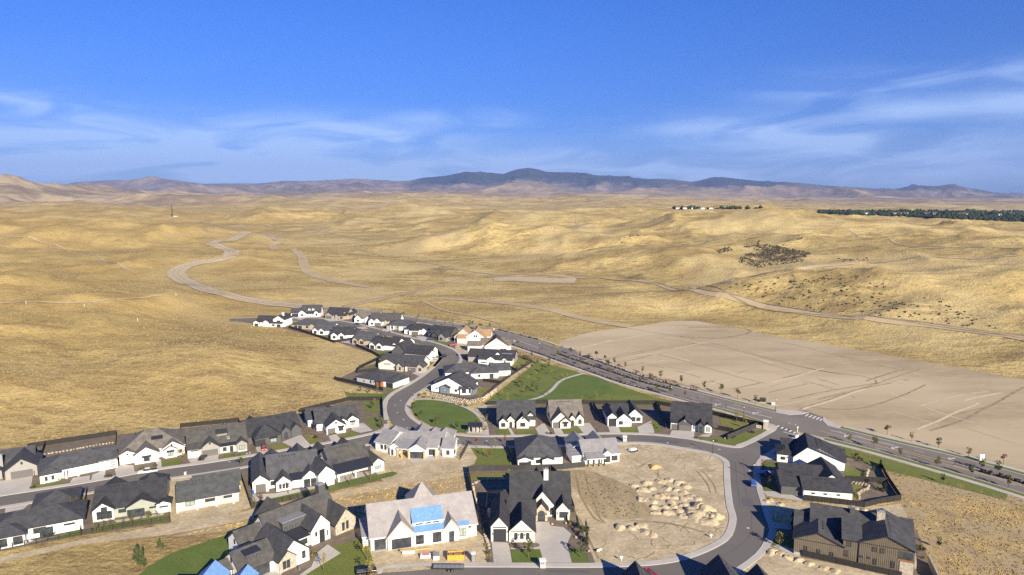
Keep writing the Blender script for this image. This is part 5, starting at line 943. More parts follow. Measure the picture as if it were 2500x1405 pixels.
small('grey_side_gable_house', 'grey and cream house with black roof standing right of the twin dormer house', (794, 779), (852, 782), [
    (('m', 0, 1.5), 17, 12, 3.1, 'gu', .75, dict(nov=1)), (('m', 0, 0), 6, 7, 3.0, 'gv', .7, dict(wall='grey', op=[GAR(.5, 4.4, 2.2)])), (('m', 8.4, -.3), 11.2, 6, 3.0, 'gv', .8, dict(wall='grey')), (('m', 11.5, -.2), 15.6, 4, 2.9, 'hip', .4, dict(op=[w1(.5, .7, 2, 1.6)])), (('m', 11.5, 3), 18.5, 14, 3.2, 'gv', .7, dict(wall='tan', op=[]))], wall='tan', roof='black')
small('tan_roof_row_house', 'white house with brown roof in the far row beside the main road', (866, 788), (912, 789), [
    (('m', 0, 2), 17, 13, 3.1, 'gu', .7, dict(nov=1)), (('m', 0, -.5), 5.5, 9, 3.0, 'gv', 1.0, dict(op=[w1(.5, .8, 1.6, 1.5), w1(.5, 3.8, .6, .8)])), (('m', 7.5, 0), 12.5, 8, 3.0, 'gv', .8, {})], roof='tanroof')
small('grey_roof_row_house', 'white house with slate grey roof and taupe double garage beside the brown roofed one', (900, 796), (985, 797), [
    (('m', 0, 2.5), 22, 13, 3.1, 'gu', .72, dict(nov=1)), (('m', 0, 0), 4.8, 8, 3.0, 'gv', .95, dict(op=[w1(.5, .8, 1.6, 1.5)])), (('m', 3.6, -.5), 9.2, 9, 3.0, 'gv', .9, dict(op=[GAR(.55, 4.4, 2.2)])), (('m', 11, 1.5), 13.4, 5, 3, 'gv', 1, dict(wall='stone'))], roof='warmroof')
small('flat_hip_row_house', 'grey house with broad black hip roof and white porch pillars in the far row', (943, 806), (1010, 807), [
    (('m', 0, 1), 18, 14, 3.0, 'hip', .38, dict(op=[w1(.2, .8, 2, 1.5)])), (('m', 9, -1), 18, 8, 2.9, 'hip', .38, dict(wall='white', op=[GAR(.6, 4.4, 2.2, 'garageg')]))], wall='grey', roof='charcoal2', parts=[('post', 3, .3, .5, 0, 2.9, 'white'), ('post', 5.2, .3, .5, 0, 2.9, 'white')])
small('pale_garage_row_house', 'white house with low black roof and a wide grey garage between dark houses', (985, 818), (1045, 819), [
    (('m', 0, 3), 17, 13, 3.0, 'hip', .42, {}), (('m', 4, 0), 10.2, 9, 2.9, 'hip', .42, dict(op=[GAR(.6, 4.4, 2.2)])), (('m', 12, 2), 15, 4, 3.0, 'gv', .8, {})], roof='black')
small('triple_gable_row_house', 'dark grey house with three small grey gables near the parked black car', (1038, 828), (1097, 836), [
    (('m', 0, 3.5), 17, 12, 3.1, 'gu', .75, dict(nov=1)), (('m', .5, 2.5), 4, 6, 3.0, 'gv', .8, {}), (('m', 4.6, .8), 9.6, 7, 3.0, 'gv', .9, dict(op=[('shade_panel', .5, 3.8, 0, 2.2)])), (('m', 11, -.5), 17, 8, 3.0, 'gv', .8, dict(wall='grey', op=[w1(.35, .8, 1.8, 1.6), w1(.4, 1, .9, .8, 'R')]))], wall='dgrey', roof='black')
small('brown_sheathed_house', 'unfinished house with brown roof boards and a huge white wrapped gable', (1107, 838), (1186, 840), [
    (('m', 0, 3), 12, 10, 3.4, 'gv', .9, dict(wall='lgrey')), (('m', 7.5, .8), 20.5, 12, 3.6, 'gv', .72, dict(op=[w1(.45, 3.8, .9, 1.4), w1(.55, 3.8, .9, 1.4)])), (('m', 12, 5), 23, 8, 4, 'gu', .8, dict(nov=1)), (('m', 2.4, 0), 8.4, 5, 3.2, 'shed', .6, {})], wall='wrap', roof='osb', trim='lumber', group='houses under construction')
small('white_wrapped_house', 'unfinished house under white wrap with a red lettered gable and open framed garage', (1142, 860), (1236, 859), [
    (('m', 0, 2), 8, 8, 3.2, 'gu', .5, dict(roof='tanroof', nov=1, op=[])), (('m', 10.2, .6), 24.2, 12, 3.2, 'gv', .68, dict(op=[w1(.84, .9, 2.2, .8), ('band', .44, 1.9, 5.0, .35, 'F', 0, 'redp'), ('band', .32, 1.7, 3.6, .35, 'F', 0, 'redp'), ('band', .62, 1.9, 3.9, .35, 'F', 0, 'redp')])), (('m', 8, 4), 22, 10, 3.4, 'gu', .6, dict(roof='tanroof', nov=1)), (('m', 19, 3), 26, 8, 3.1, 'gu', .6, dict(roof='tanroof', nov=1))], wall='wrap', roof='charcoal', trim='lumber', group='houses under construction')
small('double_row_roof_house', 'white house with two parallel black roofs and twin small front gables', (1138, 888), (1239, 893), [
    (('m', 0, 4.5), 26.4, 11, 3.2, 'gu', .55, dict(nov=1, wall='grey')), (('m', 7, 0), 26, 6, 3.0, 'gu', .5, dict(nov=1, op=[w1(.15, .8, 3, .6)])), (('m', 12, -.5), 17, 6, 3.0, 'gv', .7, dict(op=[('w', .5, 2.6, .6, .8)])), (('m', 20.3, -.4), 24.0, 6, 3.0, 'gv', .7, dict(op=[w1(.5, .8, .8, 1.8)])), (('m', 14, 6), 20, 8, 3.2, 'gv', .9, {})], roof='black', parts=[('slab', 19, 25, 5.5, 8.5, 5.0, 5.15, 'gmetal', 'metal_roof_panel')])
small('curved_lot_house', 'white and grey house with sprawling hip roof above the middle fenced lawn', (1088, 929), (1228, 923), [
    (('m', 0, 3), 22, 13, 3.0, 'hip', .42, {}), (('m', 13, 0), 27, 8, 2.9, 'hip', .42, dict(op=[('shade_panel', .75, 2.2, 0, 2.4), w1(.3, .9, 1.2, 1.4)])), (('m', 24, 3.5), 34, 11, 3.1, 'gu', .42, dict(nov=1, op=[w1(.5, .8, .9, 1.8, 'R')])), ], roof='charcoal2')
small('stone_wall_house', 'white house with broad front gable and blue grey bay above the boulder wall', (1052, 957), (1139, 965), [
    (('m', 0, .5), 18.6, 14, 3.0, 'gv', .48, dict(op=[w1(.9, 1.6, 3.0, .7), w1(.68, .9, 1.2, 1.2), w1(.15, 1.6, 1.2, .5)])), (('m', 5.2, -.8), 9.8, 3, 3.0, 'gv', .45, dict(wall='bgrey', op=[w1(.5, .9, 1.5, 1.4, g='palewin')])),
    ((1124, 965), (1180, 945), 13, 3.0, 'gu', .45, dict(rot=22, nov=1, op=[w1(.3, .8, 2.0, 1.8), w1(.75, .8, 1.0, 1.8)])), (('m', 18.2, .9), 21.5, 5, 3.0, 'gv', .8, dict(wall='bgrey', op=[w1(.5, .7, 2.0, 2.6, g='palewin')])), (('m', -1.5, 8), 5, 8, 3.0, 'hip', .45, {})], roof='charcoal')
small('street_side_house_a', 'white house with black roof and narrow back gables nearest the dry hill corner', (763, 817), (800, 819), S7(), roof='charcoal2')
small('street_side_house_b', 'white house with black roof and wide white right gable behind the long black fence', (808, 830), (850, 830), S7(), roof='black')
small('street_side_house_c', 'tan house with charcoal roof and bright satellite dish just left of the street', (860, 841), (898, 844), S7('tan'), wall='tan', roof='charcoal2')
small('street_side_house_d', 'white house with covered back porch above the small fenced lawn', (902, 852), (958, 858), [
    (('m', 0, 1.5), 18, 12, 3.0, 'gu', .55, dict(nov=1)), (('m', 0, 0), 4, 7, 3.0, 'gv', .75, dict(op=[('shade_panel', .5, 2.8, 0, 2.3)])), (('m', 5.6, -.8), 10.4, 8, 3.0, 'gv', .7, dict(op=[w1(.4, .8, 2.4, 1.8)])), (('m', 14, 2), 20, 9, 3.0, 'gv', .6, {}), (('m', 9, 9), 21, 9, 3.0, 'gu', .6, dict(nov=1))], roof='black')
small('low_patio_house', 'tan house with wide black hip roof and a covered patio beside the street end house', (711, 803), (768, 806), [
    (('m', 0, .5), 20, 13, 2.9, 'hip', .40, dict(op=[('shade_panel', .25, 6, 0, 2.3), w1(.6, .9, 1.8, 1.4)])), (('m', 12, 1.5), 24, 12, 2.9, 'hip', .42, {}), (('m', 14.2, 0), 18.5, 6, 3.0, 'gv', .55, {})], wall='tan', roof='charcoal2', parts=[('post', 2, .1, .4, 0, 2.8, 'tan'), ('post', 5, .1, .4, 0, 2.8, 'tan')])
small('tall_black_peak_house', 'white house with long garage wing and one tall steep black peak', (957, 876), (1058, 884), [
    (('m', 8.5, -1.2), 23.2, 9, 4.0, 'gu', .32, dict(nov=1, op=[w1(.28, 2.2, 1.2, .5), w1(.5, 2.2, 1.2, .5), w1(.44, .6, .9, 1.6)])), (('m', 0, 0), 9, 14, 4.2, 'gv', 1.05, dict(wall='dgrey')), (('m', 6, 6), 22, 9, 3.6, 'gu', .6, dict(nov=1))], roof='black')
small('cream_garage_house', 'cream and grey house with brown garage door facing the bend', (924, 901), (1037, 909), [
    (('m', 0, 2), 24, 12, 3.0, 'gu', .6, dict(nov=1)), (('m', 0, 0), 10.5, 8, 3.0, 'gv', .5, dict(op=[('band', .5, 4, 2.6, .8, 'F', 0, 'grey')])), (('m', 11.5, -2.4), 15, 7, 3.0, 'gv', 1.0, dict(wall='stone', op=[w1(.6, .8, 1, 1.6)])), (('m', 16.0, -1.2), 23.0, 7, 3.0, 'gu', .5, dict(nov=1, op=[GAR(.55, 4.6, 2.2)])), (('m', 23, -1.8), 26.5, 6, 3.2, 'gv', .9, dict(wall='stone', op=[w1(.5, .8, 1.4, 1.6)]))], wall='offwhite', roof='charcoal')
small('pool_house', 'pale grey house with low hip roof, cedar corner and pool terrace beside the curve', (880, 937), (935, 947), [
    (('m', -3, .8), 13.5, 15, 2.9, 'hip', .34, dict(wall='lgrey', op=[w1(.55, .8, .8, 1.6), w1(.28, .8, .5, 1.0)])), (('m', 10.5, -.3), 13.6, 5, 2.9, 'hip', .34, dict(wall='cedar', op=[w1(.7, .7, .6, 1.8)])), (('m', 13, 1.5), 20.0, 12, 2.9, 'hip', .34, dict(wall='white', op=[GAR(.62, 4.0, 2.3, 'garageb')]))], roof='charcoal')
# partial roofs at the bottom edge; their shadows fall onto the street
def edge(name, label, A, B, ms, **k): return house(name, label, A, B, ms, **k)
edge('blue_roof_house', 'house with bright blue roof membrane cut off by the lower left edge of the photo', (385, 1524), (565, 1524), [(('m', 1, 6), 17, 7, 3.2, 'gu', .6, dict(nov=1)), (('m', 3.5, 3), 10, 11.5, 3.6, 'gv', .85, {}), (('m', 12.5, 3), 17, 11, 3.6, 'gv', .85, {})], wall='wrap', roof='blue', group='houses under construction')
edge('near_roof_house', 'dark roof peaks of a house cut off by the bottom edge below the street', (1722, 1545), (1922, 1545), [(('m', 0, 4), 22, 9, 3.6, 'gu', .7, dict(nov=1)), (('m', 4.5, 2), 12.5, 17.5, 2.9, 'gv', .95, {}), (('m', 15, 5), 20, 13, 2.6, 'gv', 1.0, {})], roof='charcoal')
edge('bottom_roof_house', 'single dark gable peak rising over the bottom edge beside a red car', (1462, 1560), (1682, 1560), [(('m', 0, 2), 20, 11, 3.6, 'gu', .7, dict(nov=1)), (('m', 8.0, 5), 14.4, 14.5, 2.9, 'gv', 1.05, {}), (('m', 0, 0), 7, 10, 3.4, 'gv', .9, {})], roof='charcoal')

# ---------------------------------------------------------------- fences
FN = [0]
def fence(label, pts, h=1.8, kind='solid', m='fence', name='garden_fence', z=0):
    w_ = [P(*p) for p in pts]; base = w_[0]
    root = empty(name, (base.x, base.y, .03)); tag(root, label, 'fence', 'garden fences')
    w_ = [Vector((p.x - base.x, p.y - base.y, 0)) for p in w_]
    posts = MB(); panel = []; sl = MB(); rails = MB()
    for a, b in zip(w_, w_[1:]):
        d = b - a; L = d.length
        if L < .5: continue
        T = Matrix.Translation(a) @ Matrix.Rotation(math.atan2(d.y, d.x), 4, 'Z'); n = max(1, round(L / 2.4)); s = L / n
        for k in range(n + 1): posts.box(s * k - .07, s * k + .07, -.07, .07, 0, h + .12, T=T)
        if kind == 'solid':
            for k in range(n):
                sl.box(s * k + .07, s * (k + 1) - .07, -.03, .03, .08, h, T=T); sl.box(s * k + .07, s * (k + 1) - .07, -.05, .05, h, h + .06, T=T)
        else:
            for z_ in (.15, h * .5, h - .08): rails.box(0, L, -.025, .025, z_, z_ + .05, T=T)
            q = int(L / .28)
            for k in range(q): sl.box(L * (k + .5) / q - .02, L * (k + .5) / q + .02, -.02, .02, .08, h, T=T)
    tag(posts.build('posts', M[m], root), kind='stuff')
    tag(sl.build('panels' if kind == 'solid' else 'pickets', M[m], root), kind='stuff')
    if rails.v: rails.build('rails', M[m], root)
    return root
fence('black fence running along the dry hill behind the far left houses', [(68, 1095), (285, 1062), (281, 1124)])
fence('black side fence between the garage house and the long hip house', [(112, 1087), (84, 1163)])
fence('black fence around the back of the grey dormer house', [(441, 1045), (583, 1031), (601, 1082)]); fence('dark side fence between the tan roof and grey dormer houses', [(441, 1046), (450, 1106)])
fence('black fence on the hill side of the white corner house', [(732, 1008), (852, 979), (933, 978), (936, 1022)]); fence('black side fence beside the black house', [(738, 1010), (765, 1050)], 1.6)
fence('tall dark side fence right of the patio house', [(213, 1202), (197, 1306)]); fence('black picket fence along the back lawn of the patio house', [(-60, 1357), (60, 1333), (197, 1307)], 1.5, 'picket')
fence('black picket fence along the back lawn of the sage house', [(199, 1307), (300, 1290), (415, 1273)], 1.5, 'picket'); fence('dark side fence between the sage house and the bare lot', [(403, 1170), (415, 1272)])
fence('dark side fence left of the white gabled house', [(588, 1165), (613, 1240)]); fence('black picket fence along the lawn of the white gabled house', [(614, 1241), (710, 1222), (802, 1203)], 1.5, 'picket'); fence('brown side fence right of the white gabled house', [(768, 1140), (802, 1203)])
fence('long dark fence above the cream stone house', [(1143, 1152), (1180, 1150), (1280, 1150), (1372, 1147), (1428, 1141)], 2.0, m='fence2'); fence('tall dark fence left of the cream stone house', [(1143, 1153), (1152, 1205), (1168, 1262), (1180, 1310)], 2.0)
fence('black fence right of the cream stone house', [(1345, 1150), (1380, 1182), (1402, 1250), (1392, 1252)], 2.0); fence('dark side fence left of the fenced hip house', [(1236, 1092), (1264, 1145)], 1.8, m='fence2')
fence('leaning metal fence beside the framed courtyard house', [(1142, 1090), (1123, 1124)], 2.0, 'picket')
fence('black fence between the park and the gabled row houses', [(1190, 990), (1330, 986), (1450, 988), (1600, 988), (1700, 1004), (1800, 1028), (1868, 1044)]); fence('short dark fence left of the tall garage house', [(1448, 990), (1470, 1030)]); fence('dark fence between tall garage and grey porch houses', [(1606, 990), (1625, 1045)])
fence('thick black corner fence beside the main crossing', [(1776, 1074), (1855, 1041)], 2.0, m='fence2'); fence('low dark fence right of the grey porch house', [(1752, 1050), (1790, 1057)], 1.8)
fence('black fence around the boulder wall garden and up the park edge', [(1040, 961), (1090, 970), (1143, 981), (1180, 974), (1222, 938), (1258, 912), (1300, 886), (1278, 872), (1245, 868)], 1.6, 'picket'); fence('dark fence between the two middle gardens', [(1180, 932), (1222, 938)], 1.6); fence('dark fence below the upper fenced lawn', [(1240, 900), (1262, 908)], 1.6)
fence('long black fence along the foot of the dry hill', [(705, 802), (740, 812), (775, 824), (815, 838), (880, 828)], 1.8); fence('black fence around the lawn of the covered porch house', [(868, 846), (905, 862), (926, 874), (958, 866)], 1.8)
fence('black fence around the pool garden', [(930, 876), (876, 902), (872, 912), (925, 906)], 1.8); fence('black fence on the hill corner by the pool', [(816, 928), (870, 940), (935, 955)], 1.8)
fence('black curved fence around the stepped gardens on the right', [(2062, 1175), (2166, 1180)], 1.8); fence('black fence along the wild grass on the right', [(2148, 1135), (2166, 1172), (2199, 1222), (2150, 1230), (2110, 1240), (2050, 1232), (1962, 1222)], 1.8)
fence('dark fence in front of the brown two storey house', [(1958, 1358), (2040, 1376), (2110, 1393), (2200, 1412)], 1.6)
# stone and concrete walls
def rock_mesh(seed, m='rock'):
    rs = random.Random(seed); bm = bmesh.new(); bmesh.ops.create_icosphere(bm, subdivisions=1, radius=.5)
    for v in bm.verts: v.co *= rs.uniform(.75, 1.15); v.co.z *= .75; v.co.z = max(v.co.z, -.22)
    me = bpy.data.meshes.new('rock'); bm.to_mesh(me); bm.free(); me.materials.append(M[m]); return me
ROCKS = [rock_mesh(i) for i in range(5)]
def stone_wall(label, pts, courses=2, size=.9):
    w_ = [P(*p) for p in pts]; b = w_[0]; root = empty('boulder_wall', (b.x, b.y, .03)); tag(root, label, 'retaining wall')
    k = 0; n = 0
    for a, c in zip(w_, w_[1:]):
        d = c - a; L = d.length; q = max(1, int(L / size))
        for j in range(q):
            for r in range(courses):
                if n > 290: continue
                o = link('stone', random.choice(ROCKS), root); p = a + d * ((j + .5 + .5 * (r % 2)) / q) - b
                o.location = (p.x + random.uniform(-.1, .1), p.y + random.uniform(-.1, .1) + r * .2, .25 + r * size * .55); o.rotation_euler = (0, 0, random.uniform(0, 6)); s = size * random.uniform(.9, 1.3); o.scale = (s, s * .8, s * .9); n += 1
stone_wall('pale boulder retaining wall below the white house with the blue grey bay', [(1038, 965), (1090, 976), (1145, 987), (1180, 980), (1212, 956)], 3, 1.1)
stone_wall('row of pale boulders round the back garden of the cream stone house', [(1152, 1185), (1180, 1172), (1240, 1172), (1290, 1172)], 1, 1.0)
stone_wall('line of pale boulders between the unfinished house and the cream stone house', [(1154, 1190), (1160, 1215), (1170, 1260), (1180, 1300), (1192, 1330), (1196, 1345)], 1, 1.1)
stone_wall('curved pale stone edging in the lower right stepped garden', [(2120, 1150), (2116, 1168)], 2, .9); stone_wall('round pale stone terrace in the right hand garden', [(2098, 1222), (2096, 1210), (2104, 1203), (2118, 1198), (2122, 1190), (2108, 1186), (2076, 1182)], 2, .8)
stone_wall('low pale stone wall behind the long hip house', [(105, 1112), (160, 1103), (240, 1088), (280, 1082)], 1, 1.0); stone_wall('low pale stone wall behind the tan roof house', [(296, 1080), (330, 1066)], 1, 1.0)
mb = MB(); a = P(2222, 1300); b = P(2236, 1385)
for s0, s1 in ((P(2220, 1302), P(2234, 1390)), (P(2268, 1378), P(2290, 1425))):
    d = s1 - s0; T = Matrix.Translation(s0) @ Matrix.Rotation(math.atan2(d.y, d.x), 4, 'Z'); q = MB(); q.box(0, d.length, -.25, .25, 0, 2.2, T=T); o = q.build('garden_wall', M['stone']); tag(o, 'tall grey stone garden wall right of the brown house' if s0.x < P(2240, 1378).x else 'second grey garden wall at the lower right edge', 'wall')

# ---------------------------------------------------------------- trees and shrubs
def leaf_mesh(name, m, n, rx, rz, z0, size, seed, shape='egg'):
    rs = random.Random(seed); v = []; f = []
    cl = [(rs.gauss(0, .45), rs.gauss(0, .45), rs.uniform(-.8, .8)) for _ in range(9)]
    for i in range(n):
        c = rs.choice(cl); x = c[0] + rs.gauss(0, .24); y_ = c[1] + rs.gauss(0, .24); z = c[2] + rs.gauss(0, .2)
        if shape == 'cone': t = (z + 1) / 2; k = max(.08, 1.05 - t); x *= k * 1.2; y_ *= k * 1.2
        else:
            l = math.sqrt(x * x + y_ * y_ + z * z)
            if l > 1: x /= l; y_ /= l; z /= l
        p = Vector((x * rx, y_ * rx, z0 + rz * (z + 1))); d = Vector((rs.uniform(-1, 1), rs.uniform(-1, 1), rs.uniform(-.3, 1))).normalized(); e = d.orthogonal().normalized(); g = d.cross(e); s = size * rs.uniform(.6, 1.3)
        b = len(v); v += [tuple(p + e * s), tuple(p + g * s * .7), tuple(p - e * s), tuple(p - g * s * .7)]; f.append((b, b + 1, b + 2, b + 3))
    me = bpy.data.meshes.new(name); me.from_pydata(v, [], f); me.materials.append(M[m]); return me
def trunk_mesh(h, r, seed):
    rs = random.Random(seed); mb = MB(); mb.cyl(0, 0, 0, h, r, r * .45, 6)
    for k in range(4):
        a = rs.uniform(0, 6.28); z = h * rs.uniform(.45, .8); T = Matrix.Translation((0, 0, z)) @ Matrix.Rotation(a, 4, 'Z') @ Matrix.Rotation(R(42), 4, 'Y'); mb.cyl(0, 0, 0, h * .38, r * .4, r * .15, 5, T=T)
    return mb.mesh('trunk', M['bark'])
TREES = {}
for nm, m, n, rx, rz, z0, sz, th, shp in (('green', 'leaf_g', 230, 1.0, 1.25, 1.2, .17, 2.8, 'egg'), ('olive', 'leaf_o', 230, 1.0, 1.3, 1.2, .17, 2.8, 'egg'), ('yellow', 'leaf_y', 120, .75, 1.5, 1.1, .13, 3.0, 'egg'), ('red', 'leaf_r', 150, .8, 1.2, 1.3, .14, 2.8, 'egg'), ('thin', 'leaf_o', 70, .7, 1.3, 1.2, .12, 3.0, 'egg'),
                                         ('pine', 'leaf_d', 420, 1.1, 1.7, .3, .18, 2.4, 'cone'), ('fir', 'leaf_g', 700, 1.5, 2.6, .3, .22, 3.6, 'cone')):
    TREES[nm] = [(trunk_mesh(th, .09 if nm != 'fir' else .16, k), leaf_mesh('crown', m, n, rx, rz, z0, sz, k + 5, shp)) for k in range(3)]
ORD = ['first', 'second', 'third', 'fourth', 'fifth', 'sixth', 'seventh', 'eighth', 'ninth', 'tenth', 'eleventh', 'twelfth', 'thirteenth', 'fourteenth', 'fifteenth', 'sixteenth', 'seventeenth', 'eighteenth', 'nineteenth', 'twentieth',
       'twenty first', 'twenty second', 'twenty third', 'twenty fourth', 'twenty fifth', 'twenty sixth', 'twenty seventh', 'twenty eighth', 'twenty ninth', 'thirtieth', 'thirty first', 'thirty second', 'thirty third', 'thirty fourth', 'thirty fifth', 'thirty sixth', 'thirty seventh', 'thirty eighth', 'thirty ninth', 'fortieth']
def tree(px, py, kind, s, label, group, drape=False):
    p = P(px, py); t, c = random.choice(TREES[kind]); root = empty({'pine': 'pine_tree', 'fir': 'fir_tree'}.get(kind, 'young_tree'), (p.x, p.y, .05), random.uniform(0, 6))
    root.scale = (s, s, s * random.uniform(.92, 1.1)); tag(root, label, 'tree', group); link('trunk', t, root); link('crown', c, root); return root
def trees(pts, where, group, kinds, s=1.0):
    pts = sorted(pts)
    for i, (x, y) in enumerate(pts):
        k = random.choice(kinds); cn = {'green': 'green', 'olive': 'olive green', 'yellow': 'thin yellow', 'red': 'reddish', 'thin': 'sparse', 'pine': 'dark conical', 'fir': 'dark fir'}[k]
        tree(x, y, k, s * random.uniform(.85, 1.15), f'{cn} tree, {ORD[i]} from the left {where}', group)
trees([(940, 763), (962, 767), (985, 771), (1021, 778), (1063, 783), (1105, 791), (1146, 796), (1171, 800), (1195, 802), (1219, 806), (1242, 812), (1280, 820), (1302, 826), (1339, 834)], 'along the far pavement above the far houses', 'trees on the far pavement of the main road', ['green', 'olive', 'thin'], .95)
trees([(1457, 876), (1478, 883), (1501, 890), (1527, 899), (1568, 911), (1613, 925), (1664, 938), (1719, 952), (1760, 962), (1801, 974), (1846, 984)], 'along the edge of the graded dirt lot', 'trees on the dirt lot side of the main road', ['olive', 'olive', 'green'], 1.1)
trees([(2166, 1062), (2226, 1078), (2291, 1094), (2364, 1116), (2449, 1136)], 'on the far verge right of the crossing', 'trees on the far verge right of the crossing', ['olive', 'red', 'green'], 1.15)
trees([(2072, 1082), (2133, 1096), (2199, 1116), (2288, 1142), (2372, 1164), (2462, 1192)], 'on the near verge right of the crossing', 'trees on the near verge right of the crossing', ['olive', 'green', 'olive'], 1.15)
trees([(2434, 1158), (2396, 1148)], 'in the planted median at the right edge', 'median trees', ['green'], 1.2)
trees([(1154, 796), (1176, 804), (1392, 867), (1417, 875), (1439, 882), (1482, 900), (1510, 909), (1554, 922), (1588, 932), (1624, 940)], 'in the planted median of the main road', 'median trees', ['green', 'olive', 'red'], 1.15)
trees([(1018, 788), (1040, 790), (1063, 793), (1086, 797), (1106, 802), (1265, 846), (1335, 856), (1363, 872), (1390, 882), (1418, 892), (1452, 906), (1487, 916), (1523, 929), (1563, 941), (1603, 955), (1637, 962), (1671, 974), (1702, 982), (1737, 991), (1773, 1000)], 'along the near verge of the main road', 'trees on the near verge of the main road', ['green', 'olive', 'thin', 'red'], 1.0)
trees([(1226, 968), (1205, 974), (1240, 985), (1262, 905), (1276, 918), (1288, 898), (1300, 905), (1312, 890), (1323, 910), (1340, 900), (1348, 917), (1330, 930), (1315, 938), (1300, 950), (1285, 962), (1272, 972), (1310, 960), (1290, 930), (1268, 940), (1250, 955), (1246, 926), (1275, 948), (1260, 880), (1299, 873), (1340, 886), (1308, 920)], 'on the sloping park lawn behind the fence', 'young trees on the park lawn', ['green', 'thin', 'yellow', 'olive'], .95)
trees([(1337, 970), (1385, 928), (1455, 978), (1440, 985), (1375, 985), (1493, 985), (1420, 986), (1404, 985), (1372, 932)], 'around the oval sports lawn', 'young trees round the sports lawn', ['yellow', 'thin', 'yellow'], .9)
trees([(1009, 1002), (1026, 1022), (1068, 1038), (1117, 1050)], 'on the oval green', 'young trees on the oval green', ['green', 'olive'], 1.1)
trees([(1164, 1094), (1195, 1120), (1234, 1085), (1210, 1100), (1183, 1116)], 'on the small lawn between the two building sites', 'trees by the building sites', ['yellow', 'thin', 'red'], 1.1)
trees([(855, 1186), (905, 1174), (704, 1206), (623, 1240), (640, 1228)], 'on the back lawns of the two white houses', 'trees on the back lawns', ['red', 'thin', 'olive'], 1.2)
trees([(234, 1300), (252, 1294), (268, 1292), (302, 1287), (322, 1283), (345, 1278), (362, 1274), (386, 1270)], 'inside the picket fence of the sage house', 'young trees on the lawn of the sage house', ['thin', 'olive', 'thin'], .85)
trees([(336, 1372), (350, 1382), (392, 1352)], 'on the bare mound at the lower left', 'fir trees on the lower left mound', ['fir'], .85)
trees([(1290, 1362), (1418, 1362)], 'in the front lawns of the cream stone house', 'front lawn trees of the cream stone house', ['green'], 1.3)
trees([(1408, 1290), (1430, 1300), (1420, 1310), (1433, 1325)], 'in the bark bed beside the curved drive', 'trees in the bark bed', ['green', 'pine'], .85)
trees([(1802, 1022), (1815, 1036), (1822, 1048), (1798, 1032)], 'in the corner garden by the crossing', 'yellow trees of the corner garden', ['yellow'], 1.2)
trees([(1862, 1156), (1872, 1178), (1878, 1192)], 'on the dark lawns facing the right street', 'street trees of the right hand houses', ['red', 'red', 'thin'], 1.15)
trees([(1935, 1290), (1902, 1338), (2188, 1302), (2150, 1300)], 'round the brown two storey house', 'trees round the brown house', ['yellow', 'pine', 'olive'], 1.3)
trees([(897, 1370), (790, 1395), (905, 1420)], 'on the big front lawn at the bottom', 'slim trees on the big front lawn', ['yellow'], 1.3)
trees([(182, 1275), (190, 1282), (176, 1258), (184, 1254)], 'beside the purple parasol', 'conifers beside the purple parasol', ['pine', 'olive'], 1.2)
trees([(588, 1140), (1180, 1040), (1184, 1052), (927, 1035), (931, 1048), (1189, 1030), (915, 990), (908, 1000), (440, 1112), (448, 1122)], 'beside pavements and side gardens', 'garden trees beside the pavements', ['yellow', 'olive', 'green'], .9)
trees([(2120, 1130), (2100, 1126), (2090, 1124), (2078, 1120), (2150, 1145), (2130, 1160), (2145, 1190), (2160, 1200), (2290, 1340), (2300, 1180)], 'in the terraced gardens on the right', 'trees in the terraced gardens', ['pine', 'green', 'yellow'], .9)
trees([(880, 958), (900, 962), (922, 960), (870, 966), (1010, 800), (1046, 805)], 'on the green bank by the pool garden', 'trees on the green bank', ['green', 'yellow'], .9)
def shrub_mesh(m, seed):
    rs = random.Random(seed); return leaf_mesh('shrub', m, 46, .62, .42, 0, .17, seed)
SH = {m: [shrub_mesh(m, s) for s in range(3)] for m in ('shrub_d', 'leaf_g', 'leaf_o', 'sage', 'leaf_y')}
def shrub(p, m, s, label, group):
    o = link('shrub', random.choice(SH[m])); o.location = (p.x, p.y, .08); o.rotation_euler = (0, 0, random.uniform(0, 6)); o.scale = (s, s, s); tag(o, label, 'shrub', group); return o
NS = [0]; REST = []
def shrub_line(pts, off, n, where, ms=('shrub_d',), s=1.15, w_=.5):
    W_ = resample([P(*p) for p in pts], 2.0); nn = normals(W_)
    for k in range(n):
        if NS[0] >= 190:
            i = int((k + .5) / n * (len(W_) - 1)); REST.append(W_[i] + nn[i] * (off + random.uniform(-w_, w_))); continue
        i = int((k + .5) / n * (len(W_) - 1)); p = W_[i] + nn[i] * (off + random.uniform(-w_, w_)); shrub(p, random.choice(ms), s * random.uniform(.8, 1.2), 'low dark purple brown shrub ' + where, 'shrubs ' + where); NS[0] += 1
shrub_line([(1363, 866), (1420, 886), (1500, 912), (1570, 935), (1641, 953)], 0, 90, 'in the long planted median'); shrub_line([(1126, 798), (1165, 806), (1210, 815)], 0, 24, 'in the short far median'); shrub_line([(2400, 1155), (2441, 1166), (2520, 1188)], 0, 22, 'in the right edge median', s=1.4)
shrub_line([(1213, 807), (1310, 832)], 1.5, 26, 'on the far verge by the short median'); shrub_line([(1420, 872), (1521, 908), (1654, 947), (1700, 958)], 1.4, 52, 'on the dirt lot verge'); shrub_line([(1235, 836), (1320, 864), (1400, 892), (1521, 934), (1618, 960)], -1.3, 74, 'on the near verge of the main road')
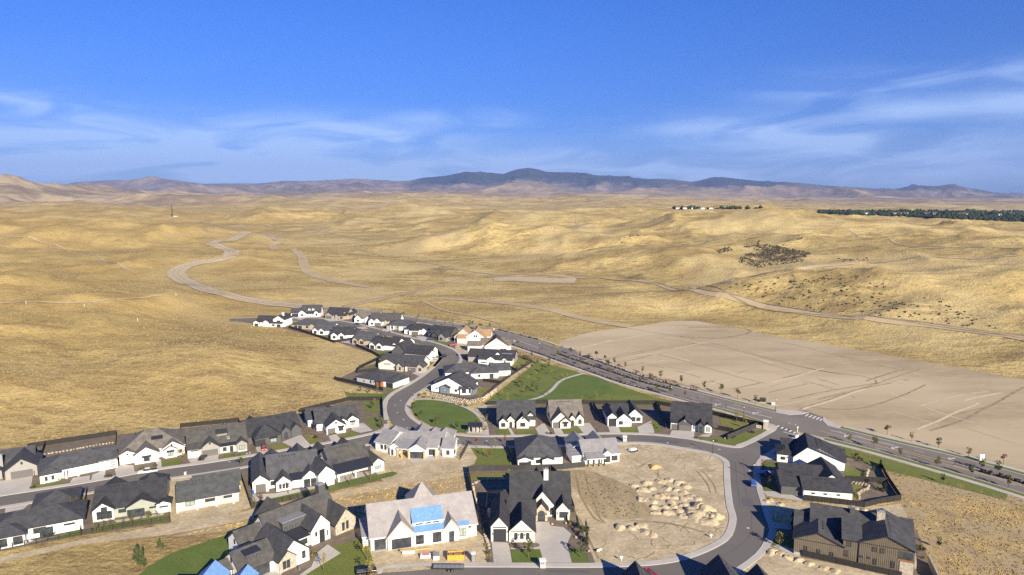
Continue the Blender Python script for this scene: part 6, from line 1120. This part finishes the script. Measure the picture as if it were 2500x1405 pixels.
GS = [((1388, 1280), (1400, 1290), 5), ((1405, 1300), (1440, 1340), 8), ((1190, 1330), (1190, 1372), 8), ((760, 1345), (775, 1380), 7), ((1180, 1010), (1190, 1060), 8), ((1000, 962), (1040, 972), 8), ((1050, 975), (1170, 1000), 10), ((1700, 1072), (1760, 1082), 8), ((1790, 1070), (1870, 1050), 10), ((1590, 1035), (1625, 1060), 6),
      ((690, 1058), (780, 1070), 10), ((100, 1178), (165, 1172), 8), ((255, 1160), (275, 1172), 7), ((560, 1115), (600, 1112), 6), ((326, 1152), (385, 1140), 6), ((1330, 1055), (1345, 1062), 4), ((2060, 1110), (2140, 1140), 12), ((2120, 1180), (2180, 1215), 12), ((440, 1105), (455, 1125), 5), ((1105, 895), (1160, 905), 8), ((900, 800), (960, 815), 8), ((1230, 1150), (1300, 1148), 6), ((800, 1060), (830, 1066), 4), ((2240, 1330), (2290, 1400), 12), ((1850, 1165), (1900, 1170), 5), ((195, 1190), (215, 1290), 6), ((60, 1200), (85, 1190), 4)]
for gi, (a, b, n) in enumerate(GS):
    for k in range(max(2, n // 2)):
        t = random.random(); x = a[0] + (b[0] - a[0]) * t + random.uniform(-4, 4); y = a[1] + (b[1] - a[1]) * t + random.uniform(-2, 2); m = random.choice(['leaf_g', 'leaf_o', 'sage', 'shrub_d', 'leaf_y']); wh = ['beside the curved drive', 'in a bark garden bed'][gi > 1]
        shrub(P(x, y), m, random.uniform(.7, 1.3), 'small round garden shrub ' + wh, 'garden shrubs ' + wh)

mb = MB()
for p in REST:
    me_ = random.choice(SH['shrub_d']); s = random.uniform(.9, 1.4); c, sn = math.cos(s * 40) * s, math.sin(s * 40) * s
    mb.add([(p.x + v.co.x * c - v.co.y * sn, p.y + v.co.x * sn + v.co.y * c, .08 + v.co.z * s) for v in me_.vertices], [tuple(f.vertices) for f in me_.polygons])
me = bpy.data.meshes.new('verge_planting'); me.from_pydata(mb.v, [], mb.f); me.materials.append(M['shrub_d']); tag(link('verge_planting', me), 'dark low shrubs planted along both verges of the main road', kind='stuff')
# ---------------------------------------------------------------- vehicles
def car(name, label, px, py, rz, paint, kind='sedan', L=4.7, cat='car'):
    p = P(px, py); root = empty(name, (p.x, p.y, .06), rz); tag(root, label, cat, 'parked vehicles'); h = L / 2; wd = .93
    pr = {'sedan': [(-h, .35), (-h, .85), (-h + .9, .98), (h - 1.3, .95), (h, .72), (h, .35)], 'suv': [(-h, .4), (-h, 1.0), (-h + .1, 1.08), (h - 1.2, 1.08), (h, .88), (h, .4)], 'truck': [(-h, .55), (-h, 1.12), (h - 1.5, 1.14), (h, 1.0), (h, .5)]}[kind]
    cb = {'sedan': [(-h + .55, .95), (-h + 1.25, 1.42), (.35, 1.44), (h - 1.25, .95)], 'suv': [(-h + .12, 1.06), (-h + .4, 1.68), (.5, 1.7), (h - 1.2, 1.06)], 'truck': [(-.75, 1.12), (-.65, 1.78), (1.0, 1.8), (h - 1.45, 1.12)]}[kind]
    def sect(poly, w0, w1):
        zs = [z for _, z in poly]; z0, z1 = min(zs), max(zs); n = len(poly); vs = []
        for s in (-1, 1):
            for x, z in poly: vs.append((x, s * (w0 + (w1 - w0) * (z - z0) / (z1 - z0)), z))
        return vs, [tuple(range(n))[::-1], tuple(range(n, 2 * n))] + [(i, (i + 1) % n, n + (i + 1) % n, n + i) for i in range(n)]
    b = MB(); vs, fs = sect(pr, wd, wd * .95); b.add(vs, fs); bo = b.build('body', M[paint], root)
    bv = bo.modifiers.new('bevel', 'BEVEL'); bv.width = .07; bv.segments = 2
    g = MB(); vs, fs = sect(cb, wd * .9, wd * .72); g.add(vs, fs); g.build('windows', M['glass'], root)
    r = MB(); xs = sorted(x for x, z in cb if z > 1.3); r.box(xs[0] + .05, xs[-1] - .05, -wd * .72, wd * .72, cb[1][1] - .02, cb[1][1] + .05); r.build('roof_panel', M[paint], root)
    if kind == 'truck': q = MB(); q.box(-h + .12, -.85, -.75, .75, 1.1, 1.17); q.build('cargo_bed', M['trimb'], root)
    wm_ = UNIT.get('wheel')
    if not wm_:
        q = MB(); T = Matrix.Rotation(R(90), 4, 'X'); q.cyl(0, 0, -.12, .12, .36, .36, 12, T=T); wm_ = UNIT['wheel'] = q.mesh('wheel', M['tyre']); q = MB(); q.cyl(0, 0, -.13, .13, .2, .2, 10, T=T); UNIT['rim'] = q.mesh('rim', M['chrome'])
    for sx in (-h + .85, h - .9):
        for sy in (-.86, .86): o = link('wheel', wm_, root); o.location = (sx, sy, .36); link('rim', UNIT['rim'], o)
    for sy in (-.62, .62):
        q = MB(); q.box(h - .06, h + .02, sy - .18, sy + .18, .62, .78); q.build('headlight', M['trimw'], root); q = MB(); q.box(-h - .02, -h + .06, sy - .18, sy + .18, .75, .92); q.build('tail_light', M['redp'], root)
    return root
sa = math.atan2(*(lambda d: (d.y, d.x))(P(500, 1133) - P(384, 1149)))
car('pickup_truck', 'white pickup truck parked at the kerb below the tan roofed house', 362, 1156, sa + math.pi, 'whitecar', 'truck', 5.9, 'pickup truck')
car('parked_car', 'black car parked on the drive of the grey dormer house', 495, 1121, R(95), 'blackcar', 'sedan'); car('pickup_truck', 'dark red pickup truck on the drive of the black house', 645, 1097, R(-70), 'redcar', 'truck', 5.6, 'pickup truck')
car('parked_car', 'bright blue car parked on the right side of the lower street', 1838, 1185, R(80), 'bluecar', 'suv', 4.5); car('parked_suv', 'black car at the bottom edge beside the big lawn', 895, 1401, R(15), 'blackcar', 'suv', 5.0)
car('parked_car', 'red car beside the white wrapped building site', 1106, 846, R(15), 'redcar', 'suv'); car('parked_car', 'dark grey car driving on the bend of the upper street', 1083, 873, R(-120), 'blackcar', 'suv'); car('parked_car', 'silver car on the drive of the tall black peak house', 1057, 878, R(8), 'chrome', 'sedan')
car('parked_car', 'black car on the drive of the triple gable house', 1052, 831, R(12), 'blackcar', 'suv'); car('parked_car', 'dark blue car in the shade on the right block', 1868, 1160, R(170), 'bluecar', 'sedan', 4.4); car('parked_car', 'red car half hidden at the bottom edge', 1586, 1407, R(-50), 'redcar', 'sedan')
car('parked_car', 'dark car in front of the brown roofed row house', 873, 793, R(5), 'blackcar', 'sedan')
# trailer
p = P(1095, 1391); t = empty('flatbed_trailer', (p.x, p.y, .06), R(-1)); tag(t, 'grey twin axle flatbed trailer at the kerb of the bottom street', 'trailer', None)
q = MB(); q.box(-3.9, 3.9, -1.05, 1.05, .62, .72); q.build('deck', M['plastic_g'], t); q = MB(); q.box(-3.9, 3.9, -1.1, -1.04, .6, .95); q.box(-3.9, 3.9, 1.04, 1.1, .6, .95); q.build('side_rails', M['trimb'], t)
q = MB(); q.box(-5.4, -3.8, -.06, .06, .55, .66); q.build('tow_bar', M['trimb'], t)
for k in range(7): q = MB(); q.box(-3.3 + k * 1.1 - .5, -3.3 + k * 1.1 + .5, -1.0, 1.0, .72, .76); q.build('deck_board', M['gmetal'], t)
for x in (.2, 1.1):
    for y_ in (-1.2, 1.2): o = link('wheel', UNIT['wheel'], t); o.location = (x, y_, .36); link('rim', UNIT['rim'], o)
# skip, toilets, pallets
def simple(name, label, cat, px, py, rz, parts, group=None, z=.05):
    p = P(px, py); t = empty(name, (p.x, p.y, z), rz); tag(t, label, cat, group)
    for nm, m, boxes in parts:
        q = MB()
        for b in boxes: q.box(*b)
        q.build(nm, M[m], t)
    return t
simple('skip', 'orange waste skip full of rubble in front of the unfinished house', 'skip', 1113, 1364, R(3), [('base', 'orange', [(-2.1, 2.1, -1.1, 1.1, .1, .2)]), ('side_wall', 'orange', [(-2.1, 2.1, -1.15, -1.08, .1, 1.5)]), ('side_wall', 'orange', [(-2.1, 2.1, 1.08, 1.15, .1, 1.5)]), ('end_wall', 'orange', [(-2.15, -2.08, -1.15, 1.15, .1, 1.5)]), ('end_wall', 'orange', [(2.08, 2.15, -1.15, 1.15, .1, 1.5)]), ('rubble', 'weeds', [(-1.9, -.3, -.9, .9, .2, 1.2), (.1, 1.7, -.6, .8, .2, 1.35), (-.5, .3, -.9, .2, .2, 1.5)])])
def toilet(px, py, label):
    simple('portable_toilet', label, 'portable toilet', px, py, R(5), [('cabin', 'plastic_g', [(-.55, .55, -.55, .55, 0, 2.1)]), ('roof', 'trimw', [(-.6, .6, -.6, .6, 2.1, 2.25)]), ('door', 'gmetal', [(-.4, .4, -.6, -.55, .1, 2.0)])], 'portable toilets')
toilet(1156, 1370, 'grey portable toilet with white roof beside the orange skip')
simple('lumber_stack', 'white wrapped stack of lumber left of the brick pallet', 'lumber stack', 998, 1352, R(5), [('pack', 'wrap', [(-1.6, 1.6, -.5, .5, .1, .9)]), ('boards', 'lumber', [(-2.2, 1.8, -.4, .4, .92, 1.02)])], 'building materials')
simple('material_pallet', 'white stack with red print in front of the unfinished house', 'pallet', 1039, 1362, R(5), [('pack', 'wrap', [(-1.3, 1.3, -.6, .6, .1, .9)]), ('red_print', 'redp', [(-.8, .9, -.3, .4, .9, .93)])], 'building materials')
simple('material_pallet', 'grey wrapped pallet left of the orange skip', 'pallet', 1065, 1364, R(8), [('pack', 'trimw', [(-.75, .75, -1.1, 1.1, .1, 1.2)]), ('cover', 'gmetal', [(-.78, .78, -1.12, 1.12, 1.2, 1.25)])], 'building materials')
simple('lumber_stack', 'long thin plank pile below the two big windows', 'lumber stack', 1030, 1343, R(12), [('boards', 'lumber', [(-3, 3, -.2, .2, .05, .3)])], 'building materials')
for px, py, lb in ((1325, 1386, 'grey stone kerb pillar in front of the cream stone house'), (1525, 1078, 'grey stone kerb pillar beside the pale roofed house'), (1112, 1352, 'small white kerb pillar')):
    if 'small' in lb: continue
    simple('mailbox_pillar', lb, 'mailbox pillar', px, py, R(0), [('column', 'lgrey', [(-.7, .7, -.6, .6, 0, 1.9)]), ('cap', 'trimw', [(-.85, .85, -.75, .75, 1.9, 2.1)]), ('letter_box', 'gmetal', [(-.4, .4, -.65, -.6, 1.1, 1.6)])], 'mailbox pillars', .12)
simple('entrance_pillar', 'pale stone entrance pillar at the street corner by the crossing', 'entrance pillar', 1869, 1048, R(-20), [('column', 'stone', [(-.9, .9, -.9, .9, 0, 3.2)]), ('cap', 'trimw', [(-1.05, 1.05, -1.05, 1.05, 3.2, 3.45)]), ('low_wall', 'stone', [(-3.6, -.9, -.3, .3, 0, 1.2)])], None, .12)
# mail shelter
p = P(1160, 1055); t = empty('mail_shelter', (p.x, p.y, .14), R(0)); tag(t, 'small open shelter with dark roof at the tip of the oval green', 'shelter')
q = MB(); q.prism([(-1.7, 2.5), (1.7, 3.1), (1.7, 3.3), (-1.7, 2.7)], 'x', -2.9, 2.9); q.build('roof', M['metal'], t)
for x in (-2.3, -.8, .8, 2.3): q = MB(); q.box(x - .22, x + .22, -.9, -.46, 0, 2.6); q.build('pillar', M['stone'], t)
for k in range(3): q = MB(); q.box(-1.5 + k * 1.1, -.6 + k * 1.1, .2, .7, 0, 1.7); q.build('mail_cabinet', M['lgrey'], t)
# lamps, signs, boxes
def lamp(px, py, label, h=4.6):
    p = P(px, py); t = empty('street_lamp', (p.x, p.y, .1), 0); tag(t, label, 'street lamp', 'street lamps'); q = MB(); q.cyl(0, 0, 0, h, .1, .07, 8); q.build('pole', M['trimb'], t)
    q = MB(); q.cyl(0, 0, h, h + .5, .16, .26, 8); q.build('lantern', M['trimw'], t); q = MB(); q.cyl(0, 0, h + .5, h + .75, .32, .05, 8); q.build('lamp_cap', M['trimb'], t); q = MB(); q.cyl(0, 0, 0, .4, .2, .16, 8); q.build('base', M['trimb'], t)
for x, y, lb in ((1740, 1108, 'black street lamp at the top right of the bare lot'), (1893, 1003, 'black street lamp on the far side of the crossing'), (1094, 783, 'black street lamp on the far verge above the upper houses'), (1317, 858, 'black street lamp at the near kerb of the main road'), (1030, 1063, 'black street lamp above the framed courtyard house'), (766, 745, 'slim dark pole behind the twin dormer house'), (1815, 1022, 'dark lamp behind the corner garden'), (1839, 1170, 'thin lamp beside the blue car'), (1001, 925, 'tall brown pole in the bed by the brown garage drive')): lamp(x, y, lb)
simple('utility_cabinet', 'dark green utility cabinet on the edge of the graded lot', 'utility cabinet', 1862, 982, R(-15), [('cabinet', 'leaf_g', [(-1.3, 1.3, -.9, .9, .2, 1.8)]), ('plinth', 'concrete', [(-1.6, 1.6, -1.2, 1.2, 0, .2)]), ('door', 'leaf_d', [(-1.1, 1.1, -.95, -.9, .4, 1.6)])], 'utility boxes')
simple('utility_cabinet', 'grey utility cabinet next to the street lamp on the graded lot', 'utility cabinet', 1888, 989, R(-15), [('cabinet', 'lgrey', [(-.9, .9, -.6, .6, .1, 1.4)]), ('plinth', 'concrete', [(-1.2, 1.2, -.9, .9, 0, .1)])], 'utility boxes')
simple('utility_cabinet', 'pale utility box at the near corner of the crossing', 'utility cabinet', 1944, 1070, R(10), [('cabinet', 'trimw', [(-.6, .6, -.5, .5, .1, 1.1)]), ('lid', 'lgrey', [(-.7, .7, -.6, .6, 1.1, 1.25)])], 'utility boxes', .15)
def board(px, py, label, w_=1.5, h=1.1, z=1.0, rz=0):
    simple('site_sign', label, 'sign', px, py, rz, [('board', 'trimw', [(-w_ / 2, w_ / 2, -.05, .05, z, z + h)]), ('post', 'trimw', [(-.07, .07, .05, .15, 0, z + h)])], 'site signs')
board(2397, 1128, 'white blank sign board standing on the far verge', 1.6, 2.2, .5); board(1517, 1371, 'small white lot sign near the bottom of the bare lot', .6, .6, .8); board(1463, 1349, 'white lying sign board at the left of the bare lot', 1.6, .5, .4, .5); board(1736, 1314, 'white and green stake in the lower right of the bare lot', .5, .6, .5)
board(1893, 1270, 'white post at the kerb before the brown house', .3, 1.6, .1); board(1947, 1056, 'small red stop sign on the crossing corner', .5, .5, 1.8); board(1206, 808, 'white sign at the end of the short median', .6, .9, .6); board(1639, 950, 'white sign at the end of the long median', .5, .9, .6)
for x, y, c, lb in ((618, 1206, 'plastic_b', 'blue wheelie bin at the corner of the white gabled house'), (453, 1160, 'lgrey', 'pale bin at the kerb above the stucco house'), (732, 1393, 'plastic_g', 'dark bin beside the stone bay of the farmhouse'), (197, 1243, 'plastic_b', 'blue bin behind the patio house'), (743, 1112, 'lgrey', 'round pale tank on the street by the white gabled house'), (1112, 820, 'plastic_b', 'blue site box by the brown sheathed house')):
    simple('wheelie_bin', lb, 'bin', x, y, R(10), [('bin', c, [(-.35, .35, -.4, .4, .1, 1.0)]), ('lid', c, [(-.38, .38, -.45, .42, 1.0, 1.08)]), ('wheels', 'tyre', [(-.36, .36, .3, .45, 0, .2)])], 'bins')
# parasol and chairs
p = P(160, 1288); t = empty('garden_parasol', (p.x, p.y, .05)); tag(t, 'purple parasol lying open in the side yard of the patio house', 'parasol'); q = MB(); q.cyl(0, 0, .3, .9, 1.5, .1, 8); M['purple'] = mat('purple_cloth', (.2, .05, .42), .8, .1, 2); q.build('canopy', M['purple'], t); q = MB(); q.cyl(0, 0, 0, .4, .04, .04, 6); q.build('pole', M['trimw'], t)
for k, (x, y) in enumerate(((58, 1322), (70, 1319), (76, 1325), (62, 1328), (110, 1312), (118, 1310), (126, 1309), (132, 1306))):
    simple('patio_chair', ('white' if k < 4 else 'dark') + f' patio chair, {ORD[k % 4]} of its set on the patio house terrace', 'chair', x, y, R(k * 40), [('seat', 'trimw' if k < 4 else 'trimb', [(-.35, .35, -.35, .35, .35, .5)]), ('backrest', 'trimw' if k < 4 else 'trimb', [(-.35, .35, .28, .36, .5, 1.0)]), ('legs', 'trimb', [(-.3, -.25, -.3, -.25, 0, .35), (.25, .3, -.3, -.25, 0, .35), (-.3, -.25, .25, .3, 0, .35), (.25, .3, .25, .3, 0, .35)])], 'patio chairs')
# ---------------------------------------------------------------- soil mounds, rubble, boulders
def mound(px, py, r, h, label, m='mound', name='soil_mound', group='soil mounds on the bare lot', seed=0):
    p = P(px, py); n = 17; rs = random.Random(seed * 7 + 1); gx, gy = np.meshgrid(np.linspace(-1, 1, n), np.linspace(-1, 1, n)); d = np.hypot(gx, gy); ox, oy = rs.uniform(0, 99), rs.uniform(0, 99)
    wx_ = .35 * fbm(gx + ox, gy + oy, .6, 2, seed + 3); z = h * np.clip(1 - (d + wx_) ** 2, 0, 1) ** 1.15 * (.85 + .45 * fbm(gx + ox, gy + oy, .9, 2, seed)) + .08 * h * fbm(gx + oy, gy + ox, .35, 2, seed) * (d < .85) - .08
    mb = MB(); mb.add([(float(a) * r * rs.uniform(.97, 1.03), float(b) * r * .85, float(c)) for a, b, c in zip(gx.ravel(), gy.ravel(), z.ravel())], [(i * n + j, i * n + j + 1, (i + 1) * n + j + 1, (i + 1) * n + j) for i in range(n - 1) for j in range(n - 1)])
    o = mb.build(name, M[m], smooth=True); o.location = (p.x, p.y, .03); o.rotation_euler = (0, 0, rs.uniform(0, 6)); tag(o, label, 'soil mound', group); return o
MD = [(1130, 600), (1210, 640), (1290, 630), (1360, 565), (1440, 555), (1520, 575), (1590, 610), (1420, 630), (1500, 640), (1570, 665), (1200, 720), (1290, 745), (1390, 690), (1475, 705), (1560, 720), (1300, 795), (1390, 800), (1480, 790), (1570, 775), (1665, 765), (1310, 840), (1420, 845), (1520, 830), (1620, 830), (1720, 790), (1560, 870), (1665, 885), (1710, 850), (1800, 860), (1855, 880), (1780, 925), (1690, 720), (1000, 975), (1110, 985), (1235, 1015), (1290, 1045), (1180, 960), (1760, 820), (1340, 700), (1240, 580), (1450, 750), (1630, 700)]
MD.sort()
for i, (a, b) in enumerate(MD):
    big = a > 1600 and b > 780
    row = 'upper' if b < 660 else 'middle' if b < 800 else 'lower' if b < 940 else 'bottom'
    for lo in (0,): pass
    mound(1240 + a / 3.65, 1020 + b / 3.65 + 2, (2.9 if big else 2.0) * random.uniform(.8, 1.25), (1.45 if big else .95) * random.uniform(.75, 1.2), f'pale soil heap, {ORD[i] if i < 40 else ["second last", "last"][i % 2]} from the left on the bare lot', seed=i)
mound(1598, 1141, 2.6, 1.2, 'small orange heap of sand on the upper bare lot', 'sand', 'sand_heap', None, 77)
for i, (x, y) in enumerate(((1870, 1226), (1882, 1222), (1905, 1232), (2060, 1245), (2085, 1243), (2110, 1246), (2130, 1250), (1885, 1345), (1905, 1352), (1925, 1362), (1950, 1368), (1975, 1378), (1880, 1352), (2010, 1388), (2040, 1396), (850, 1287), (862, 1282))):
    mound(x, y, 1.6, .7, f'low ragged ridge of spoil beside the right hand plots, {ORD[i]} from the street' if x > 1000 else f'small spoil heap beside the farmhouse stone gable, {ORD[i - 15]} of two', 'lotdirt', 'spoil_heap', 'spoil heaps', seed=200 + i)
# skid of rubble near the pale roofed house
simple('rubble_skid', 'pile of white building rubble right of the pale roofed house', 'rubble pile', 1545, 1102, R(25), [('slabs', 'wrap', [(-1.5, 1.2, -.8, .9, .1, .5), (-.9, 1.6, -.4, 1.2, .5, .75)]), ('beams', 'trimb', [(-1.8, 1.6, -1.0, -.85, 0, .5)])])
for i, (x, y, s) in enumerate(((1348, 1282, .8), (1381, 1280, .9), (1252, 1328, .8), (1302, 1326, .9), (1406, 1315, .9), (1438, 1348, .9), (1955, 1072, .9), (1966, 1076, .8), (1978, 1074, .9), (1990, 1075, .8), (1468, 1030, .8), (1770, 1072, .8), (610, 1108, .8), (602, 1110, .7), (1186, 1052, .8), (1058, 972, .9), (1320, 1140, .9))):
    o = link('boulder', random.choice(ROCKS)); p = P(x, y); o.location = (p.x, p.y, .3); o.scale = (s, s, s); o.rotation_euler = (0, 0, i); tag(o, f'pale garden boulder, {ORD[i]} in the list of kerbside boulders' if 0 else ['pale boulder in the bed right of the arched entry', 'pale boulder below the right gable of the cream stone house', 'pale boulder left of the bark island', 'pale boulder right of the bark island', 'pale boulder at the bend of the wide drive', 'pale boulder at the lower end of the long bark bed', 'first pale boulder on the corner lawn by the crossing', 'second pale boulder on the corner lawn by the crossing', 'third pale boulder on the corner lawn by the crossing', 'fourth pale boulder on the corner lawn by the crossing', 'pale boulder left of the tall garage house', 'pale boulder in front of the grey porch house', 'pale boulder right of the grey dormer lawn', 'smaller pale boulder right of the grey dormer lawn', 'pale boulder by the oval green path', 'pale boulder under the boulder wall', 'pale boulder behind the cream stone house'][i], 'boulder', 'garden boulders')
# wheel marks and furrows on the bare lot
rt = random.Random(4)
for i in range(110):
    x = rt.uniform(1540, 1755); y = rt.uniform(1090, 1165) if i < 66 else rt.uniform(1280, 1365)
    if i < 66 and (x > 1738 or (x > 1700 and y < 1104)): continue
    if i >= 66 and not (1440 + (1365 - y) * .1 < x < 1760 - (y - 1300) * 1.2): x = rt.uniform(1470, 1650)
    a = rt.uniform(0, 3.1); l = rt.uniform(8, 26); b = rt.uniform(-.4, .4)
    pts = [(x + math.cos(a + b * t) * l * t, y + math.sin(a + b * t) * l * t * .45) for t in (-1, -.4, .3, 1)]
    ribbon('wheel_rut', pts, -rt.uniform(.06, .2), .12, .045 + i * .0002, 'weeds' if i % 3 else 'mound', step=1.5, wob=.14)
for pts, wd in (([(1425, 1148), (1440, 1200), (1462, 1260), (1475, 1275)], .3), ([(1405, 1160), (1420, 1215), (1450, 1265), (1478, 1278)], .35), ([(1700, 1150), (1725, 1180), (1735, 1205)], .25), ([(1712, 1148), (1740, 1180), (1750, 1205)], .25), ([(1540, 1272), (1640, 1280), (1720, 1300)], .4), ([(1410, 1260), (1440, 1320), (1460, 1365)], .3)):
    ribbon('wheel_rut', pts, -wd, wd, .05, 'weeds', step=2, wob=.2)
ribbon('dirt_spill', [(935, 1396), (1000, 1392), (1075, 1384), (1100, 1381)], -1.0, 1.0, .19, 'lotdirt', step=2, wob=.5)
# patched drive of the farmhouse
for k in range(3): pass
# ---------------------------------------------------------------- dry grass tufts (geometry on the near slopes)
rg = np.random.default_rng(5)
def scatter(n, x0, x1, y0, y1, ok, power=1.6):
    u = rg.random(n); yy = (y0 ** (1 - power) + u * (y1 ** (1 - power) - y0 ** (1 - power))) ** (1 / (1 - power)); t_ = rg.uniform(x0, x1, n) * yy; k = ok(t_, yy); return t_[k], yy[k]
def tufts(name, label, xs, ys_, m, s0, s1, flat_=.5):
    n = len(xs); z = hz(xs, ys_); v = np.zeros((n, 8, 3)); s = rg.uniform(s0, s1, n) * (1 + ys_ / 900); a = rg.uniform(0, math.pi, n)
    for q_ in range(2):
        an = a + q_ * 1.57; c, sn = np.cos(an) * s, np.sin(an) * s
        for k, (f, zz_) in enumerate(((-1, -.05), (1, -.05), (.75, 1), (-.7, 1))):
            v[:, q_ * 4 + k, 0] = xs + c * f; v[:, q_ * 4 + k, 1] = ys_ + sn * f; v[:, q_ * 4 + k, 2] = z + s * flat_ * zz_ * rg.uniform(.7, 1.3, n)
    me = bpy.data.meshes.new(name); me.from_pydata(v.reshape(-1, 3).tolist(), [], [tuple(range(i * 4, i * 4 + 4)) for i in range(n * 2)]); me.materials.append(M[m]); o = link(name, me); tag(o, label, kind='stuff'); return o
inside = lambda poly: (lambda x, y: sdist(x, y, poly) < 0)
outside = lambda x, y: sdist(x, y, FLAT) > 2
xs, yv = scatter(26000, -.95, .1, 250, 1100, outside); tufts('dry_grass_tufts', 'brown dry grass tufts over the left hill', xs, yv, 'weeds', .14, .42)
WF = [P(*p).to_2d() for p in ((2165, 1150), (2300, 1170), (2420, 1200), (2520, 1225), (2700, 1260), (2700, 1440), (2300, 1440), (2240, 1300), (2200, 1228))]
xs, yv = scatter(12000, .4, 1.0, 125, 240, inside(WF)); tufts('dry_grass_tufts', 'golden dry grass tufts on the right slope', xs, yv, 'weeds', .1, .34)
xs, yv = scatter(40000, .4, 1.0, 125, 240, inside(WF)); k_ = fbm(xs, yv, 16, 3, 4) > .0; tufts('dry_grass_tufts', 'pale straw coloured grass clumps on the right slope', xs[k_], yv[k_], 'straw', .07, .24, .6)
WG = [P(*p).to_2d() for p in ((806, 1208), (960, 1180), (1138, 1160), (1150, 1200), (1060, 1215), (900, 1245), (860, 1290), (700, 1260), (600, 1290), (420, 1310), (640, 1262))]
xs, yv = scatter(9000, -.7, 0, 150, 260, inside(WG)); tufts('dry_grass_tufts', 'dry grass tufts between the back gardens', xs, yv, 'goldweeds', .15, .5)
WL = [P(*p).to_2d() for p in ((1425, 1160), (1470, 1170), (1540, 1200), (1570, 1235), (1560, 1262), (1480, 1264), (1450, 1240), (1420, 1190))]
xs, yv = scatter(5000, 0, .5, 150, 240, inside(WL)); tufts('dry_grass_tufts', 'brown weeds on the slope of the bare lot', xs, yv, 'sage', .1, .35)
# sagebrush on the hills
SP = [([(1800, 640), (1870, 598), (1980, 620), (1960, 640), (1850, 655)], 900), ([(1745, 612), (1780, 602), (1790, 612), (1755, 620)], 70), ([(1810, 608), (1855, 588), (1850, 606)], 90), ([(1890, 600), (1960, 580), (1950, 592)], 60), ([(1760, 702), (1950, 672), (2080, 672), (2200, 700), (2380, 760), (2440, 805), (2250, 785), (2050, 775), (1900, 745)], 260), ([(2040, 632), (2140, 628), (2140, 638), (2060, 640)], 40), ([(1500, 588), (1560, 578), (1600, 575), (1520, 596)], 60)]
sx_, sy_ = [], []
for poly, n in SP:
    pw = [G(*p) for p in poly]; pp = [v.to_2d() for v in pw]; X0, X1 = min(v.x for v in pw), max(v.x for v in pw); Y0, Y1 = min(v.y for v in pw), max(v.y for v in pw)
    a_, b_ = rg.uniform(X0, X1, n * 3), rg.uniform(Y0, Y1, n * 3); k = (sdist(a_, b_, pp) < 0) & (fbm(a_, b_, 45, 3, 8) > (-.05 if n > 500 else -.5)); sx_.append(a_[k][:n]); sy_.append(b_[k][:n])
sx_, sy_ = np.concatenate(sx_), np.concatenate(sy_)
tufts('sagebrush', 'dark sagebrush thickets on the sunny hillsides', sx_, sy_, 'sage', .22, .75, .9)
# far wooded town
def blobs(name, label, pts, m, r0, r1):
    v, f = [], []
    for p in pts:
        r = random.uniform(r0, r1); b = len(v); n = 6
        for k in range(n): a = k * 6.283 / n; q = random.uniform(.8, 1.2) * r; v.append((p.x + q * math.cos(a), p.y + q * math.sin(a), p.z + r * .35))
        v.append((p.x, p.y, p.z + r * 1.3)); v.append((p.x, p.y, p.z - r * .2)); f += [(b + k, b + (k + 1) % n, b + 6) for k in range(n)] + [(b + (k + 1) % n, b + k, b + 7) for k in range(n)]
    me = bpy.data.meshes.new(name); me.from_pydata(v, [], f); me.materials.append(M[m]); o = link(name, me); tag(o, label, kind='stuff')
pts = []
for k in range(1700):
    x = 2560 - 560 * random.random() ** 1.6; f = (x - 1990) / 570; y0, y1 = 518 - 3 * f, 521 + 24 * f; pts.append(G(x, random.uniform(y0, y1)))
for k in range(60): pts.append(G(random.choice([random.uniform(1645, 1700), random.uniform(1780, 1810), random.uniform(1650, 1860)]), random.uniform(509, 511.5)))
blobs('far_wood', 'dark belt of trees around the distant town on the right', pts, 'leaf_d', 2.5, 7)
for i, x in enumerate((1655, 1672, 1693, 1712, 1735, 2190, 2215, 2262, 2270, 2284, 2350, 2110, 2440)):
    p = G(x, 511 if x < 1900 else 522 + (x - 1990) * .012); q = MB(); s = random.uniform(4, 6) if x < 1900 else random.uniform(6, 12); q.box(-s, s, -6, 6, 0, 3.4); t = empty('distant_house', p, random.uniform(-.4, .4)); q.build('wall', M['white'], t); q = MB(); q.prism([(-7, 4), (7, 4), (0, 6.5)], 'x', -s - 1, s + 1); q.build('roof', M['tanroof'], t)
    tag(t, f'tiny pale building among the distant trees on the right, {ORD[i]} of thirteen', 'building', 'distant buildings')
p = G(421, 530); q = MB(); q.cyl(0, 0, 0, 34, 1.2, .8, 8); t = empty('radio_mast', p); q.build('pole', M['trimb'], t); tag(t, 'thin dark mast rising in the far left valley', 'mast'); q = MB(); q.box(4, 16, -4, 4, 0, 3); q.build('equipment_shed', M['lgrey'], t)
for i, (x, y) in enumerate(((64, 742), (206, 750), (336, 784), (430, 722))):
    p = G(x, y); q = MB(); q.box(-.1, .1, -.1, .1, 0, 2.0); t = empty('marker_post', p); q.build('post', M['trimw'], t); q = MB(); q.box(-.12, .12, -.12, .12, 2.0, 2.1); q.build('post_cap', M['trimb'], t); tag(t, f'white marker post on the left hillside, {ORD[i]} from the left', 'marker post', 'marker posts')
